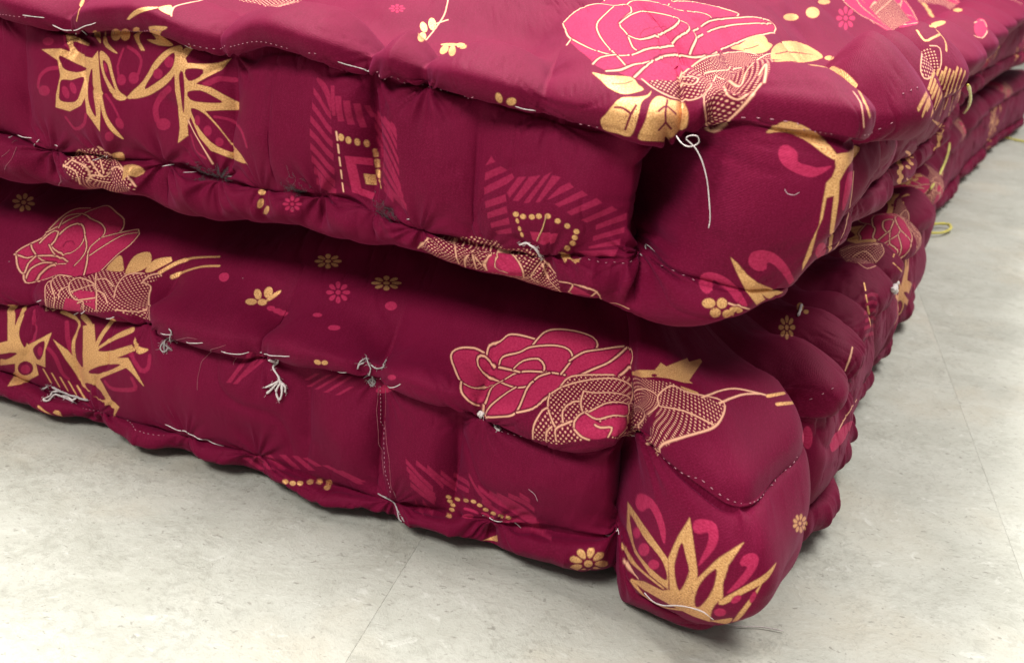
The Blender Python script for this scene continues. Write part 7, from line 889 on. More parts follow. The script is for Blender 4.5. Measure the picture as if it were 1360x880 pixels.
 [1, 1, 2, 0.73, 14, -4200, -462, 16, -8, 20, -11, 18, -1, 13, 18, 12, 33, 20, 47, 17, 39, 23, 70, 55, 48, 14, 26, -17, 35, -13, 28],
 [1, 1, 0, 1.25, 14, -4195, -456, -2, -21, -2, -28, 3, -27, 12, -27, 17, -26, 13, -18],
 [1, 1, 2, 0.73, 14, -4195, -456, -2, -21, -2, -28, 3, -27, 12, -27, 17, -26, 13, -18],
 [1, 1, 0, 1.25, 14, -4216, -186, 18, -2, 23, 0, 26, 0, 25, 1, 23, 0, 16, -4, 21, -16, 7, -13],
 [1, 1, 2, 0.73, 14, -4216, -186, 18, -2, 23, 0, 26, 0, 25, 1, 23, 0, 16, -4, 21, -16, 7, -13],
 [1, 1, 0, 1.25, 14, -4523, -183, 16, -9, 24, -11, 16, -3, 4, 9, -1, 17, -7, 18, -6, 14],
 [1, 1, 2, 0.73, 14, -4523, -183, 16, -9, 24, -11, 16, -3, 4, 9, -1, 17, -7, 18, -6, 14],
 [1, 0, 2, 0, 15, -4487, -459, -12, -20, -3, -30, 3, -31, 4, -25, 10, -20, 20, 4, 22, 18, 27, 27, 23, 21, 25, 21, 2, 16, -20, 11, -34, 10, -39, 3],
 [1, 0, 2, 0, 15, -4339, -474, -13, -20, -11, -30, -9, -32, -4, -30, -1, -28, 7, -25, 16, -27, 23, -23, 25, -7, 27, 19, 25, 31, 14, 32, 0, 23, -7, 25, -9, 24, -10, 18, -14, 18, -16, 12, -14, 9, -15, 13],
 [1, 0, 2, 0, 15, -4235, -543, -5, -19, -3, -30, 0, -33, 7, -30, 18, -25, 26, -26, 26, -22, 19, -14, 19, 17, -8, 18, -12, 24, -14, 26, -11, 24, -11, 27, -10, 25, -9, 19, -17, 21],
 [1, 1, 2, 1.98, 15, -4159, -599, 6, -17, 9, -25, 12, -28, 14, -28, 14, -26, 15, -23, 16, -21, 16, -21, 20, -10, 36, 1, 37, 1, 46, 4, 43, -1, 37, -4, 32, -3, 22, -4],
 [1, 1, 2, 1.98, 15, -4086, -642, 9, -17, 13, -24, 16, -23, 40, 10, 35, 5, 36, 3, 33, -1, 30, -3, 31, -3, 32, -4, 35, -6, 29, -7, 20, -5],
 [1, 0, 1, 0, 15, -3604, -638, 7, 18, -1, 15, -9, 11, -16, 3, -20, -6, -19, -12, -13, -15, -7, -17, 3, -15, 9, -11, 16, -3, 19, 5, 17, 11],
 [1, 0, 2, 0, 16, -5625, -891, 18, 21, -1, 13, -17, 0, -26, -11, -22, -16, -12, -16, 1, -13, 14, -2, 21, 7],
 [1, 0, 2, 0, 16, -5509, -871, 7, 15, -7, 9, -10, 0, -10, 0, -11, -3, -13, -3, -27, -13, -19, -14, -4, -10, 9, -7, 10, -2, 9, -1, 14, 3, 12, 1, 22, 10],
 [1, 0, 2, 0, 16, -5476, -783, -8, 7, -18, -4, -25, -14, -24, -20, -20, -19, -9, -12, 10, -1, 23, 7, 25, 10, 25, 16, 17, 16],
 [1, 0, 2, 0, 16, -5529, -746, -18, -5, -21, -17, -19, -23, -18, -26, -7, -17, 6, -5, 21, 12, 26, 19, 21, 21, 16, 21, 3, 15],
 [1, 0, 2, 0, 16, -5659, -798, -21, -17, -11, -18, 1, -15, 10, -10, 13, -4, 13, 3, 14, 12, 13, 20, 7, 21, -2, 14, -15, 3],
 [1, 0, 2, 0, 16, -5775, -893, -5, -13, 9, -7, 10, 0, 10, 0, 12, 2, 12, 4, 23, 9, 13, 9, 2, 9, -8, 8, -8, 2, -8, 2, -11, 0, -11, -1, -23, -10],
 [1, 0, 2, 0, 16, -5796, -965, 10, -5, 18, 4, 22, 10, 21, 15, 17, 15, 5, 9, -8, 3, -20, -5, -25, -9, -22, -12, -15, -13],
 [1, 0, 2, 0, 16, -5740, -997, 14, 2, 12, 9, 21, 21, 8, 17, 3, 14, -4, 5, -12, -4, -19, -13, -17, -16, -12, -17, -2, -13],
 [1, 0, 2, 0, 16, -5633, -968, 18, 13, 12, 18, -1, 14, -13, 8, -15, 2, -14, -3, -12, -11, -11, -17, -2, -15, 6, -11, 14, -3],
 [1, 0, 2, 0, 5, -3309, -539, 2, 10, -4, 13, -8, 14, -6, 5, -6, 5, -14, 4, -14, -3, -9, -6, -3, -10, 4, -12, 10, -11, 7, -4, 6, -5, 15, -6, 12, 0],
 [1, 0, 2, 0, 5, -3313, -605, 4, 7, 4, 7, 1, 7, 2, 7, -3, 13, -7, 8, -11, 3, -7, -2, -6, -3, -6, -5, -7, -6, -5, -7, -4, -7, -2, -8, -2, -7, 3, -13, 8, -8, 13, -1, 6, 3, 7, 2, 6, 5],
 [1, 0, 2, 0, 5, -3253, -649, 0, 9, 0, 9, -6, 16, -9, 11, -11, 4, -12, -4, -9, -12, -3, -8, -3, -8, 0, -9, 0, -10, 5, -16, 10, -10, 12, -4, 12, 5, 9, 11, 3, 8],
 [1, 0, 2, 0, 5, -3257, -580, 2, 10, -3, 12, -7, 12, -5, 5, -5, 5, -12, 5, -10, -1, -8, -6, -2, -10, 3, -12, 8, -12, 5, -4, 6, -5, 12, -5, 10, 0],
 [1, 0, 2, 0, 5, -3211, -703, 2, 7, -4, 18, -10, 24, -12, 28, -12, 24, -11, 16, -7, 5, -3, -9, 3, -18, 8, -26, 12, -27, 14, -23, 12, -15],
 [1, 0, 2, 0, 5, -2959, -970, -1, 8, -8, 6, -14, 3, -14, -4, -8, -7, 1, -7, 10, -5, 13, -3, 13, 2],
 [1, 0, 2, 0, 5, -2888, -990, 0, 8, -9, 7, -8, 3, -8, 1, -9, 0, -9, 0, -12, 0, -6, -2, 1, -6, 8, -8, 8, -2, 8, -3, 9, -1, 8, -2, 12, 0],
 [1, 0, 2, 0, 5, -2895, -944, -9, 6, -14, 2, -14, -4, -12, -6, -7, -7, -1, -5, 7, -3, 13, -2, 9, 0, 8, 2, 15, 4, 6, 6],
 [1, 0, 2, 0, 5, -2952, -910, -13, -1, -13, -8, -4, -8, 0, -10, 4, -7, 7, -4, 8, 1, 10, 5, 9, 9, 4, 9, -3, 8],
 [1, 0, 2, 0, 5, -3026, -913, -8, -5, -1, -8, 7, -9, 5, -4, 5, -5, 10, -7, 8, -1, 5, 5, -1, 7, -3, 10, -5, 13, -11, 5],
 [1, 0, 2, 0, 5, -3076, -948, 0, -8, 10, -6, 8, -1, 7, -2, 9, 0, 8, -1, 12, 0, 7, 4, -2, 5, -8, 8, -6, 4, -7, 3, -8, 1, -8, 1, -14, -2],
 [1, 0, 2, 0, 5, -3075, -998, 10, -4, 15, -1, 14, 4, 15, 10, 10, 8, 0, 5, -10, 0, -13, 2, -7, 0, -9, 0, -15, -6, -10, -10],
 [1, 0, 2, 0, 5, -3009, -1021, 13, 1, 10, 5, 6, 9, 0, 10, -4, 8, -6, 4, -9, -1, -10, -6, -11, -10, -4, -9, 4, -7],
 [1, 0, 2, 0, 5, -2933, -1019, 8, 5, 0, 7, -8, 9, -8, 1, -6, 4, -9, 9, -9, 1, -4, -4, 0, -8, 4, -10, 8, -10, 7, -10],
 [1, 0, 1, 0, 17, -2764, -732, 3, 14, -5, 10, -10, 4, -12, -4, -9, -11, -3, -14, 4, -11, 11, -3, 12, 4],
 [1, 0, 1, 0, 17, -2704, -754, 2, 12, -6, 11, -6, 3, -6, 2, -8, 1, -8, -1, -14, -4, -6, -5, 0, -9, 6, -10, 5, -5, 5, -5, 6, -2, 7, -2, 14, 4],
 [1, 0, 1, 0, 17, -2695, -681, -7, 8, -12, 1, -13, -7, -13, -11, -11, -13, -3, -9, 4, -6, 16, 4, 16, 3, 14, 8, 8, 10],
 [1, 0, 1, 0, 17, -2737, -636, -11, -1, -12, -10, -8, -15, 0, -6, -2, -8, 1, -13, 3, -6, 7, 1, 12, 11, 6, 7, 5, 7, 6, 14, 0, 12],
 [1, 0, 1, 0, 17, -2803, -644, -9, -9, -2, -12, 3, -13, 8, -11, 9, -7, 7, -1, 5, 7, 3, 13, -1, 15, -4, 13, -9, 7],
 [1, 0, 1, 0, 17, -2859, -704, 0, -10, 5, -10, 7, -1, 5, -3, 7, 0, 10, 2, 13, 4, 6, 6, 1, 8, -6, 10, -5, 4, -6, 4, -6, 1, -7, 2, -14, -6],
 [1, 0, 1, 0, 17, -2872, -779, 6, -7, 13, 0, 16, 9, 15, 14, 10, 13, 3, 9, -6, 4, -12, 0, -18, -7, -14, -8, -10, -14],
 [1, 0, 1, 0, 17, -2833, -825, 10, -1, 13, 12, 10, 18, 3, 9, 3, 9, 1, 14, -4, 7, -8, -3, -11, -10, -8, -9, -8, -10, -7, -15, -1, -14],
 [1, 0, 1, 0, 17, -2763, -816, 10, 10, 4, 14, -3, 16, -7, 13, -8, 8, -7, 0, -6, -7, -4, -15, -2, -17, 3, -16, 9, -7],
 [1, 0, 2, 0, 5, -2490, -934, 0, 9, -9, 9, -8, 1, -7, 2, -12, 2, -7, -6, 0, -9, 9, -9, 6, -3, 7, -3, 13, 0],
 [1, 0, 2, 0, 5, -2411, -961, -1, 8, -11, 8, -8, 3, -9, 3, -9, 2, -9, 1, -14, 1, -6, -3, 2, -6, 11, -8, 7, -4, 8, -5, 9, -3, 8, -2, 15, 0],
 [1, 0, 2, 0, 5, -2422, -912, -10, 7, -15, 3, -15, -2, -12, -5, -7, -6, 0, -6, 7, -4, 15, -3, 9, 0, 8, -1, 15, 3, 7, 6],
 [1, 0, 2, 0, 5, -2485, -870, -13, 3, -10, -5, -5, -9, 0, -12, 3, -10, 7, -5, 9, 1, 11, 5, 9, 7, 3, 9, -4, 9],
 [1, 0, 2, 0, 5, -2561, -857, -8, -4, 0, -9, 8, -12, 6, -6, 6, -5, 12, -8, 8, -3, 4, 4, 0, 8, -4, 13, -8, 12, -12, 8],
 [1, 0, 2, 0, 5, -2609, -886, 1, -9, 10, -9, 8, -3, 8, -3, 9, -2, 8, -2, 14, -1, 7, 3, -2, 6, -10, 9, -8, 4, -7, 5, -8, 3, -9, 3, -14, 1],
 [1, 0, 2, 0, 5, -2601, -939, 10, -7, 14, -3, 15, 1, 13, 6, 7, 7, 1, 5, -8, 5, -14, 3, -9, 0, -8, 1, -15, -3, -8, -6],
 [1, 0, 2, 0, 5, -2539, -983, 13, -1, 10, 4, 5, 9, 0, 11, -4, 10, -6, 6, -8, 0, -11, -4, -9, -9, -5, -9, 4, -10],
 [1, 0, 2, 0, 5, -2460, -991, 8, 4, 0, 9, -8, 11, -6, 5, -7, 6, -12, 7, -11, -1, -4, -3, 0, -9, 2, -14, 12, -7, 13, -7],
 [1, 0, 1, 0, 5, -2372, -803, 1, 12, -6, 13, -13, 13, -7, 5, -8, 5, -17, 5, -14, -3, -8, -9, -2, -13, 5, -15, 12, -13, 9, -5, 8, -4, 17, -3, 15, 4],
 [1, 0, 1, 0, 5, -3198, -587, 0, 8, -3, 10, -6, 12, -5, 4, -4, 5, -10, 6, -8, 0, -5, -4, -2, -8, 3, -11, 7, -10, 5, -5, 4, -4, 10, -6, 8, -1],
 [1, 0, 1, 0, 5, -3158, -612, 0, 8, -4, 12, -7, 13, -5, 6, -5, 5, -10, 8, -8, 2, -6, -4, -1, -8, 4, -11, 8, -12, 5, -6, 6, -5, 10, -7, 9, -3],
 [1, 0, 1, 0, 5, -3083, -586, 2, 10, -15, -6, -44, -19, -6, 8, -5, 7, -10, 9, -9, 4, -5, -3, 0, -8, 4, -12, 9, -14, 6, -6, 5, -7, 12, -11, 42, 28],
 [1, 0, 1, 0, 5, -2788, -515, 2, 8, -5, 8, -9, 6, -7, 2, -6, 2, -15, -1, -14, -6, -9, -8, -2, -7, 5, -7, 11, -6, 7, -1, 6, -3, 16, 2, 11, 4],
 [1, 0, 1, 0, 5, -2630, -477, 1, 9, -4, 12, -11, 12, -8, 4, -7, 4, -16, 4, -14, -1, -8, -6, -1, -9, 5, -11, 12, -10, 7, -4, 8, -4, 15, -6, 12, 0],
 [1, 0, 1, 0, 5, -3605, -646, 7, 14, 1, 13, -6, 8, -10, 2, -14, -4, -13, -11, -11, -13, -5, -14, 0, -12, 5, -8, 11, -2, 12, 4, 13, 9],
 [1, 0, 2, 0, 5, -2625, -157, -6, 8, -9, 6, -11, 1, -10, -3, -6, -7, -3, -9, 1, -9, 6, -8, 9, -5, 10, -1, 10, 2, 7, 7, 3, 8],
 [1, 0, 2, 0, 5, -2578, -173, -4, 10, -7, 9, -10, 6, -9, 1, -8, -2, -4, -6, -1, -9, 3, -9, 7, -8, 8, -5, 9, -2, 9, 2, 5, 5],
 [1, 0, 4, 0, 5, -3355, 205, 17, -28, 15, -25, 14, -24, 12, -24, 10, -23, 1, -24, 6, -25, 68, -147, 15, -19, 12, 4, 14, -1, -19, 31, -59, 127, 1, 26, -3, 24, -13, 23, -13, 23, -13, 23, -13, 25, -15, 26, -18, 3],
 [1, 0, 4, 0, 5, -3306, 203, 17, -24, 15, -24, 15, -23, 14, -23, 15, -22, 15, -22, 11, -22, -3, -28, 56, -122, 13, -13, 51, -14, -87, 145, -1, 28, -14, 22, -14, 22, -14, 23, -13, 22, -13, 23, -15, 23, -15, 24, -16, 3],
 [1, 0, 4, 0, 5, -3268, 153, 18, -19, 17, -20, 16, -19, 16, -19, 17, -18, 16, -19, 16, -19, 12, -3, 19, 0, -17, 19, -14, 19, -19, 19, -18, 18, -16, 19, -16, 19, -16, 19, -15, 2],
 [1, 0, 4, 0, 5, -2835, 127, 21, -15, 16, -19, 31, -27, 21, -6, 20, -7, -29, 23, -33, 26, -20, 23, -12, 1],
 [1, 0, 4, 0, 5, -2822, 168, 16, -13, 21, -23, 34, -25, 29, -22, 25, -20, 24, -18, 18, -4, 17, -4, -22, 17, -24, 18, -26, 19, -28, 21, -30, 24, -31, 26, -10, 4],
 [1, 0, 4, 0, 5, -2774, 169, 33, -25, 29, -23, 27, -20, 26, -20, 25, -18, 24, -17, 21, -17, 17, -3, 16, -2, -19, 16, -23, 16, -24, 17, -25, 18, -26, 19, -26, 20, -29, 22, -22, 7],
 [1, 0, 4, 0, 5, -2687, 157, 28, -21, 26, -20, 26, -20, 26, -18, 24, -17, 23, -17, 21, -18, 16, -2, 17, -3, -19, 18, -23, 17, -24, 18, -25, 17, -25, 17, -26, 19, -26, 20, -19, 5],
 [1, 0, 4, 0, 5, -2592, 150, 24, -16, 22, -15, 23, -15, 24, -15, 16, -2, 16, -2, -24, 15, -23, 16, -22, 14, -22, 15, -16, 2],
 [1, 0, 1, 0, 5, -2145, -115, -3, 15, -88, 175, -34, 27, -16, 14, -19, -1, -16, -7, -6, -7, 3, -11, 12, -10, 23, -8, 82, -173, 31, -17, 19, 1],
 [1, 0, 1, 0, 5, -2128, -198, -1, 8, -9, 9, -15, 10, -9, 4, -11, 6, -21, 8, -15, 2, -4, -8, 5, -12, 13, -13, 16, -11, 9, -4, 8, -3, 15, -3, 12, 2],
 [1, 1, 4, 3.01, 18, -3971, 187, 4, 22, 3, 32, -4, 26, -22, 23, -32, 1, -18, -13, -22, -21, -26, -23, -26, -21, -9, -15],
 [1, 1, 4, 3.01, 18, -4095, 365, 11, 20, 10, 30, -10, 25, -26, 11, -45, 13, -55, 13, -50, 9, -36, 3, -33, -6, -17, -15, -12, -10],
 [1, 1, 4, 3.01, 18, -4869, 317, 10, 11, 13, 18, 12, 27, 6, 25, 3, 32, 1, 35, 2, 34, 2, 27, 14, 33, 14, 13],
 [1, 1, 4, 3.01, 18, -4752, 108, 5, 23, 3, 33, 2, 37, 1, 33, 4, 31, 5, 32, 4, 29, 3, 22],
 [1, 1, 4, 3.01, 18, -5034, 65, 6, 19, 10, 29, 12, 37, 34, 29, 2, 28, -7, 39, -11, 33, -28, 31],
 [1, 1, 2, 2.58, 18, -4810, 34, 24, 7, 35, 10, 37, 15, 28, 12, 29, 14, 9, 22, -7, 31, -17, 36, -21, 37, -11, 29, -5, 29, -4, 28, -1, 29, 2, 30, 6, 29, 38, 21, 23, 21, 21, 18, 14, 13],
 [1, 1, 2, 4.3, 18, -4628, 42, 28, 10, 36, 16, 31, 21, 11, 20, 5, 22, 0, 29, -3, 37, -3, 27, -2, 31, -3, 35, -7, 36, -9, 36, -10, 32, -9, 24],
 [1, 1, 2, 3.44, 18, -4256, -94, -104, 130, -7, 21, -12, 25, -14, 25, -12, 25, -16, 32, -16, 35, -16, 31, -14, 22],
 [1, 1, 2, 3.87, 18, -4153, 62, -18, 10, -28, 14, -33, 18, -34, 20, -22, 16, -40, 27, -20, 18, -32, 23, -27, 20, -19, 15],
 [1, 0, 2, 0, 18, -4609, 108, 37, -14, 36, -13, 33, -12, 15, 27, 12, 26, 10, 28, 8, 28, 6, 28, 6, 28, 42, -5, 40, -5, 29, 1, 55, -11, 35, -14, 31, -12, 30, -12, 28, -13, 39, -13, 12, 14, 9, 16, -17, 13, -22, 14, -34, 17, -34, 15, -33, 17, 35, -7, 36, -7, 33, -7, 16, 21, 23, 19, -33, 17, -32, 17, -38, 18, -41, 21, -41, 22, -34, 20, -32, 19, -36, 21, -41, 26, 21, 13, 14, 20, 12, 23, 6, 26, 5, 29, 20, 19, 15, 20, 30, 9, 28, 10, -34, 40, -31, 37, -18, 93, 0, -84, 10, -25, 16, -30, -33, -5, -33, -4, -43, 3, -23, -11, -41, 1, -17, -18, -7, -20, -63, -2, -57, 11, -29, -10, -27, -15, -15, -23, -9, -26, -8, -27, -9, -29, -8, -29, -9, -28, -10, -28, -9, -28, -10, -27, -10, -26, -12, -25, -13, -25, -13, -24, 19, 15, 18, 15, 18, 15, 17, 16, 16, 16, 12, 24, 11, 24, 11, 25, 46, 13, 37, 8, 20, -38, 10, -33, 8, -31, 5, -29, -3, -28, -5, -28, -4, -29, -2, -30, -4, -29],
 [1, 0, 2, 0, 18, -4132, 241, 15, 10, 26, 18, 24, 25, 18, 20, 20, 25, 16, 28, 9, 25, 2, 12, -8, -4, -16, -18, -21, -22, -23, -21, -20, -15, -29, -13, -26, -10, -14, -12, 7, -30],
 [1, 0, 0, 0, 18, -4545, 427, 25, -18, 39, -24, 44, -24, 40, -18, 29, -9, 65, -18, 52, -16, 38, -9, 17, -1, -14, 13, -45, 26, -54, 31, -49, 30, -67, 24, -47, 10, -37, 13, -36, 4],
 [1, 0, 0, 0, 18, -4426, 243, 15, -15, 34, -23, 39, -25, 45, -27, 31, -17, 35, -16, 37, -13, 32, -10, 19, -3, 1, 19, -22, 32, -20, 17, -29, 18, -34, 18, -37, 16, -57, 20, -37, 7, -39, 6],
 [1, 0, 0, 0, 18, -4623, 552, 33, -19, 50, -13, 39, 22, 43, 2, 29, 21, 14, 27, -2, 22, -21, 10, -52, 8, -28, -12, -12, -19, -62, -14, -22, -20],
 [1, 0, 0, 0, 18, -4706, 303, 15, -28, 10, -35, 9, -36, 11, -32, 9, -25, 22, -36, 22, 3, 5, 17, 3, 27, 2, 32, 1, 34, 3, 31, 3, 27, 2, 39, -1, 39, -6, 35, -11, 23, -21, 4, -24, -16, -18, -23, -35, -15, -4, -29],
 [1, 0, 2, 0, 18, -4120, 102, 21, 9, 7, 23, 35, 16, 20, 3, 27, -4, 16, 1, -10, 14, -25, 20, -20, 11, -21, -7, -32, -19, -1, -25, -13, -27],
 [1, 0, 2, 0, 18, -5213, -98, 19, 8, 17, 10, -33, 140, 23, 33, 6, 29, 20, 34, 12, 32, 7, -32, -2, -33, -7, -34, 8, -29, 15, -126, 12, 108, 6, 31, 14, 33, -4, 29, -4, 31, -5, 31, -4, 31, 22, 24, 21, 24, 19, 25, 12, 27, 17, -14, 42, -25, 34, -24, 30, -19, 25, -18, 24, -18, 22, -16, -6, 27, -8, 27, -9, 28, -10, 29, -12, 31, -4, 35, -7, 39, -14, 44, -19, 48, -21, -7, -22, -6, -26, -2, -9, 40, -3, 33, -2, 35, -37, 30, -42, 35, -69, 63, -33, 40, 5, 20, -15, 13, -21, 9, -26, 9, -6, -14, -15, -16, -30, -22, -19, -11, 102, -120, 19, -49, 16, -42, -35, 14, -41, 21, -51, 30, -50, 30, 20, -43, 29, -49, 41, -34, 36, -29, 32, -28, 30, -26, -35, 15, -35, 15, -37, 15, -12, -30, -17, -27, -18, -28, 36, -19, 34, -17, 31, -15, 32, -15, -4, -39, -6, -38, -10, -36, -13, -36, -9, -34, -8, -33, -26, -35],
 [1, 0, 0, 0, 18, -5111, 243, -1, -38, 6, -44, 8, -34, 7, -13, 8, 13, 10, 29, 11, 38, 11, 39, 8, 31, -1, 43, -11, 37, -11, 13, -8, -15, -13, -30, -14, -35],
 [1, 0, 0, 0, 18, -4993, 346, 23, -29, 32, -30, 29, -20, 17, -4, 3, 12, -2, 25, -7, 32, -10, 32, -10, 25, -27, 40, -25, 11, -9, -14, -8, -27, -8, -28],
 [1, 0, 0, 0, 18, -5298, 505, 23, -18, 35, -22, 35, -21, 26, -13, 37, -10, 7, 12, -20, 18, -30, 24, -40, 28, -32, 20, -39, 4],
 [1, 0, 0, 0, 18, -5303, 51, -2, 9, 5, 29, 11, 42, 5, 45, 5, 43, 5, 31, 22, 42, 28, 25, 16, -12, 0, -23, -4, -34, -11, -41, -16, -44, -11, -39, -20, -35, -23, -27],
 [1, 0, 0, 0, 18, -5046, 545, -14, 31, -26, 32, -43, 32, -31, 10, -23, -6, -10, -23, 6, -34, 19, -36, 27, -31, 27, -18, 29, -8, 30, 3, 12, 19],
 [1, 0, 4, 0, 18, -5075, 561, -9, 21, -17, 21, -29, 20, -18, 6, -13, -6, -6, -14, 2, -20, 11, -22, 16, -20, 16, -11, 19, -4, 20, 1, 9, 11],
 [1, 0, 4, 0, 18, -4911, 347, -2, 10, -3, 9, -8, 16, -9, 12, -10, 2, -6, -7, -2, -14, 0, -10, 0, -9, 2, -9, 2, -9, 7, -15, 8, -10, 9, -2, 7, 6, 5, 13, 0, 9],
 [1, 1, 2, 1.29, 18, -4958, 527, 2, 25, 7, 34, 6, 35, 2, 26],
 [1, 1, 2, 1.29, 18, -4903, 553, 4, 23, 8, 33, 7, 35, 4, 24],
 [1, 1, 2, 1.29, 18, -4847, 576, 5, 23, 10, 32, 11, 31, 8, 20],
 [1, 1, 2, 1.29, 18, -4791, 598, 9, 20, 15, 27, 18, 25, 12, 18],
 [1, 1, 2, 1.29, 18, -4732, 619, 11, 17, 19, 25, 37, 14, 20, 12],
 [1, 0, 2, 0, 18, -4965, 838, 14, 0, 25, 8, 24, 9, 25, 8, 17, 16, -104, -29],
 [1, 0, 2, 0, 18, -4848, 857, 14, -14, 23, -1, 13, 11, 3, 29],
 [1, 0, 4, 0, 19, -3290, 834, 13, 27, 14, 28, 24, 17, 18, 32, 19, 29, 21, -23, 69, -68, -71, 45, -13, -18, -18, -22, -21, -22, -24, -23, -18, 1],
 [1, 0, 4, 0, 19, -3241, 813, 30, 25, 16, 36, 11, 20, 65, -35, 48, -26, 25, -20, 21, -27, -37, -9, -34, 11, -29, 14, -33, -34, -38, -10, -17, 10],
 [1, 0, 4, 0, 19, -3131, 718, 11, 32, 28, 1, 30, 1, 31, 2, 38, 12, 11, -13, 18, -2, -31, -2, -25, -3, -14, -18, -18, -21, -30, -7, -27, 12],
 [1, 0, 4, 0, 19, -3014, 674, 27, 9, 23, 15, 20, 16, 18, 20, 20, 10, 24, -7, 30, -12, -24, -13, -21, -14, -20, -15, -22, -15, -23, -13, -26, 9],
 [1, 0, 4, 0, 19, -2918, 651, 17, 12, 24, 7, 23, 9, 22, 10, 22, 10, 22, 8, 32, -14, 30, -13, -24, -8, -29, -3, -28, -4, -20, -11, -22, -10, -22, -9, -28, 10],
 [1, 0, 4, 0, 19, -2840, 639, 25, 7, 28, 3, 38, -5, 30, 2, 26, -9, 27, -10, -27, -5, -28, -5, -31, 0, -42, 8, -23, 8],
 [1, 0, 4, 0, 19, -2666, 619, 33, 3, 31, 4, 32, 3, 32, 4, 30, 5, 29, 7, 27, 9, 26, 9, 25, 10, 19, -1, 20, -3, -23, -12, -24, -12, -24, -11, -26, -10, -27, -8, -29, -7, -31, -4, -37, 1, -29, -6, -26, 9],
 [1, 0, 4, 0, 19, -2553, 615, 32, 3, 30, 4, 28, 7, 27, 8, 25, 9, 24, 11, 19, -1, 19, 0, -23, -13, -23, -12, -24, -11, -25, -10, -26, -8, -29, -7, -27, 10],
 [1, 0, 2, 0, 19, -2891, 824, -1, 9, -12, 18, -6, 10, -11, 13, -18, 21, 0, -13, 0, -13, 2, -14, 2, -13, 4, -10, 17, -13, 10, -2, 9, 2],
 [1, 0, 2, 0, 19, -2832, 809, 0, 7, -5, 8, -9, 6, -11, 5, -11, 1, -8, -2, -4, -5, 0, -8, 5, -8, 8, -7, 10, -4, 10, -1, 9, 3],
 [1, 0, 2, 0, 19, -2787, 790, 3, 7, -2, 6, -8, 6, -9, 5, -10, 0, -8, -2, -4, -6, -2, -6, 1, -8, 5, -6, 7, -4, 10, -1, 9, 3],
 [1, 0, 2, 0, 19, -2747, 754, 9, 9, 4, 11, -3, 7, -8, 3, -10, -1, -11, -3, -9, -7, -8, -11, -4, -8, 4, -2, 7, -1, 10, 0, 10, 1],
 [1, 0, 2, 0, 19, -2688, 747, -1, 3, 0, 2, -5, 2, -8, 1, -9, 0, -10, -1, -9, -3, -4, -2, 7, -2, 10, -2, 11, -1, 9, 0, 7, 1],
 [1, 0, 2, 0, 19, -2613, 742, -6, 3, -8, 2, -10, 1, -8, 1, -10, 0, -7, -1, -2, -2, 4, -2, 16, -17, 14, -11, 10, -3, 6, 5, 10, -1],
 [1, 0, 2, 0, 19, -2618, 754, 8, 8, 3, 8, -3, 6, -7, 2, -10, -1, -17, -8, -5, -3, -7, -7, -2, -5, 4, -2, 8, -1, 8, 0, 8, 1],
 [1, 0, 4, 0, 20, -2059, 394, 15, 8, 15, 9, 20, 13, 20, 14, 18, 14, 17, 16, 16, 13, 15, 14, 14, 13, 13, 15, 9, 11, 10, 12, 0, 17, 0, 17, -10, -12, -9, -12, -13, -15, -14, -15, -14, -14, -15, -14, -17, -16, -18, -15, -18, -15, -19, -13, -15, -9, -14, -9, -3, -14],
 [1, 0, 4, 0, 20, -2044, 436, 15, 9, 15, 9, 20, 14, 18, 15, 18, 16, 17, 16, 15, 14, 14, 15, 13, 14, 13, 14, 19, 23, 0, 17, 0, 18, -19, -23, -13, -15, -14, -13, -14, -16, -14, -15, -17, -17, -17, -17, -17, -17, -20, -14, -14, -10, -15, -9, -1, -14],
 [1, 0, 4, 0, 20, -2019, 482, 13, 7, 12, 9, 17, 13, 16, 15, 16, 13, 15, 15, 13, 13, 13, 12, 13, 12, 12, 13, 17, 20, 0, 19, -1, 21, -17, -23, -12, -14, -13, -12, -13, -13, -13, -13, -15, -15, -15, -16, -17, -13, -16, -15, -12, -10, -12, -9, 0, -15],
 [1, 0, 4, 0, 20, -2011, 529, 17, 14, 12, 10, 14, 8, 13, 11, 13, 12, 14, 11, 13, 12, 14, 12, 14, 13, 19, 23, -1, 23, -3, 26, -18, -29, -14, -16, -14, -13, -13, -13, -13, -14, -13, -10, -14, -10, -11, -13, -13, -8, -19, -12, 2, -19],
 [1, 0, 4, 0, 20, -1986, 647, 2, 41, -13, 60, 20, 4, 21, 2, 16, 21, 10, 19, -27, -22, -30, -19, -21, -3, 6, -41, 10, -35],
 [1, 0, 4, 0, 20, -1941, 644, 12, 31, 8, 41, -2, 33, 25, 3, 6, 2, 16, 21, -34, -21, -25, -3, -24, -2, 9, -52, 6, -29],
 [1, 0, 4, 0, 20, -1987, 386, 15, 6, 14, 7, 19, 11, 18, 11, 17, 14, 16, 15, 13, 16, 12, 17, 11, 17, 11, 18, 8, 14, 8, 13, 0, 15, 1, 17, -9, -14, -8, -14, -11, -18, -11, -18, -12, -17, -13, -15, -15, -15, -16, -15, -18, -12, -18, -11, -14, -7, -14, -7, -2, -14],
 [1, 0, 4, 0, 20, -1911, 401, 20, 19, 13, 14, 13, 15, 13, 17, 13, 19, 13, 17, 12, 17, 15, 20, 15, 21, 12, 17, 16, 14, 3, 13, 3, 12, -19, -7, -12, -16, -16, -22, -16, -21, -13, -17, -13, -18, -13, -18, -13, -17, -13, -15, -13, -15, -19, -18, -1, -15],
 [1, 0, 4, 0, 20, -1839, 440, 9, 14, 9, 14, 13, 22, 12, 19, 13, 21, 14, 22, 26, 1, 23, -11, 20, -8, 20, -7, 25, -5, 2, 17, 1, 16, -21, 1, -21, 6, -22, 9, -24, 10, -25, 4, -16, -23, -14, -22, -14, -22, -12, -18, -8, -14, -10, -14, 0, -16],
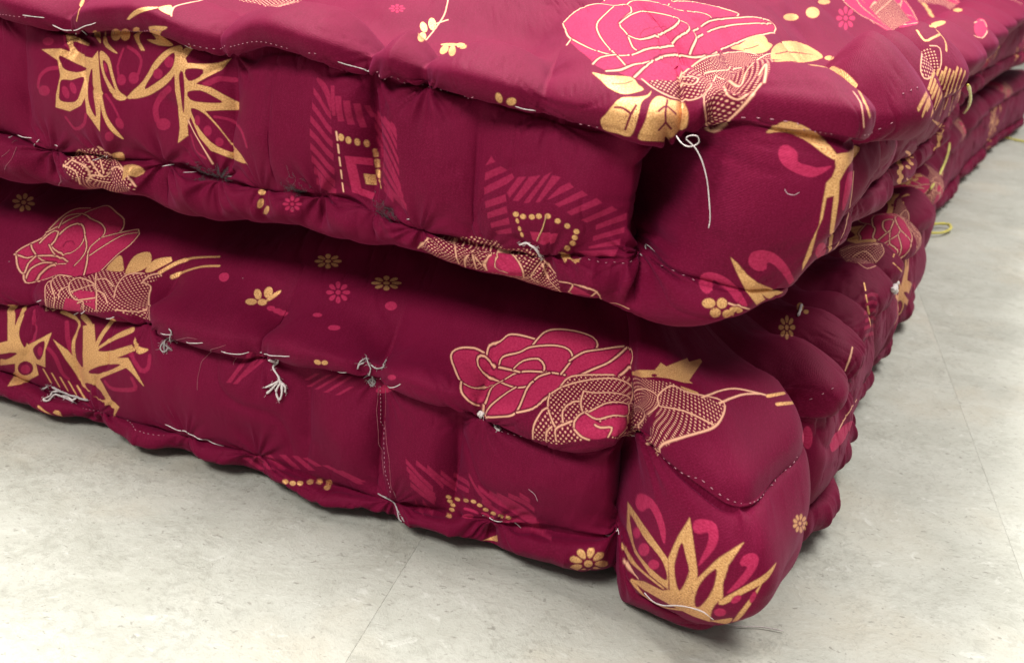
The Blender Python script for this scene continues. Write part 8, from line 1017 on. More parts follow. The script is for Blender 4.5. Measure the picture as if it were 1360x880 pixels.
 [1, 0, 4, 0, 20, -1780, 484, 19, 26, 28, -15, 23, -12, 17, -6, 19, -4, 15, 2, 6, 9, 3, 7, 0, 17, 1, 17, -2, -7, -5, -9, -15, -5, -17, 3, -17, 5, -23, 9, -28, 18, -23, -24, -1, -15],
 [1, 0, 4, 0, 20, -1666, 412, 11, 9, 11, 9, 14, 16, 12, 17, 14, 17, 14, 17, 16, 13, 16, 14, 15, 15, 14, 18, 10, 14, 10, 14, -1, 24, 0, 22, -9, -17, -10, -16, -13, -20, -17, -14, -15, -15, -15, -16, -13, -19, -16, -15, -12, -19, -11, -18, -10, -11, -11, -8, -2, -15],
 [1, 0, 4, 0, 20, -1591, 463, 12, 8, 12, 9, 18, 13, 16, 13, 20, 14, 19, 13, 16, 10, 19, 6, 20, 1, 22, 1, 22, 12, 19, 22, 16, 27, 21, 1, 18, 19, 20, 17, 20, 11, 23, 13, 26, 16, 16, 56, -5, 4, 2, 2, -23, -2, -19, -3, -14, -44, -23, -13, -23, -11, -18, -20, -13, -26, -23, -5, -20, -18, -20, -17, -19, -8, -21, -5, -21, -3, -20, -6, -18, -15, -17, -16, -16, -15, -17, -13, -13, -7, -13, -7, -1, -17],
 [1, 0, 4, 0, 20, -1523, 486, 15, 6, 15, 2, 22, 6, 22, 5, 18, 5, 17, 8, 17, 9, 21, 18, 20, 22, 19, 23, 21, 5, 16, 22, 18, 24, 17, 10, 21, 8, 21, 10, 17, 16, -4, 60, -5, 3, -12, -3, -12, -49, -20, -13, -21, -11, -20, -12, -17, -15, -15, -17, -25, -9, -21, -17, -18, -28, -17, -11, -18, -6, -18, -1, -22, -10, -18, -9, -16, -9, -13, -6, -2, -15],
 [1, 0, 4, 0, 20, -1469, 470, 19, 6, 18, 7, 17, 8, 18, 6, 18, 8, 16, 12, 16, 11, 17, 12, 19, 19, 21, 15, 18, 21, 18, 29, 13, 14, 15, 12, 3, 17, 1, 17, -14, -12, -16, -10, -21, -11, -19, -15, -16, -33, -23, -10, -17, -9, -15, -19, -15, -14, -17, -12, -17, -8, -19, -5, -21, -1, -22, 0, 2, -27],
 [1, 0, 4, 0, 20, -1399, 445, 14, 4, 14, 5, 20, 7, 19, 8, 18, 9, 18, 9, 12, 11, 12, 11, 18, 23, 14, 15, 0, 25, 0, 29, -13, -20, -20, -23, -12, -8, -12, -10, -18, -10, -17, -10, -20, -9, -19, -11, -14, -5, -14, -4, 1, -25],
 [1, 0, 4, 0, 20, -1331, 416, 21, 14, 21, 15, 21, 16, 0, 22, 0, 24, -20, -16, -21, -16, -21, -14, -1, -23],
 [1, 0, 4, 0, 20, -1564, 563, 21, 11, 17, 19, 17, 20, 20, 12, 28, -7, 26, 3, 16, 32, 25, 5, 19, 34, 28, 5, 28, 4, 21, 8, 11, 37, 23, 0, 21, 1, 16, 2, 19, 0, 21, 1, 4, 2, 4, 2, -21, -1, -20, 0, -19, -1, -23, 0, -24, -1, -25, 0, -23, 0, -26, 0, -8, -30, -28, -6, -19, -29, -25, -5, -16, -32, -29, 12, -24, -4, -16, -23, -19, -16, -25, -7, 3, -25],
 [1, 0, 4, 0, 20, -1354, 687, 25, 5, 18, 4, 18, 7, 9, 43, 20, 1, 21, 2, 21, 1, 25, 1, 26, 2, 20, 1, 23, 4, 4, 18, 2, 15, -19, -11, -20, -12, -28, -12, -26, -2, -22, -1, -24, -1, -23, -1, -23, 0, -19, -1, -18, 0, -4, -27, -3, -21],
 [1, 0, 2, 0, 20, -1780, 651, -2, 3, -5, 1, -6, -2, -6, -5, -6, -6, -3, -7, 0, -5, 2, -4, 5, -1, 6, 3, 6, 5, 5, 6, 4, 7],
 [1, 0, 2, 0, 20, -1715, 646, -3, 5, -6, 6, -9, 4, -9, 3, -9, 1, -7, -1, -1, -4, 4, -6, 8, -7, 10, -6, 9, -3, 7, 0, 5, 3],
 [1, 0, 2, 0, 20, -1645, 612, -7, 11, -12, 11, -8, 3, -7, 0, -9, 0, -5, -4, 0, -5, 5, -8, 14, -13, 11, -6, 8, -2, 6, 3, 3, 4],
 [1, 0, 2, 0, 20, -1604, 611, -2, 4, -4, 2, -6, 0, -7, -2, -6, -3, -3, -5, -1, -5, 2, -5, 4, -3, 6, 0, 7, 1, 6, 4, 3, 6],
 [1, 0, 2, 0, 20, -1567, 637, -3, 5, -4, 1, -6, -1, -6, -4, -6, -5, -4, -5, -1, -5, 2, -4, 5, -3, 6, 0, 8, 2, 6, 5, 3, 7],
 [1, 0, 2, 0, 20, -1524, 657, -4, 9, -9, 13, -7, 0, -7, -4, -6, -6, -4, -7, 0, -6, 2, -4, 6, -4, 10, -7, 10, -3, 6, 5, 3, 7],
 [1, 0, 2, 0, 20, -1469, 659, -4, 8, -8, 11, -12, 15, -9, 3, -6, -6, -3, -8, 0, -7, 2, -3, 5, -2, 7, -3, 10, -4, 11, -8, 6, -1],
 [1, 0, 2, 0, 20, -1425, 683, -2, 2, -7, 9, -8, 3, -7, -3, -4, -10, 0, -19, 1, -9, 2, -5, 6, -5, 6, 4, 4, 11, 2, 17, 5, 3],
 [1, 0, 2, 0, 20, -1383, 703, -2, 3, -5, 3, -7, 1, -9, 0, 3, -34, -5, -3, -2, -2, 2, -3, 5, -2, 9, -7, 8, -1, 7, 3, -5, 35],
 [1, 0, 2, 0, 20, -1769, 681, -3, 3, -5, 0, -6, -1, -7, -4, -5, -6, -4, -6, 0, -6, 2, -4, 5, 0, 6, 2, 7, 4, 5, 6, 4, 6],
 [1, 0, 2, 0, 20, -1745, 699, -4, 5, -8, 5, -7, 0, -7, -3, -6, -5, -4, -6, 0, -5, 2, -4, 5, -1, 6, 2, 8, 4, 9, 1, 5, 2],
 [1, 0, 2, 0, 20, -1753, 729, -4, 4, -5, 2, -6, 1, -8, -1, -5, -3, -3, -5, 0, -5, 3, -5, 5, -2, 7, 1, 7, 2, 5, 3, 4, 4],
 [1, 0, 2, 0, 20, -1763, 755, 2, 6, -4, 4, -8, 0, -10, -3, -12, -7, -8, -2, -4, -2, 0, -2, 8, -1, 9, 0, 9, 0, 7, 0, 6, 3],
 [1, 1, 1, 1.5, 20, -1669, 680, 11, 3, 19, 4, 22, 6, 23, 9, 33, -15, 21, 16, 22, 18, 30, -12, 23, 13, 27, 6, 27, -6, 18, -1],
 [1, 0, 1, 0, 20, -1615, 729, -8, 22, -8, 3, -12, 10, -8, 4, -7, 4, -15, -1, -16, -15, -12, -7, 6, -4, 25, -25, 13, -5, 7, -1, 8, -2, 14, 1, 10, 6],
 [1, 0, 2, 0, 5, -1560, 952, 22, -17, 23, -11, 14, -10, 26, -21, 7, 20, 5, 25],
 [1, 1, 0, 0.69, 5, -1500, 961, 18, -16, 19, -14],
 [1, 0, 2, 0, 21, -868, 860, -1, 5, -2, 8, -5, 6, -6, 7, -8, 0, -8, 0, -7, -5, -8, -5, -3, -6, -3, -5, 1, -5, 2, -4, 6, -3, 5, -3, 8, 0, 8, -1, 7, 2, 7, 1, 4, 4],
 [1, 0, 2, 0, 21, -766, 912, -3, 15, -13, 5, -11, -9, -13, -15, -13, -16, -12, -9, -17, -14, -7, -8, 5, -5, 13, -3, 9, 0, 10, 1, 13, 5, 15, 11, 19, 24],
 [1, 0, 2, 0, 21, -857, 910, -2, -21, 9, -4, 18, 10, 26, 36],
 [1, 0, 2, 0, 21, -886, 929, 6, -16, 13, 18],
 [1, 0, 2, 0, 21, -929, 919, 12, -19, 10, -1, 7, 18],
 [1, 0, 2, 0, 21, -995, 905, 8, -19, 16, -9, 9, -2, 10, -2, 16, 0, 8, 4, 0, 11, -7, 21, -7, 15, -5, 24],
 [1, 0, 2, 0, 21, -1002, 847, 8, -5, 14, -1, 9, 2, 9, 1, 9, 2, 8, 3, 12, 5, 2, 5, -7, 4, -15, 4, -10, 1, -9, 0, -18, -4, -11, -9],
 [1, 0, 2, 0, 21, -959, 818, 15, -2, 14, 4, 11, 7, 6, 8, 1, 7, -4, 5, -10, 1, -14, -3, -15, -6, -11, -7, -1, -8],
 [1, 0, 2, 0, 21, -882, 811, 14, 2, 6, 6, -1, 4, -1, 3, -4, 4, -4, 4, -10, 6, -9, 3, -9, -3, -6, -6, -1, -4, -2, -5, 2, -4, 1, -4, 10, -5],
 [1, 0, 2, 0, 21, -815, 827, 7, 8, -2, 8, -14, 3, -17, 2, -15, 1, -10, -2, -3, -4, 5, -7, 11, -8, 13, -5, 14, 0],
 [1, 0, 2, 0, 5, 4715, -881, 29, 20, 34, 34, 35, 41, 13, 44, 6, 38, -8, 28, -60, 30, -71, 2, -45, 11, -637, 75, -54, -12, -15, -24, 0, -37, 23, -48, 46, -50, 34, -40, 71, -32, 420, -51, 48, 29, 39, 17, 32, -25, 24, -40],
 [1, 1, 0, 0.6, 5, 4665, -868, 25, 19, 28, 29, 22, 32, 14, 29, -1, 34, -5, 31, -6, 22],
 [1, 1, 0, 0.6, 5, 4599, -852, 20, 20, 26, 28, 22, 32, 12, 28, 4, 34, 1, 30, 0, 21],
 [1, 1, 0, 0.6, 5, 4545, -836, 18, 18, 22, 28, 19, 31, 14, 28, 10, 33, 2, 30, 2, 21],
 [1, 0, 3, 0, 5, 3852, -808, 38, 4, 33, 17, 30, 25, 28, 30, 15, 27, -8, 37, -3, 40, 9, 36, 15, 31, 17, 24, 1, 37, -38, 24, -49, 15, -38, 9, -40, 8, -38, -4, -29, -32, -423, -3, -85, -22, -71, -28, -25, -32, -3, -32, 8, -30, 26, -27, 116, -44, 435, -84, 37, -18],
 [1, 1, 2, 0.69, 5, 3835, -793, 25, 15, 32, 24, 26, 36, 7, 28, 5, 35, 7, 38, 15, 36, 29, 29, 22, 21],
 [1, 1, 2, 0.69, 5, 4030, -508, -42, 31, -55, 31, -54, 3, -49, -8, -31, -9],
 [1, 1, 2, 0.69, 5, 3222, -654, 60, 8],
 [1, 1, 2, 0.69, 5, 3799, -691, 28, 26, 27, 24, 12, 24, -4, 30, -21, 35, -17, 42, -13, 39],
 [1, 1, 2, 0.69, 5, 3202, -565, -20, 22, -12, 32, 10, 28, 55, 20, 74, 14, 78, 10],
 [1, 0, 4, 0, 5, 2883, -304, 20, 0, 33, -4, 32, 3, 14, 15, 6, 19, 7, 12, -11, 14, -7, 14, -6, -9, -15, -14, -18, -12, -24, -1, -38, 8, -18, 5, 11, -24],
 [1, 0, 4, 0, 5, 2852, -216, 15, -5, 28, -5, 23, -2, 12, 5, 12, 7, 12, 5, -5, 10, -2, 11, -13, -6, -15, -6, -15, -3, -21, 2, -20, 7, -13, 6, 0, -14],
 [1, 0, 4, 0, 5, 2431, -295, 428, 126, 10, -3, 10, -4, 19, -4, 14, 2, 14, 5, 22, 9, 12, 17, 7, 15, -16, -6, -34, -14, -21, -4, -18, 5, -9, 5, -461, -130, -34, -8, 17, -9],
 [1, 0, 4, 0, 5, 2352, -258, 22, 2, 20, 4, 519, 144, 14, -8, 13, 0, 75, 33, 411, 230, 4, 17, 4, 17, -13, -6, -278, -84, -101, -30, -653, -293, -17, -2, -16, -1, -20, -1, 8, -11],
 [1, 0, 4, 0, 5, 2295, -221, 26, 2, 20, 2, 21, 2, 20, 3, 643, 298, 110, 34, 289, 89, 9, 5, 3, 16, 3, 16, -9, -4, -374, -119, -43, -13, -633, -300, -22, -3, -25, -3, -21, -3, -27, -2, 3, -10],
 [1, 0, 4, 0, 5, 2298, -173, 32, 4, 28, 6, 27, 4, 592, 291, 19, 3, 28, 8, 25, 10, 388, 124, 5, 17, 5, 17, -418, -136, -23, -9, -22, -7, -110, -27, -10, -1, -7, 0, -479, -257, -41, -7, -35, -27],
 [1, 1, 2, 1.29, 5, 2993, -433, -10, 12, -16, 20, -17, 23, -11, 17],
 [1, 1, 2, 1.29, 5, 2904, -310, -9, 21, -11, 27, -8, 24, -3, 13],
 [1, 1, 2, 1.29, 5, 2869, -196, 3, 11, 3, 16, 3, 15, 1, 9],
 [1, 1, 2, 1.29, 5, 2442, -232, -32, 0, -21, 8, -1, 12, 2, 9],
 [1, 0, 2, 0, 5, 5826, -577, -15, 2, -11, -2, -3, -6, 8, -7, 15, -6, 17, -2, 12, 2, 2, 6, -10, 7],
 [1, 0, 2, 0, 5, 5841, -542, -14, 2, -11, -3, -4, -7, 2, -10, 6, -7, 8, -5, 10, -1, 11, 3, 8, 6, 3, 7, -6, 8],
 [1, 0, 2, 0, 5, 5760, -521, -7, -6, 2, -13, 8, -11, 12, -9, 15, -7, 10, -2, 3, 4, -1, 7, -6, 10, -11, 11, -9, 12],
 [1, 0, 2, 0, 5, 5036, -494, 5, -6, 24, -8, 137, -16, 562, -53, 14, -1, 6, 2, -3, 5, -12, 7, -15, 9, -655, 60, -46, 4],
 [1, 0, 2, 0, 5, 5076, -534, 64, -10, 621, -61, 15, 2, 12, 4, 6, 5, -2, 4, -9, 4, -16, 2, -17, 1, -660, 59, -25, -3],
 [1, 0, 2, 0, 5, 5813, -630, 15, -1, 10, 3, 2, 7, -4, 8, -8, 8, -9, 4, -10, 0, -9, -3, -8, -6, -1, -7, 8, -8],
 [1, 0, 2, 0, 5, 5926, -640, 9, 3, -6, 8, -20, 9, -25, 8, -21, 6, -12, 2, -4, -3, 4, -7, 11, -9, 19, -9, 24, -6],
 [1, 0, 2, 0, 5, 5985, -620, -9, 7, -25, 7, -28, 6, -28, 4, -20, 1, -7, -2, 5, -5, 19, -7, 28, -7, 30, -6, 25, -1],
 [1, 0, 2, 0, 5, 5935, -580, -16, 6, -22, 3, -21, 0, -14, -4, -7, -5, 2, -4, 11, -4, 21, -3, 26, -1, 19, 1, 8, 5],
 [1, 0, 2, 0, 5, 4932, -586, 8, 8, 3, 20, 3, 21, -3, 16, -39, 13, -33, -7, 4, -17, 15, -24, 23, -21],
 [1, 1, 2, 1.29, 5, 5180, -405, -154, 2, -110, 6, -71, 12, -73, 15, -65, 22, -60, 37, -52, 61],
 [1, 1, 2, 1.29, 5, 4027, -355, -68, 9],
 [1, 1, 2, 1.29, 5, 4990, -374, -49, 14, -55, 26, -60, 33, -63, 33, -45, 27, -37, 29, -20, 33, -17, 30],
 [1, 1, 2, 1.29, 5, 4596, -331, 8, 33, 10, 45, 26, 30, 25, 14, 20, 8],
 [1, 1, 2, 1.29, 5, 3891, -298, 1, 24, 19, 31, 16, 26, 44, 22],
 [1, 1, 2, 0.86, 5, 2483, 490, -55, -1],
 [1, 1, 2, 0.86, 5, 1643, 175, -68, 1, -30, 18, -25, 22, -38, 15, -46, 8, -68, 6, -33, 21, -50, 12, -30, 15, -22, 11],
 [1, 0, 1, 0, 5, 1211, 233, 90, 15, 67, -4, 96, 9, 73, 2, 67, 6, 1304, 574, -182, -34, -63, 10, -1060, -478, -54, 17, -97, -10, -65, 3, -59, 6, -69, -6, -39, -6, -15, -16, 0, -23, -16, -42],
 [1, 0, 1, 0, 5, 980, 174, -2, 16, -1, 16, -3, 13, -2, 14, -6, 17, -8, 2, -8, -12, -3, -13, -518, -375, -4, -18, -2, -14, 8, -7, 14, -4, 493, 324, 1, -16, 6, -19, 10, -2, 10, 14, 4, 14, 5, 14, 3, 18],
 [1, 1, 2, 0.95, 5, 1623, -166, 8, -19, 12, -24, 18, -22, 23, -21, 26, -21, 24, -13],
]
# threads and stitches: cover, kind, ink, radius in mm, strands of (s, v) in tenths of a millimetre
THREADS = [
 ('U', "stitch", "white", .29, [[(-4744, -255), (-4617, -271)]]),
 ('U', "stitch", "white", .29, [[(-4463, -176), (-4157, -221)]]),
 ('U', "stitch", "white", .29, [[(-3573, -179), (-3378, 13)]]),
 ('U', "stitch", "white", .29, [[(-2557, -209), (-2358, -172)]]),
 ('U', "stitch", "white", .29, [[(-1516, -188), (-1379, -179)]]),
 ('U', "stitch", "white", .29, [[(-5144, 945), (-5162, 869)]]),
 ('U', "stitch", "white", .29, [[(-5096, 841), (-4928, 802)]]),
 ('U', "stitch", "white", .29, [[(-4964, 873), (-4841, 760)]]),
 ('U', "stitch", "white", .29, [[(-4791, 816), (-4704, 805)]]),
 ('U', "stitch", "white", .29, [[(-4424, 925), (-4268, 815)]]),
 ('U', "stitch", "white", .29, [[(-3907, 943), (-3821, 872)]]),
 ('U', "stitch", "white", .29, [[(-3759, 874), (-3652, 868)]]),
 ('U', "stitch", "white", .29, [[(-3431, 835), (-3346, 816)]]),
 ('U', "stitch", "white", .29, [[(-2125, 800), (-2052, 769)]]),
 ('U', "stitch", "white", .29, [[(-1953, 826), (-1895, 786)]]),
 ('U', "stitch", "white", .29, [[(-806, 926), (-643, 839)]]),
 ('L', "stitch", "white", .29, [[(-5139, -168), (-5079, -167)]]),
 ('L', "stitch", "white", .29, [[(-4979, -124), (-4845, -169)]]),
 ('L', "stitch", "white", .29, [[(-4717, 52), (-4459, -139)]]),
 ('L', "stitch", "white", .29, [[(-4311, -96), (-4229, -125)]]),
 ('L', "stitch", "white", .29, [[(-4149, 32), (-4098, 7)]]),
 ('L', "stitch", "white", .29, [[(-3853, -116), (-3718, -151)]]),
 ('L', "stitch", "white", .29, [[(-3634, -116), (-3474, -161)]]),
 ('L', "stitch", "white", .29, [[(-3367, -129), (-3190, -133)]]),
 ('L', "stitch", "white", .29, [[(-3158, -132), (-2825, -179)]]),
 ('L', "stitch", "white", .29, [[(-2649, 17), (-2458, -126)]]),
 ('L', "stitch", "white", .29, [[(-2326, 48), (-2086, -173)]]),
 ('L', "stitch", "white", .29, [[(-3894, 666), (-3642, 685), (-3443, 753)]]),
 ('L', "stitch", "white", .29, [[(-1589, 721), (-1441, 733), (-1327, 752)]]),
 ('L', "stitch", "white", .29, [[(-795, 743), (-638, 788)]]),
 ('L', "stitch", "white", .29, [[(-670, 136), (-620, 36)]]),
 ('U', "stitch", "white", .29, [[(-247, -186), (-204, -188)]]),
 ('L', 'thread_tuft', 'white', 0.7, [[(-2989, -142), (-3038, 67), (-2988, 117), (-2973, 164)], [(-2986, 131), (-3024, 190), (-3070, 237)], [(-2974, 145), (-2997, 207), (-2978, 260), (-2961, 218), (-2969, 154)], [(-2980, 136), (-3036, 172), (-3088, 198)], [(-2975, 140), (-2943, 171), (-2946, 212)]]),
 ('L', 'thread_tuft', 'grey', 0.42, [[(-2364, -212), (-2391, -188), (-2405, -152), (-2370, -283), (-2333, -171), (-2357, 18), (-2354, 64)], [(-2333, -199), (-2308, -185), (-2250, -235), (-2269, -361)], [(-2370, -283), (-2345, -210)], [(-2375, 52), (-2353, 74), (-2331, 51), (-2353, 32), (-2375, 52)], [(-2360, 46), (-2344, 64)]]),
 ('L', 'thread_knot', 'white', 1.05, [[(-1631, -101), (-1618, 17), (-1606, -106), (-1620, -111), (-1632, 18)]]),
 ('L', 'thread_knot', 'white', 0.8, [[(-1530, 33), (-1511, 45), (-1493, 46)]]),
 ('L', 'thread_tuft', 'grey', 0.42, [[(-3742, -184), (-3720, -171), (-3855, 59), (-3857, 94)], [(-3870, 62), (-3879, 111), (-3851, 126), (-3830, 114), (-3831, 86)], [(-3863, 76), (-3844, 119)], [(-3863, 86), (-3802, 97)]]),
 ('L', 'loose_thread', 'maroon', 0.2, [[(-3847, 77), (-3704, -114), (-3588, -167), (-3516, -175)]]),
 ('L', 'loose_thread', 'maroon', 0.2, [[(-3560, 307), (-3566, 215), (-3563, 113), (-3432, -122), (-3319, -183)]]),
 ('L', 'loose_thread', 'maroon', 0.2, [[(-3291, -126), (-3334, 71), (-3299, 129)]]),
 ('L', 'thread_tuft', 'white', 0.7, [[(-4936, 808), (-4938, 774), (-4969, 747), (-4877, 693)], [(-4936, 808), (-4904, 805), (-4927, 759), (-4905, 747), (-4847, 747), (-4784, 749), (-4720, 701)], [(-4875, 744), (-4806, 726), (-4751, 736)]]),
 ('L', 'thread_tuft', 'grey', 0.7, [[(-4935, 678), (-4865, 690), (-4772, 694), (-4661, 690), (-4596, 679)], [(-5031, 732), (-4957, 670)]]),
 ('L', 'loose_thread', 'grey', 0.45, [[(-2275, 723), (-2221, 734), (-2167, 759), (-2120, 820), (-2094, 862), (-2077, 881)], [(-2120, 820), (-2052, 861)]]),
 ('U', 'thread_tuft', 'dark', 0.8, [[(-3651, 867), (-3546, 815), (-3495, 839), (-3552, 873), (-3619, 869), (-3473, 787)], [(-3600, 871), (-3540, 875), (-3457, 802)]]),
 ('U', 'thread_tuft', 'dark', 0.7, [[(-3466, 806), (-3412, 774), (-3373, 808), (-3408, 838), (-3450, 826)]]),
 ('U', 'thread_tuft', 'dark', 0.8, [[(-2934, 803), (-2868, 758), (-2833, 782), (-2843, 860), (-2877, 902), (-2913, 813)], [(-2885, 805), (-2823, 775), (-2831, 864)]]),
 ('U', 'thread_tuft', 'dark', 0.6, [[(-2364, 815), (-2316, 819), (-2278, 825), (-2303, 869), (-2231, 834), (-2183, 840), (-2204, 803), (-2279, 803)], [(-2332, 864), (-2268, 872), (-2175, 794)]]),
 ('U', 'loose_thread', 'white', 0.4, [[(-4590, -224), (-4545, -193), (-4485, -122), (-4510, 3)]]),
 ('U', 'loose_thread', 'maroon', 0.2, [[(-5014, 947), (-5024, 1004), (-5115, 1077)]]),
 ('U', 'loose_thread', 'maroon', 0.2, [[(-5094, 875), (-5051, 971), (-5105, 1010)]]),
 ('U', 'loose_thread', 'maroon', 0.25, [[(-4689, 1070), (-4819, 1241)]]),
 ('U', 'thread_knot', 'white', 0.6, [[(-1398, 750), (-1358, 771), (-1337, 802), (-1318, 950)], [(-1346, 783), (-1323, 856)], [(-1442, 778), (-1398, 750), (-1350, 777)]]),
 ('U', 'loose_thread', 'gold', 0.4, [[(-1301, 557), (-1320, 654), (-1348, 741)]]),
 ('L', 'loose_thread', 'white', 0.34, [[(-421, 684), (-363, 693), (-319, 667), (-282, 605), (-239, 571), (-192, 560), (-140, 592)]]),
 ('U', 'loose_thread', 'pale', 0.16, [[(-254, 278), (-241, 296), (-215, 298), (-198, 281)]]),
 ('L', 'loose_thread', 'pale', 0.18, [[(-1278, 369), (-1242, 410), (-1222, 470)]]),
 ('U', 'thread_tie', 'yellow', 1.35, [[(3125, -265), (9901, 957), (8651, 962), (8259, 1007)]]),
 ('L', 'thread_tie', 'yellow', 1.35, [[(10848, -257), (9606, -270), (7749, -425), (7218, -390)]]),
 ('L', 'thread_knot', 'white', 1.9, [[(3187, -231), (3328, -228), (4411, 121), (3243, -227)]]),
 ('L', 'thread_knot', 'white', 1, [[(1759, -694), (1836, -700), (2191, -765)]]),
 ('L', 'loose_thread', 'maroon', 0.2, [[(-2312, 70), (-2319, 218), (-2296, 424), (-2213, 568)]]),
 ('L', 'loose_thread', 'maroon', 0.2, [[(-2281, 81), (-2281, 298), (-2175, 451), (-2127, 687)]]),
]
SEAMS = [
 ('U', 3.4, [(-4931, -212), (-4698, -252)]),
 ('U', 3, [(-4245, 7), (-3676, -221)]),
 ('U', 3.4, [(-3522, -200), (-3272, -255)]),
 ('U', 3.4, [(-3238, -236), (-2826, -196)]),
 ('U', 3.4, [(-2684, -215), (-2619, -230)]),
 ('U', 4, [(-2351, -177), (-2208, -116), (-2104, 6), (-1953, 24), (-1728, -183)]),
 ('U', 4, [(-1179, -161), (-1066, -168)]),
 ('U', 4, [(-412, -191), (-345, -203), (-251, -206), (-98, -11)]),
 ('U', 5, [(57, -200), (902, -246), (958, -283)]),
 ('U', 6, [(1044, -393), (1114, -396), (1206, -400)]),
 ('U', 4.5, [(-1106, 905), (-812, 933)]),
 ('U', 4.5, [(-664, 892), (-602, 867), (-499, 893)]),
 ('L', 3.6, [(-483, 17), (-253, -140), (-64, -102)]),
 ('L', 3.2, [(-17, -88), (207, 17), (361, -117)]),
 ('L', 4, [(-1487, 48), (-1348, 25)]),
 ('L', 3.4, [(-4663, 803), (-4483, 738), (-4094, 803), (-3895, 809)]),
 ('L', 2.4, [(-2303, 69), (-2299, 289), (-2215, 474), (-2147, 658)]),
 ('L', 5, [(893, -208), (954, -256), (1009, -270)]),
]
# cover, kind, ink, radius in mm, path in metres
FREE = [
 ('U', 'loose_thread', 'white', .27, [(-0.0635, -0.0130, 0.2649), (-0.0607, -0.0150, 0.2628), (-0.0570, -0.0170, 0.2615), (-0.0532, -0.0190, 0.2623), (-0.0500, -0.0210, 0.2648), (-0.0505, -0.0230, 0.2677), (-0.0531, -0.0250, 0.2680), (-0.0551, -0.0250, 0.2663), (-0.0527, -0.0250, 0.2646), (-0.0495, -0.0250, 0.2620), (-0.0459, -0.0250, 0.2566), (-0.0427, -0.0250, 0.2488), (-0.0404, -0.0250, 0.2393), (-0.0390, -0.0250, 0.2317), (-0.0391, -0.0250, 0.2270)]),
 ('L', 'loose_thread', 'white', .34, [(-0.0156, 0.0034, 0.0060), (-0.0109, 0.0098, 0.0020), (-0.0014, 0.0138, 0.0012), (0.0086, 0.0192, 0.0012), (0.0196, 0.0219, 0.0012)]),
 ('L', 'thread_tie', 'yellow', 1.9, [(-0.0443, 0.9971, 0.0120), (-0.0360, 1.0434, 0.0080), (-0.0182, 1.0843, 0.0070), (-0.0045, 1.0960, 0.0060), (-0.0001, 1.0740, 0.0050), (-0.0083, 1.0420, 0.0050), (-0.0272, 1.0211, 0.0060)]),
 ('L', 'thread_tie', 'yellow', 1.8, [(-0.0379, 0.9602, 0.0040), (-0.0289, 0.9633, 0.0030), (-0.0195, 0.9623, 0.0030)]),
 ('L', 'thread_tie', 'yellow', 2.4, [(0.0022, 1.8041, 0.0600), (0.0085, 1.9560, 0.0500), (0.0210, 2.1939, 0.0400), (0.0358, 2.3942, 0.0300)]),
 ('L', 'thread_tie', 'yellow', 2.4, [(-0.0079, 1.9135, 0.0200), (0.0083, 2.0142, 0.0060), (0.0349, 2.0114, 0.0040), (0.0610, 2.0052, 0.0040)]),
]

# ------------------------------------------------------------------ helpers
def tag(o, label=None, cat=None, group=None, kind=None):
    if label: o['label'] = label
    if cat: o['category'] = cat
    if group: o['group'] = group
    if kind: o['kind'] = kind
    return o

def link(name, me, parent=None, mats=()):
    for m in mats: me.materials.append(m)
    o = bpy.data.objects.new(name, me); col.objects.link(o); o.parent = parent
    return o

def empty(name, loc=(0, 0, 0)):
    o = bpy.data.objects.new(name, None); col.objects.link(o); o.location = loc; o.empty_display_size = .05
    return o

class NT:
    """short hand for building node trees"""
    def __init__(self, name):
        self.mat = bpy.data.materials.new(name); self.mat.use_nodes = True
        self.t = self.mat.node_tree; self.b = self.t.nodes['Principled BSDF']
    def n(self, typ, **kw):
        x = self.t.nodes.new(typ)
        for k, v in kw.items(): setattr(x, k, v)
        return x
    def put(self, sock, v):
        if isinstance(v, bpy.types.NodeSocket): self.t.links.new(v, sock)
        else: sock.default_value = v
    def math(self, op, a, b=0.0, clamp=False):
        x = self.n('ShaderNodeMath', operation=op, use_clamp=clamp); self.put(x.inputs[0], a); self.put(x.inputs[1], b); return x.outputs[0]
    def mix(self, f, a, b, mode='MIX'):
        x = self.n('ShaderNodeMix', data_type='RGBA', blend_type=mode); self.put(x.inputs[0], f); self.put(x.inputs[6], a); self.put(x.inputs[7], b); return x.outputs[2]
    def noise(self, vec, scale, detail=3, rough=.55, dist=0.0, dims='3D'):
        x = self.n('ShaderNodeTexNoise', noise_dimensions=dims); self.put(x.inputs['Vector'], vec)
        x.inputs['Scale'].default_value = scale; x.inputs['Detail'].default_value = detail; x.inputs['Roughness'].default_value = rough; x.inputs['Distortion'].default_value = dist
        return x.outputs[0]
    def ramp(self, v, lo, hi, a=0.0, b=1.0):
        x = self.n('ShaderNodeMapRange', interpolation_type='SMOOTHSTEP'); self.put(x.inputs[0], v)
        for k, q in zip((1, 2, 3, 4), (lo, hi, a, b)): x.inputs[k].default_value = q
        return x.outputs[0]
    def mapping(self, vec, loc=(0, 0, 0), rot=(0, 0, 0), scale=(1, 1, 1)):
        x = self.n('ShaderNodeMapping'); self.put(x.inputs[0], vec); x.inputs[1].default_value = loc; x.inputs[2].default_value = rot; x.inputs[3].default_value = scale
        return x.outputs[0]
    def bump(self, h, strength, dist, nrm=None):
        x = self.n('ShaderNodeBump'); x.inputs['Strength'].default_value = strength; x.inputs['Distance'].default_value = dist
        self.put(x.inputs['Height'], h)
        if nrm: self.t.links.new(nrm, x.inputs['Normal'])
        return x.outputs[0]

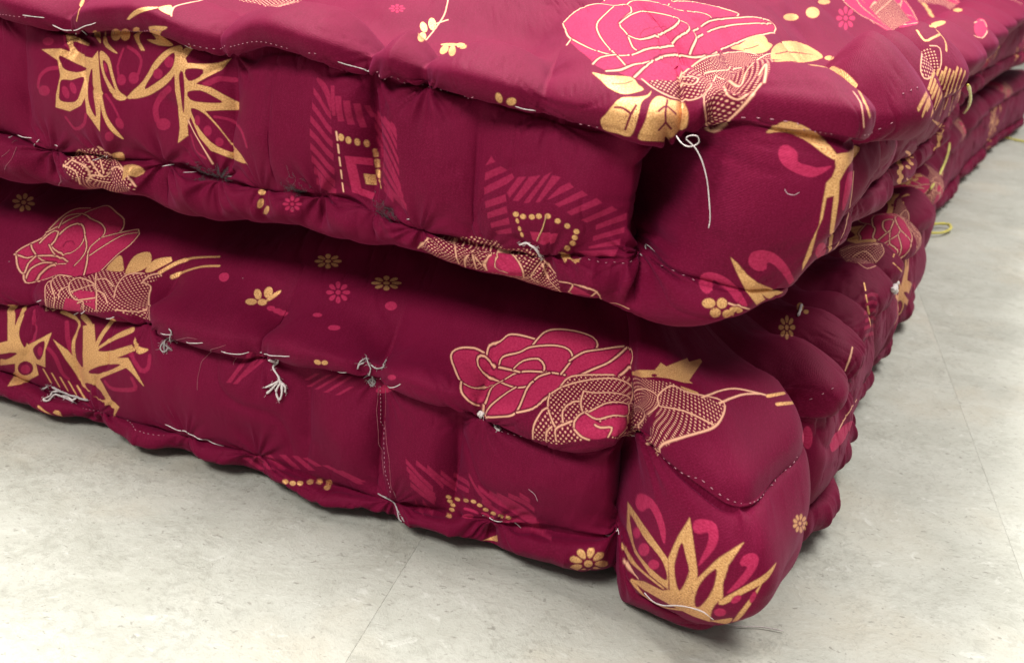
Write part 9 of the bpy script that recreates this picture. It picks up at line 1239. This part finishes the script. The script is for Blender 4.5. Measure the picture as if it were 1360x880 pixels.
# ------------------------------------------------------------------ the print, drawn into an ink map (red: pink ink, green: gold ink, blue: pale gold line)
S0, S1, V0, V1, RES = -.62, 2.30, -.26, .19, 2600
def fill_cov(poly, h, w):
    """anti-aliased coverage of a polygon on a window of texels"""
    SS = 3; cov = np.zeros((h, w), np.float32)
    x = poly[:, 0]; y = poly[:, 1]; x2 = np.roll(x, -1); y2 = np.roll(y, -1)
    xs = np.arange(w)
    for r in range(h * SS):
        yy = (r + .5) / SS
        m = (y <= yy) != (y2 <= yy)
        if not m.any(): continue
        c = np.sort(x[m] + (yy - y[m]) * (x2[m] - x[m]) / (y2[m] - y[m]))
        row = cov[r // SS]
        for k in range(0, len(c) - 1, 2):
            row += np.clip(np.minimum(c[k + 1], xs + 1) - np.maximum(c[k], xs), 0, 1) / SS
    return cov
def stroke_cov(pts, hw, h, w):
    cov = np.zeros((h, w), np.float32)
    for a, b in zip(pts[:-1], pts[1:]):
        x0 = max(int(min(a[0], b[0]) - hw - 1), 0); x1 = min(int(max(a[0], b[0]) + hw + 2), w)
        y0 = max(int(min(a[1], b[1]) - hw - 1), 0); y1 = min(int(max(a[1], b[1]) + hw + 2), h)
        if x1 <= x0 or y1 <= y0: continue
        X = np.arange(x0, x1)[None] + .5; Y = np.arange(y0, y1)[:, None] + .5
        d = b - a; L2 = d @ d + 1e-9
        t = np.clip(((X - a[0]) * d[0] + (Y - a[1]) * d[1]) / L2, 0, 1)
        D = np.hypot(X - a[0] - t * d[0], Y - a[1] - t * d[1])
        sub = cov[y0:y1, x0:x1]; np.maximum(sub, np.clip(hw - D + .5, 0, 1), out=sub)
    return cov
def parse_print(which):
    out = []
    for f in PRINT:
        if f[0] != which: continue
        v = np.cumsum(np.array(f[5:], float).reshape(-1, 2), 0) * 1e-4
        out.append((f[1], f[2], f[3], MOTIFS[f[4]], v))
    return out
def draw_print(which, extra):
    W = int((S1 - S0) * RES); H = int((V1 - V0) * RES)
    img = np.zeros((H, W, 3), np.float32)
    items = parse_print(which)
    jobs = [(k, c, w, P) for k, c, w, g, P in items]
    for g, ds, dv, flip in extra:                                       # the same motifs again where the cloth runs on
        sel = [i for i in items if i[3] == g]
        if not sel: continue
        mid = np.mean(np.concatenate([i[4] for i in sel]), 0)
        for k, c, w, _, P in sel:
            Q = (P - mid) * np.array([-1 if flip else 1, 1]) + mid + np.array([ds, dv]); jobs.append((k, c, w, Q))
    for k, c, w, P in jobs:
        T = (P - np.array([S0, V0])) * RES
        hw = max(w * .5e-3 * RES, .55) if k == 1 else 0
        x0 = int(max(T[:, 0].min() - hw - 2, 0)); x1 = int(min(T[:, 0].max() + hw + 3, W)); y0 = int(max(T[:, 1].min() - hw - 2, 0)); y1 = int(min(T[:, 1].max() + hw + 3, H))
        if x1 - x0 < 2 or y1 - y0 < 2: continue
        L = T - np.array([x0, y0])
        cov = fill_cov(L, y1 - y0, x1 - x0) if k == 0 else stroke_cov(L, hw, y1 - y0, x1 - x0)
        cov = np.clip(cov, 0, 1); sub = img[y0:y1, x0:x1]
        if c == 3:                                                     # a ground of small gold dots
            X = (np.arange(x0, x1)[None] + .5) / RES; Y = (np.arange(y0, y1)[:, None] + .5) / RES; p = .0021
            a = (X * .87 + Y * .5) / p; b = (Y * .87 - X * .5) / p
            r = np.hypot(a - np.round(a), b - np.round(b))
            dot = np.clip((.31 - r) / .13, 0, 1)
            sub[...] = sub * (1 - cov[..., None]); sub[..., 2] += cov * dot
        else:
            sub[...] = sub * (1 - cov[..., None])
            if c == 4: sub[..., 0] += cov * .55  # pink dimmed on the side walls: mostly their shade, painted into the ink
            if c == 1: sub[..., 0] += cov
            if c == 2: sub[..., 2 if k == 1 and w < 1.25 else 1] += cov
    rgba = np.zeros((H, W, 4), np.float32); rgba[..., :3] = img; rgba[..., 3] = 1
    im = bpy.data.images.new('ink_map', W, H); im.colorspace_settings.name = 'Non-Color'
    im.pixels.foreach_set(rgba.reshape(-1)); im.update()
    return im

def cloth(name, ink, seed):
    N = NT(name)
    uv = N.n('ShaderNodeUVMap', uv_map='cloth').outputs[0]
    tex = N.n('ShaderNodeTexImage', image=ink, extension='CLIP', interpolation='Linear')
    N.put(tex.inputs[0], N.mapping(uv, loc=(-S0 / (S1 - S0), -V0 / (V1 - V0), 0), scale=(1 / (S1 - S0), 1 / (V1 - V0), 1)))
    sep = N.n('ShaderNodeSeparateColor'); N.put(sep.inputs[0], tex.outputs[0])
    pink, gold, cream = sep.outputs[0], sep.outputs[1], sep.outputs[2]
    off = N.mapping(uv, loc=(seed * 1.7, seed * .9, 0))
    # worn ink: broken by a fine speckle
    sp = N.noise(off, 1500, 2, .7); sp2 = N.noise(off, 90, 3, .6)
    wear = N.ramp(N.math('ADD', sp, N.math('MULTIPLY', N.math('SUBTRACT', sp2, .5), .35)), .30, .44)
    gold = N.math('MULTIPLY', gold, N.math('ADD', N.math('MULTIPLY', wear, .74), .26))
    pink = N.math('MULTIPLY', pink, N.math('ADD', N.math('MULTIPLY', wear, .18), .80))
    tone = N.noise(off, 14, 4, .6)
    ground = N.mix(N.ramp(tone, .3, .7), (.088, .0018, .0150, 1), (.118, .0026, .0215, 1))
    grit = N.noise(off, 1050, 2, .85)
    ground = N.mix(N.math('MULTIPLY', N.ramp(grit, .46, .70), .75), ground, (.165, .008, .040, 1))
    sat = N.noise(N.mapping(off, scale=(1.0, .12, 1)), 900, 2, .6)
    ground = N.mix(N.math('MULTIPLY', N.ramp(sat, .35, .75), .35), ground, (.14, .005, .031, 1))
    # twill of the weave: thread over thread
    w = N.n('ShaderNodeTexWave', wave_type='BANDS', bands_direction='DIAGONAL', wave_profile='SIN'); N.put(w.inputs['Vector'], N.mapping(off, scale=(1, 1, 1)))
    w.inputs['Scale'].default_value = 480; w.inputs['Distortion'].default_value = 1.6; w.inputs['Detail'].default_value = 2; w.inputs['Detail Scale'].default_value = 4
    ground = N.mix(N.math('MULTIPLY', w.outputs['Fac'], .22), ground, (.15, .006, .034, 1))
    pk = N.mix(N.ramp(N.noise(off, 700, 2, .7), .3, .7), (.30, .014, .056, 1), (.39, .026, .082, 1))
    gd = N.mix(N.ramp(N.noise(off, 1100, 2, .7), .3, .7), (.48, .245, .090, 1), (.72, .42, .18, 1))
    c = N.mix(pink, ground, pk); c = N.mix(gold, c, gd); c = N.mix(N.math('MULTIPLY', cream, .92), c, (.74, .41, .26, 1))
    # lint caught on the cloth
    v = N.n('ShaderNodeTexVoronoi', feature='F1'); N.put(v.inputs['Vector'], off); v.inputs['Scale'].default_value = 75
    lint = N.math('MULTIPLY', N.ramp(v.outputs['Distance'], .0, .05, 1, 0), N.ramp(N.noise(off, 21, 1), .56, .62))
    c = N.mix(N.math('MULTIPLY', lint, .55), c, (.62, .42, .46, 1))
    N.put(N.b.inputs['Base Color'], c)
    N.put(N.b.inputs['Metallic'], N.math('MULTIPLY', gold, .35))
    N.put(N.b.inputs['Roughness'], N.math('SUBTRACT', .64, N.math('MULTIPLY', gold, .20)))
    N.b.inputs['Specular IOR Level'].default_value = .15; N.b.inputs['Specular Tint'].default_value = (1.0, .34, .52, 1)
    N.b.inputs['Sheen Weight'].default_value = .07; N.b.inputs['Sheen Roughness'].default_value = .45; N.b.inputs['Sheen Tint'].default_value = (1.0, .24, .58, 1)
    # relief of the weave and small creases
    h = N.math('ADD', N.math('MULTIPLY', w.outputs['Fac'], .3), N.math('MULTIPLY', grit, .9))
    nb = N.bump(h, .6, .0003)
    cr = N.noise(N.mapping(off, scale=(1, .6, 1)), 60, 4, .6, .6)
    nb = N.bump(cr, .25, .0012, nb)
    nb = N.bump(N.math('MAXIMUM', gold, pink), .35, .00012, nb)
    N.put(N.b.inputs['Normal'], nb)
    return N.mat

def thread_mat(name, col_, rough=.75):
    N = NT(name); tc = N.n('ShaderNodeTexCoord').outputs['Object']
    w = N.noise(tc, 1400, 2, .6)
    c = N.mix(N.ramp(w, .3, .7), tuple(x * .7 for x in col_) + (1,), tuple(col_) + (1,))
    N.put(N.b.inputs['Base Color'], c); N.b.inputs['Roughness'].default_value = rough; N.b.inputs['Sheen Weight'].default_value = .3
    N.put(N.b.inputs['Normal'], N.bump(w, .6, .0004))
    return N.mat
INK = {'white': thread_mat('white_thread', (.70, .62, .61)), 'grey': thread_mat('grey_thread', (.40, .36, .36)), 'maroon': thread_mat('maroon_thread', (.25, .03, .06)),
       'dark': thread_mat('dark_lint', (.045, .03, .036)), 'gold': thread_mat('gold_thread', (.5, .26, .1)), 'pale': thread_mat('pale_fibre', (.5, .32, .36)), 'yellow': thread_mat('yellow_tie', (.66, .58, .07), .5)}

# ------------------------------------------------------------------ floor
ANG = math.radians(12.83); TW, TL, GAP = .358, .716, .0001
def floor_material(name):
    N = NT(name); tc = N.n('ShaderNodeTexCoord').outputs['Object']; inf = N.n('ShaderNodeObjectInfo').outputs['Random']
    comb = N.n('ShaderNodeCombineXYZ'); N.put(comb.inputs[0], N.math('MULTIPLY', inf, 37.0)); N.put(comb.inputs[1], N.math('MULTIPLY', inf, 11.0))
    add = N.n('ShaderNodeVectorMath', operation='ADD'); N.put(add.inputs[0], tc); N.put(add.inputs[1], comb.outputs[0]); p = add.outputs[0]
    big = N.noise(p, 5, 4, .6, .6); mid = N.noise(p, 26, 6, .7, .8); fine = N.noise(p, 330, 3, .75); grain = N.noise(p, 130, 5, .75, .4)
    hue = N.noise(N.mapping(p, loc=(5, 2, 0)), 7, 3, .6)
    c = N.mix(N.ramp(big, .32, .68), (0.3163, 0.3199, 0.2785, 1), (0.3753, 0.3792, 0.3370, 1))
    c = N.mix(N.math('MULTIPLY', N.ramp(hue, .48, .66), .5), c, (0.3723, 0.3429, 0.2748, 1))
    c = N.mix(N.math('MULTIPLY', N.ramp(mid, .34, .70), .5), c, (0.4215, 0.4271, 0.3882, 1))
    rough_patch = N.ramp(N.noise(N.mapping(p, loc=(1, 7, 0)), 12, 4, .65, .5), .42, .62)
    c = N.mix(N.math('MULTIPLY', N.math('MULTIPLY', N.ramp(grain, .47, .62), rough_patch), .42), c, (0.2180, 0.2181, 0.1859, 1))
    c = N.mix(N.math('MULTIPLY', N.ramp(fine, .55, .66), .42), c, (0.2528, 0.2466, 0.2133, 1))
    # trowel flakes: bright smears and a few dark pits
    fl = N.noise(N.mapping(p, rot=(0, 0, .9), scale=(1, 1.35, 1)), 60, 5, .68, .9)
    c = N.mix(N.math('MULTIPLY', N.ramp(fl, .59, .70), .55), c, (0.4843, 0.4902, 0.4533, 1))
    pit = N.noise(N.mapping(p, rot=(0, 0, .5), scale=(1, 1.4, 1)), 210, 2, .5, .5)
    c = N.mix(N.math('MULTIPLY', N.ramp(pit, .66, .73), .6), c, (0.1687, 0.1612, 0.1377, 1))
    N.put(N.b.inputs['Base Color'], c)
    N.put(N.b.inputs['Roughness'], N.ramp(mid, .2, .8, .45, .6)); N.b.inputs['Specular IOR Level'].default_value = .35
    h = N.math('ADD', N.math('MULTIPLY', mid, .7), N.math('ADD', N.math('MULTIPLY', fl, .35), N.math('ADD', N.math('MULTIPLY', N.math('MULTIPLY', grain, rough_patch), .5), N.math('MULTIPLY', fine, .22))))
    N.put(N.b.inputs['Normal'], N.bump(h, .8, .0022))
    return N.mat
fm = floor_material('stone_tile')
G = NT('joint'); G.b.inputs['Base Color'].default_value = (.36, .35, .33, 1); G.b.inputs['Roughness'].default_value = .9
bm = bmesh.new(); bmesh.ops.create_grid(bm, x_segments=1, y_segments=1, size=7); me = bpy.data.meshes.new('floor'); bm.to_mesh(me); bm.free()
floor = link('floor', me, None, [G.mat]); floor.location = (0, 2, -.0006); tag(floor, 'pale grey stone look tile floor under the mattresses', kind='structure')
bm = bmesh.new(); bmesh.ops.create_cube(bm, size=1)
bmesh.ops.scale(bm, vec=(TW - GAP, TL - GAP, .004), verts=bm.verts)
bmesh.ops.bevel(bm, geom=[e for e in bm.edges if all(v.co.z > 0 for v in e.verts)], offset=.00009, segments=1, affect='EDGES')
tile_me = bpy.data.meshes.new('tile'); bm.to_mesh(tile_me); bm.free(); tile_me.materials.append(fm)
ca, sa = math.cos(ANG), math.sin(ANG)
for iu in range(-5, 8):
    stag = {0: .5205, -1: .31, 1: .02}.get(iu, .52 + TL * (.37 if iu % 2 else .66))
    for iv in range(-4, 7):
        u = -.1907 + TW * (iu + .5); v = stag + TL * (iv - .5)
        t = bpy.data.objects.new('tile', tile_me); col.objects.link(t); t.parent = floor
        t.location = (u * ca - v * sa, u * sa + v * ca - 2, -.002 + .0006); t.rotation_euler = (0, 0, ANG)

# ------------------------------------------------------------------ mattresses
def grid_mesh(name, P, S, V, mat, parent):
    n, r = P.shape[:2]; closed = True
    me = bpy.data.meshes.new(name)
    i = np.arange(n)[:, None]; j = np.arange(r - 1)[None]; i2 = (i + 1) % n
    q = np.stack([i * r + j, i * r + j + 1, i2 * r + j + 1, i2 * r + j], -1).reshape(-1, 4)
    me.vertices.add(n * r); me.vertices.foreach_set('co', P.reshape(-1).astype(np.float32))
    me.loops.add(q.size); me.loops.foreach_set('vertex_index', q.reshape(-1).astype(np.int32))
    me.polygons.add(len(q)); me.polygons.foreach_set('loop_start', np.arange(0, q.size, 4, dtype=np.int32))
    me.polygons.foreach_set('use_smooth', np.ones(len(q), bool))
    uvl = me.uv_layers.new(name='cloth')
    Sn = np.append(S, 2 * LEN + WID); ii = np.broadcast_to(i, (n, r - 1)); jj = np.broadcast_to(j, (n, r - 1))
    uvs = np.stack([np.stack([Sn[ii], V[jj]], -1), np.stack([Sn[ii], V[jj + 1]], -1), np.stack([Sn[ii + 1], V[jj + 1]], -1), np.stack([Sn[ii + 1], V[jj]], -1)], 2)
    uvl.data.foreach_set('uv', uvs.reshape(-1).astype(np.float32))
    me.update(calc_edges=True)
    return link(name, me, parent, [mat])

def tube(bm, pts, r, sides=6, ends=.55, wob=0.0, rng=None):
    """a thread: round tube along a smoothed path"""
    P = np.array(pts, float)
    if len(P) > 2:
        Q = []
        for k in range(len(P) - 1):
            a, b, c, d = P[max(k - 1, 0)], P[k], P[k + 1], P[min(k + 2, len(P) - 1)]
            for t in np.arange(4) / 4: Q.append(.5 * (2 * b + (c - a) * t + (2 * a - 5 * b + 4 * c - d) * t * t + (3 * b - a - 3 * c + d) * t ** 3))
        Q.append(P[-1]); P = np.array(Q)
    else:
        P = P[0] + (P[1] - P[0]) * np.linspace(0, 1, 5)[:, None]
    T = np.gradient(P, axis=0); T /= np.linalg.norm(T, axis=1, keepdims=True) + 1e-12
    rings = []
    for k in range(len(P)):
        a = np.cross(T[k], (0, 0, 1.0)); a = a / (np.linalg.norm(a) + 1e-9) if np.linalg.norm(a) > .05 else np.array([1.0, 0, 0])
        b = np.cross(T[k], a); rr = r * (ends if k in (0, len(P) - 1) else 1)
        if rng is not None: rr *= 1 + .2 * rng.uniform(-1, 1)
        rings.append([bm.verts.new(P[k] + rr * (math.cos(2 * math.pi * s / sides) * a + math.sin(2 * math.pi * s / sides) * b)) for s in range(sides)])
    for A, B in zip(rings[:-1], rings[1:]):
        for s in range(sides): bm.faces.new((A[s], A[(s + 1) % sides], B[(s + 1) % sides], B[s]))
    bm.faces.new(rings[0][::-1]); bm.faces.new(rings[-1])

def finish(name, bm, mat, parent):
    bmesh.ops.recalc_face_normals(bm, faces=bm.faces)
    me = bpy.data.meshes.new(name); bm.to_mesh(me); bm.free()
    me.polygons.foreach_set('use_smooth', np.ones(len(me.polygons), bool))
    return link(name, me, parent, [mat])

MAT = {}
def mattress(key, M, name, label, seed, extra):
    c = build_cover(M); root = empty(name); tag(root, label, 'mattress')
    mat = cloth('maroon_cotton', draw_print(0 if key == 'U' else 1, extra), seed)
    cuts = [('top_panel', 0, c.iC), ('rolled_edge', c.iC, c.iF), ('side_panel', c.iF, c.iH), ('rolled_edge', c.iH, c.iK), ('bottom_panel', c.iK, c.R - 1)]
    parts = {}
    for nm, a, b in cuts:
        parts[(nm, a)] = grid_mesh(nm, c.P[:, a:b + 1], c.S, c.V[a:b + 1], mat, root)
    side = parts[('side_panel', c.iF)]
    rng = random.Random(seed)
    for k, nm, ink, r, strands in THREADS:
        if k != key: continue
        bm = bmesh.new()
        if ink == 'dark':                                                # fluff: a mat of short curled hairs
            q = np.array(strands[0], float) * 1e-4; ctr = q.mean(0); sp_ = np.ptp(q, axis=0) * .5 + .0012
            for _ in range(70):
                a = ctr + np.array([rng.gauss(0, .55) * sp_[0], rng.gauss(0, .6) * sp_[1]]); th = rng.uniform(0, 6.28)
                pts = []
                for w_ in range(5):
                    pts.append((a[0], a[1], rng.uniform(.0001, .0014))); th += rng.uniform(-1.3, 1.3)
                    a = a + .0008 * np.array([math.cos(th), math.sin(th)])
                pts = np.array(pts); tube(bm, surf(c, pts[:, 0], pts[:, 1], pts[:, 2]), .00009, 4)
            strands = []
        for st in strands:
            q = np.array(st, float) * 1e-4; r_ = r * 1e-3
            q2 = [q[0]]
            for a, b in zip(q[:-1], q[1:]):
                nn = max(1, int(np.linalg.norm(b - a) / .004))
                q2 += [a + (b - a) * t / nn for t in range(1, nn + 1)]
            q2 = np.array(q2); lift = np.full(len(q2), r_ * .55)
            if nm == 'stitch': lift[0] = lift[-1] = -r_ * 1.2; lift[1:-1] += r_ * .5
            elif nm == 'thread_tuft': lift += r_ * np.array([rng.uniform(.2, 3.2) for _ in lift])
            elif nm == 'thread_tie': lift += .006 * np.sin(np.linspace(0, 2.2, len(lift)))
            P = surf(c, q2[:, 0], q2[:, 1], lift)
            if nm == 'thread_tie':                                       # a stiff plastic tie stands off the folds
                tt = np.linspace(0, 1, 7)[:, None]; out_ = np.array([.004, -.004, .001]); P = P[0] * (1 - tt) + P[-1] * tt + out_ * np.sin(np.pi * tt) ** .8 + out_ * .4
            tube(bm, P, r_, 6, rng=rng)
            if nm in ('thread_tuft', 'thread_knot'):
                for _ in range(14):
                    b0 = P[rng.randrange(len(P))]; dv = np.array([rng.gauss(0, 1) for _ in range(3)]); dv /= np.linalg.norm(dv)
                    tube(bm, [b0, b0 + dv * .0011 + np.array([rng.gauss(0, .0003) for _ in range(3)]), b0 + dv * .0022 + np.array([rng.gauss(0, .0007) for _ in range(3)])], .00009, 3)
        finish(nm, bm, INK[ink], root)
    for k, nm, ink, r, pts in FREE:                                      # strands that hang free or trail on the floor
        if k == key:
            bm = bmesh.new(); tube(bm, pts, r * 1e-3, 6, rng=rng); finish(nm, bm, INK[ink], root)
    bm = bmesh.new()
    for k, sp, path in SEAMS:
        if k != key: continue
        q = np.array(path, float) * 1e-4; d = np.concatenate([[0], np.cumsum(np.linalg.norm(np.diff(q, axis=0), axis=1))])
        for t in np.arange(0, d[-1], sp * 1e-3):
            a = np.array([np.interp(t, d, q[:, 0]), np.interp(t, d, q[:, 1])]); t2 = t + .0011
            b = np.array([np.interp(t2, d, q[:, 0]), np.interp(t2, d, q[:, 1])])
            P = surf(c, [a[0], b[0]], [a[1], b[1]], .0003)
            if np.linalg.norm(P[1] - P[0]) > 1e-4: tube(bm, P, .00024, 5)
    o = finish('seam_stitching', bm, thread_mat('pale_stitch', (.46, .17, .23)), root); tag(o, kind='stuff')
    return c, root, mat

up, up_root, cm = mattress('U', UPPER, 'mattress', 'upper maroon floral mattress with puffy rolled edges lying on top of the other mattress', 3,
    [('lotus', 1.12, 0, 0), ('lotus', 1.75, 0, 1), ('arch', .95, 0, 1), ('square', 1.55, 0, 0), ('rose', .75, -.02, 0), ('rose', 1.3, -.02, 1), ('lotus', 2.3, 0, 0), ('arch', 2.2, 0, 0), ('padU', 1.75, 0, 0)])
low, low_root, cm2 = mattress('L', LOWER, 'mattress', 'lower maroon floral mattress lying on the tile floor beneath the other', 8,
    [('rose2', .62, 0, 0), ('lotus2', .95, 0, 1), ('lotus2', 1.5, 0, 0), ('square3', .75, 0, 0), ('square3', 1.3, 0, 1), ('rose1', 1.2, 0, 0), ('daisy2', .52, 0, 0), ('daisy2', .9, .01, 0), ('rose2', 1.35, 0, 1), ('lotus2', 2.2, 0, 1), ('rose1', 2.3, 0, 0), ('daisy', 1.3, .02, 0), ('pinkdaisyL', 1.1, 0, 0)])
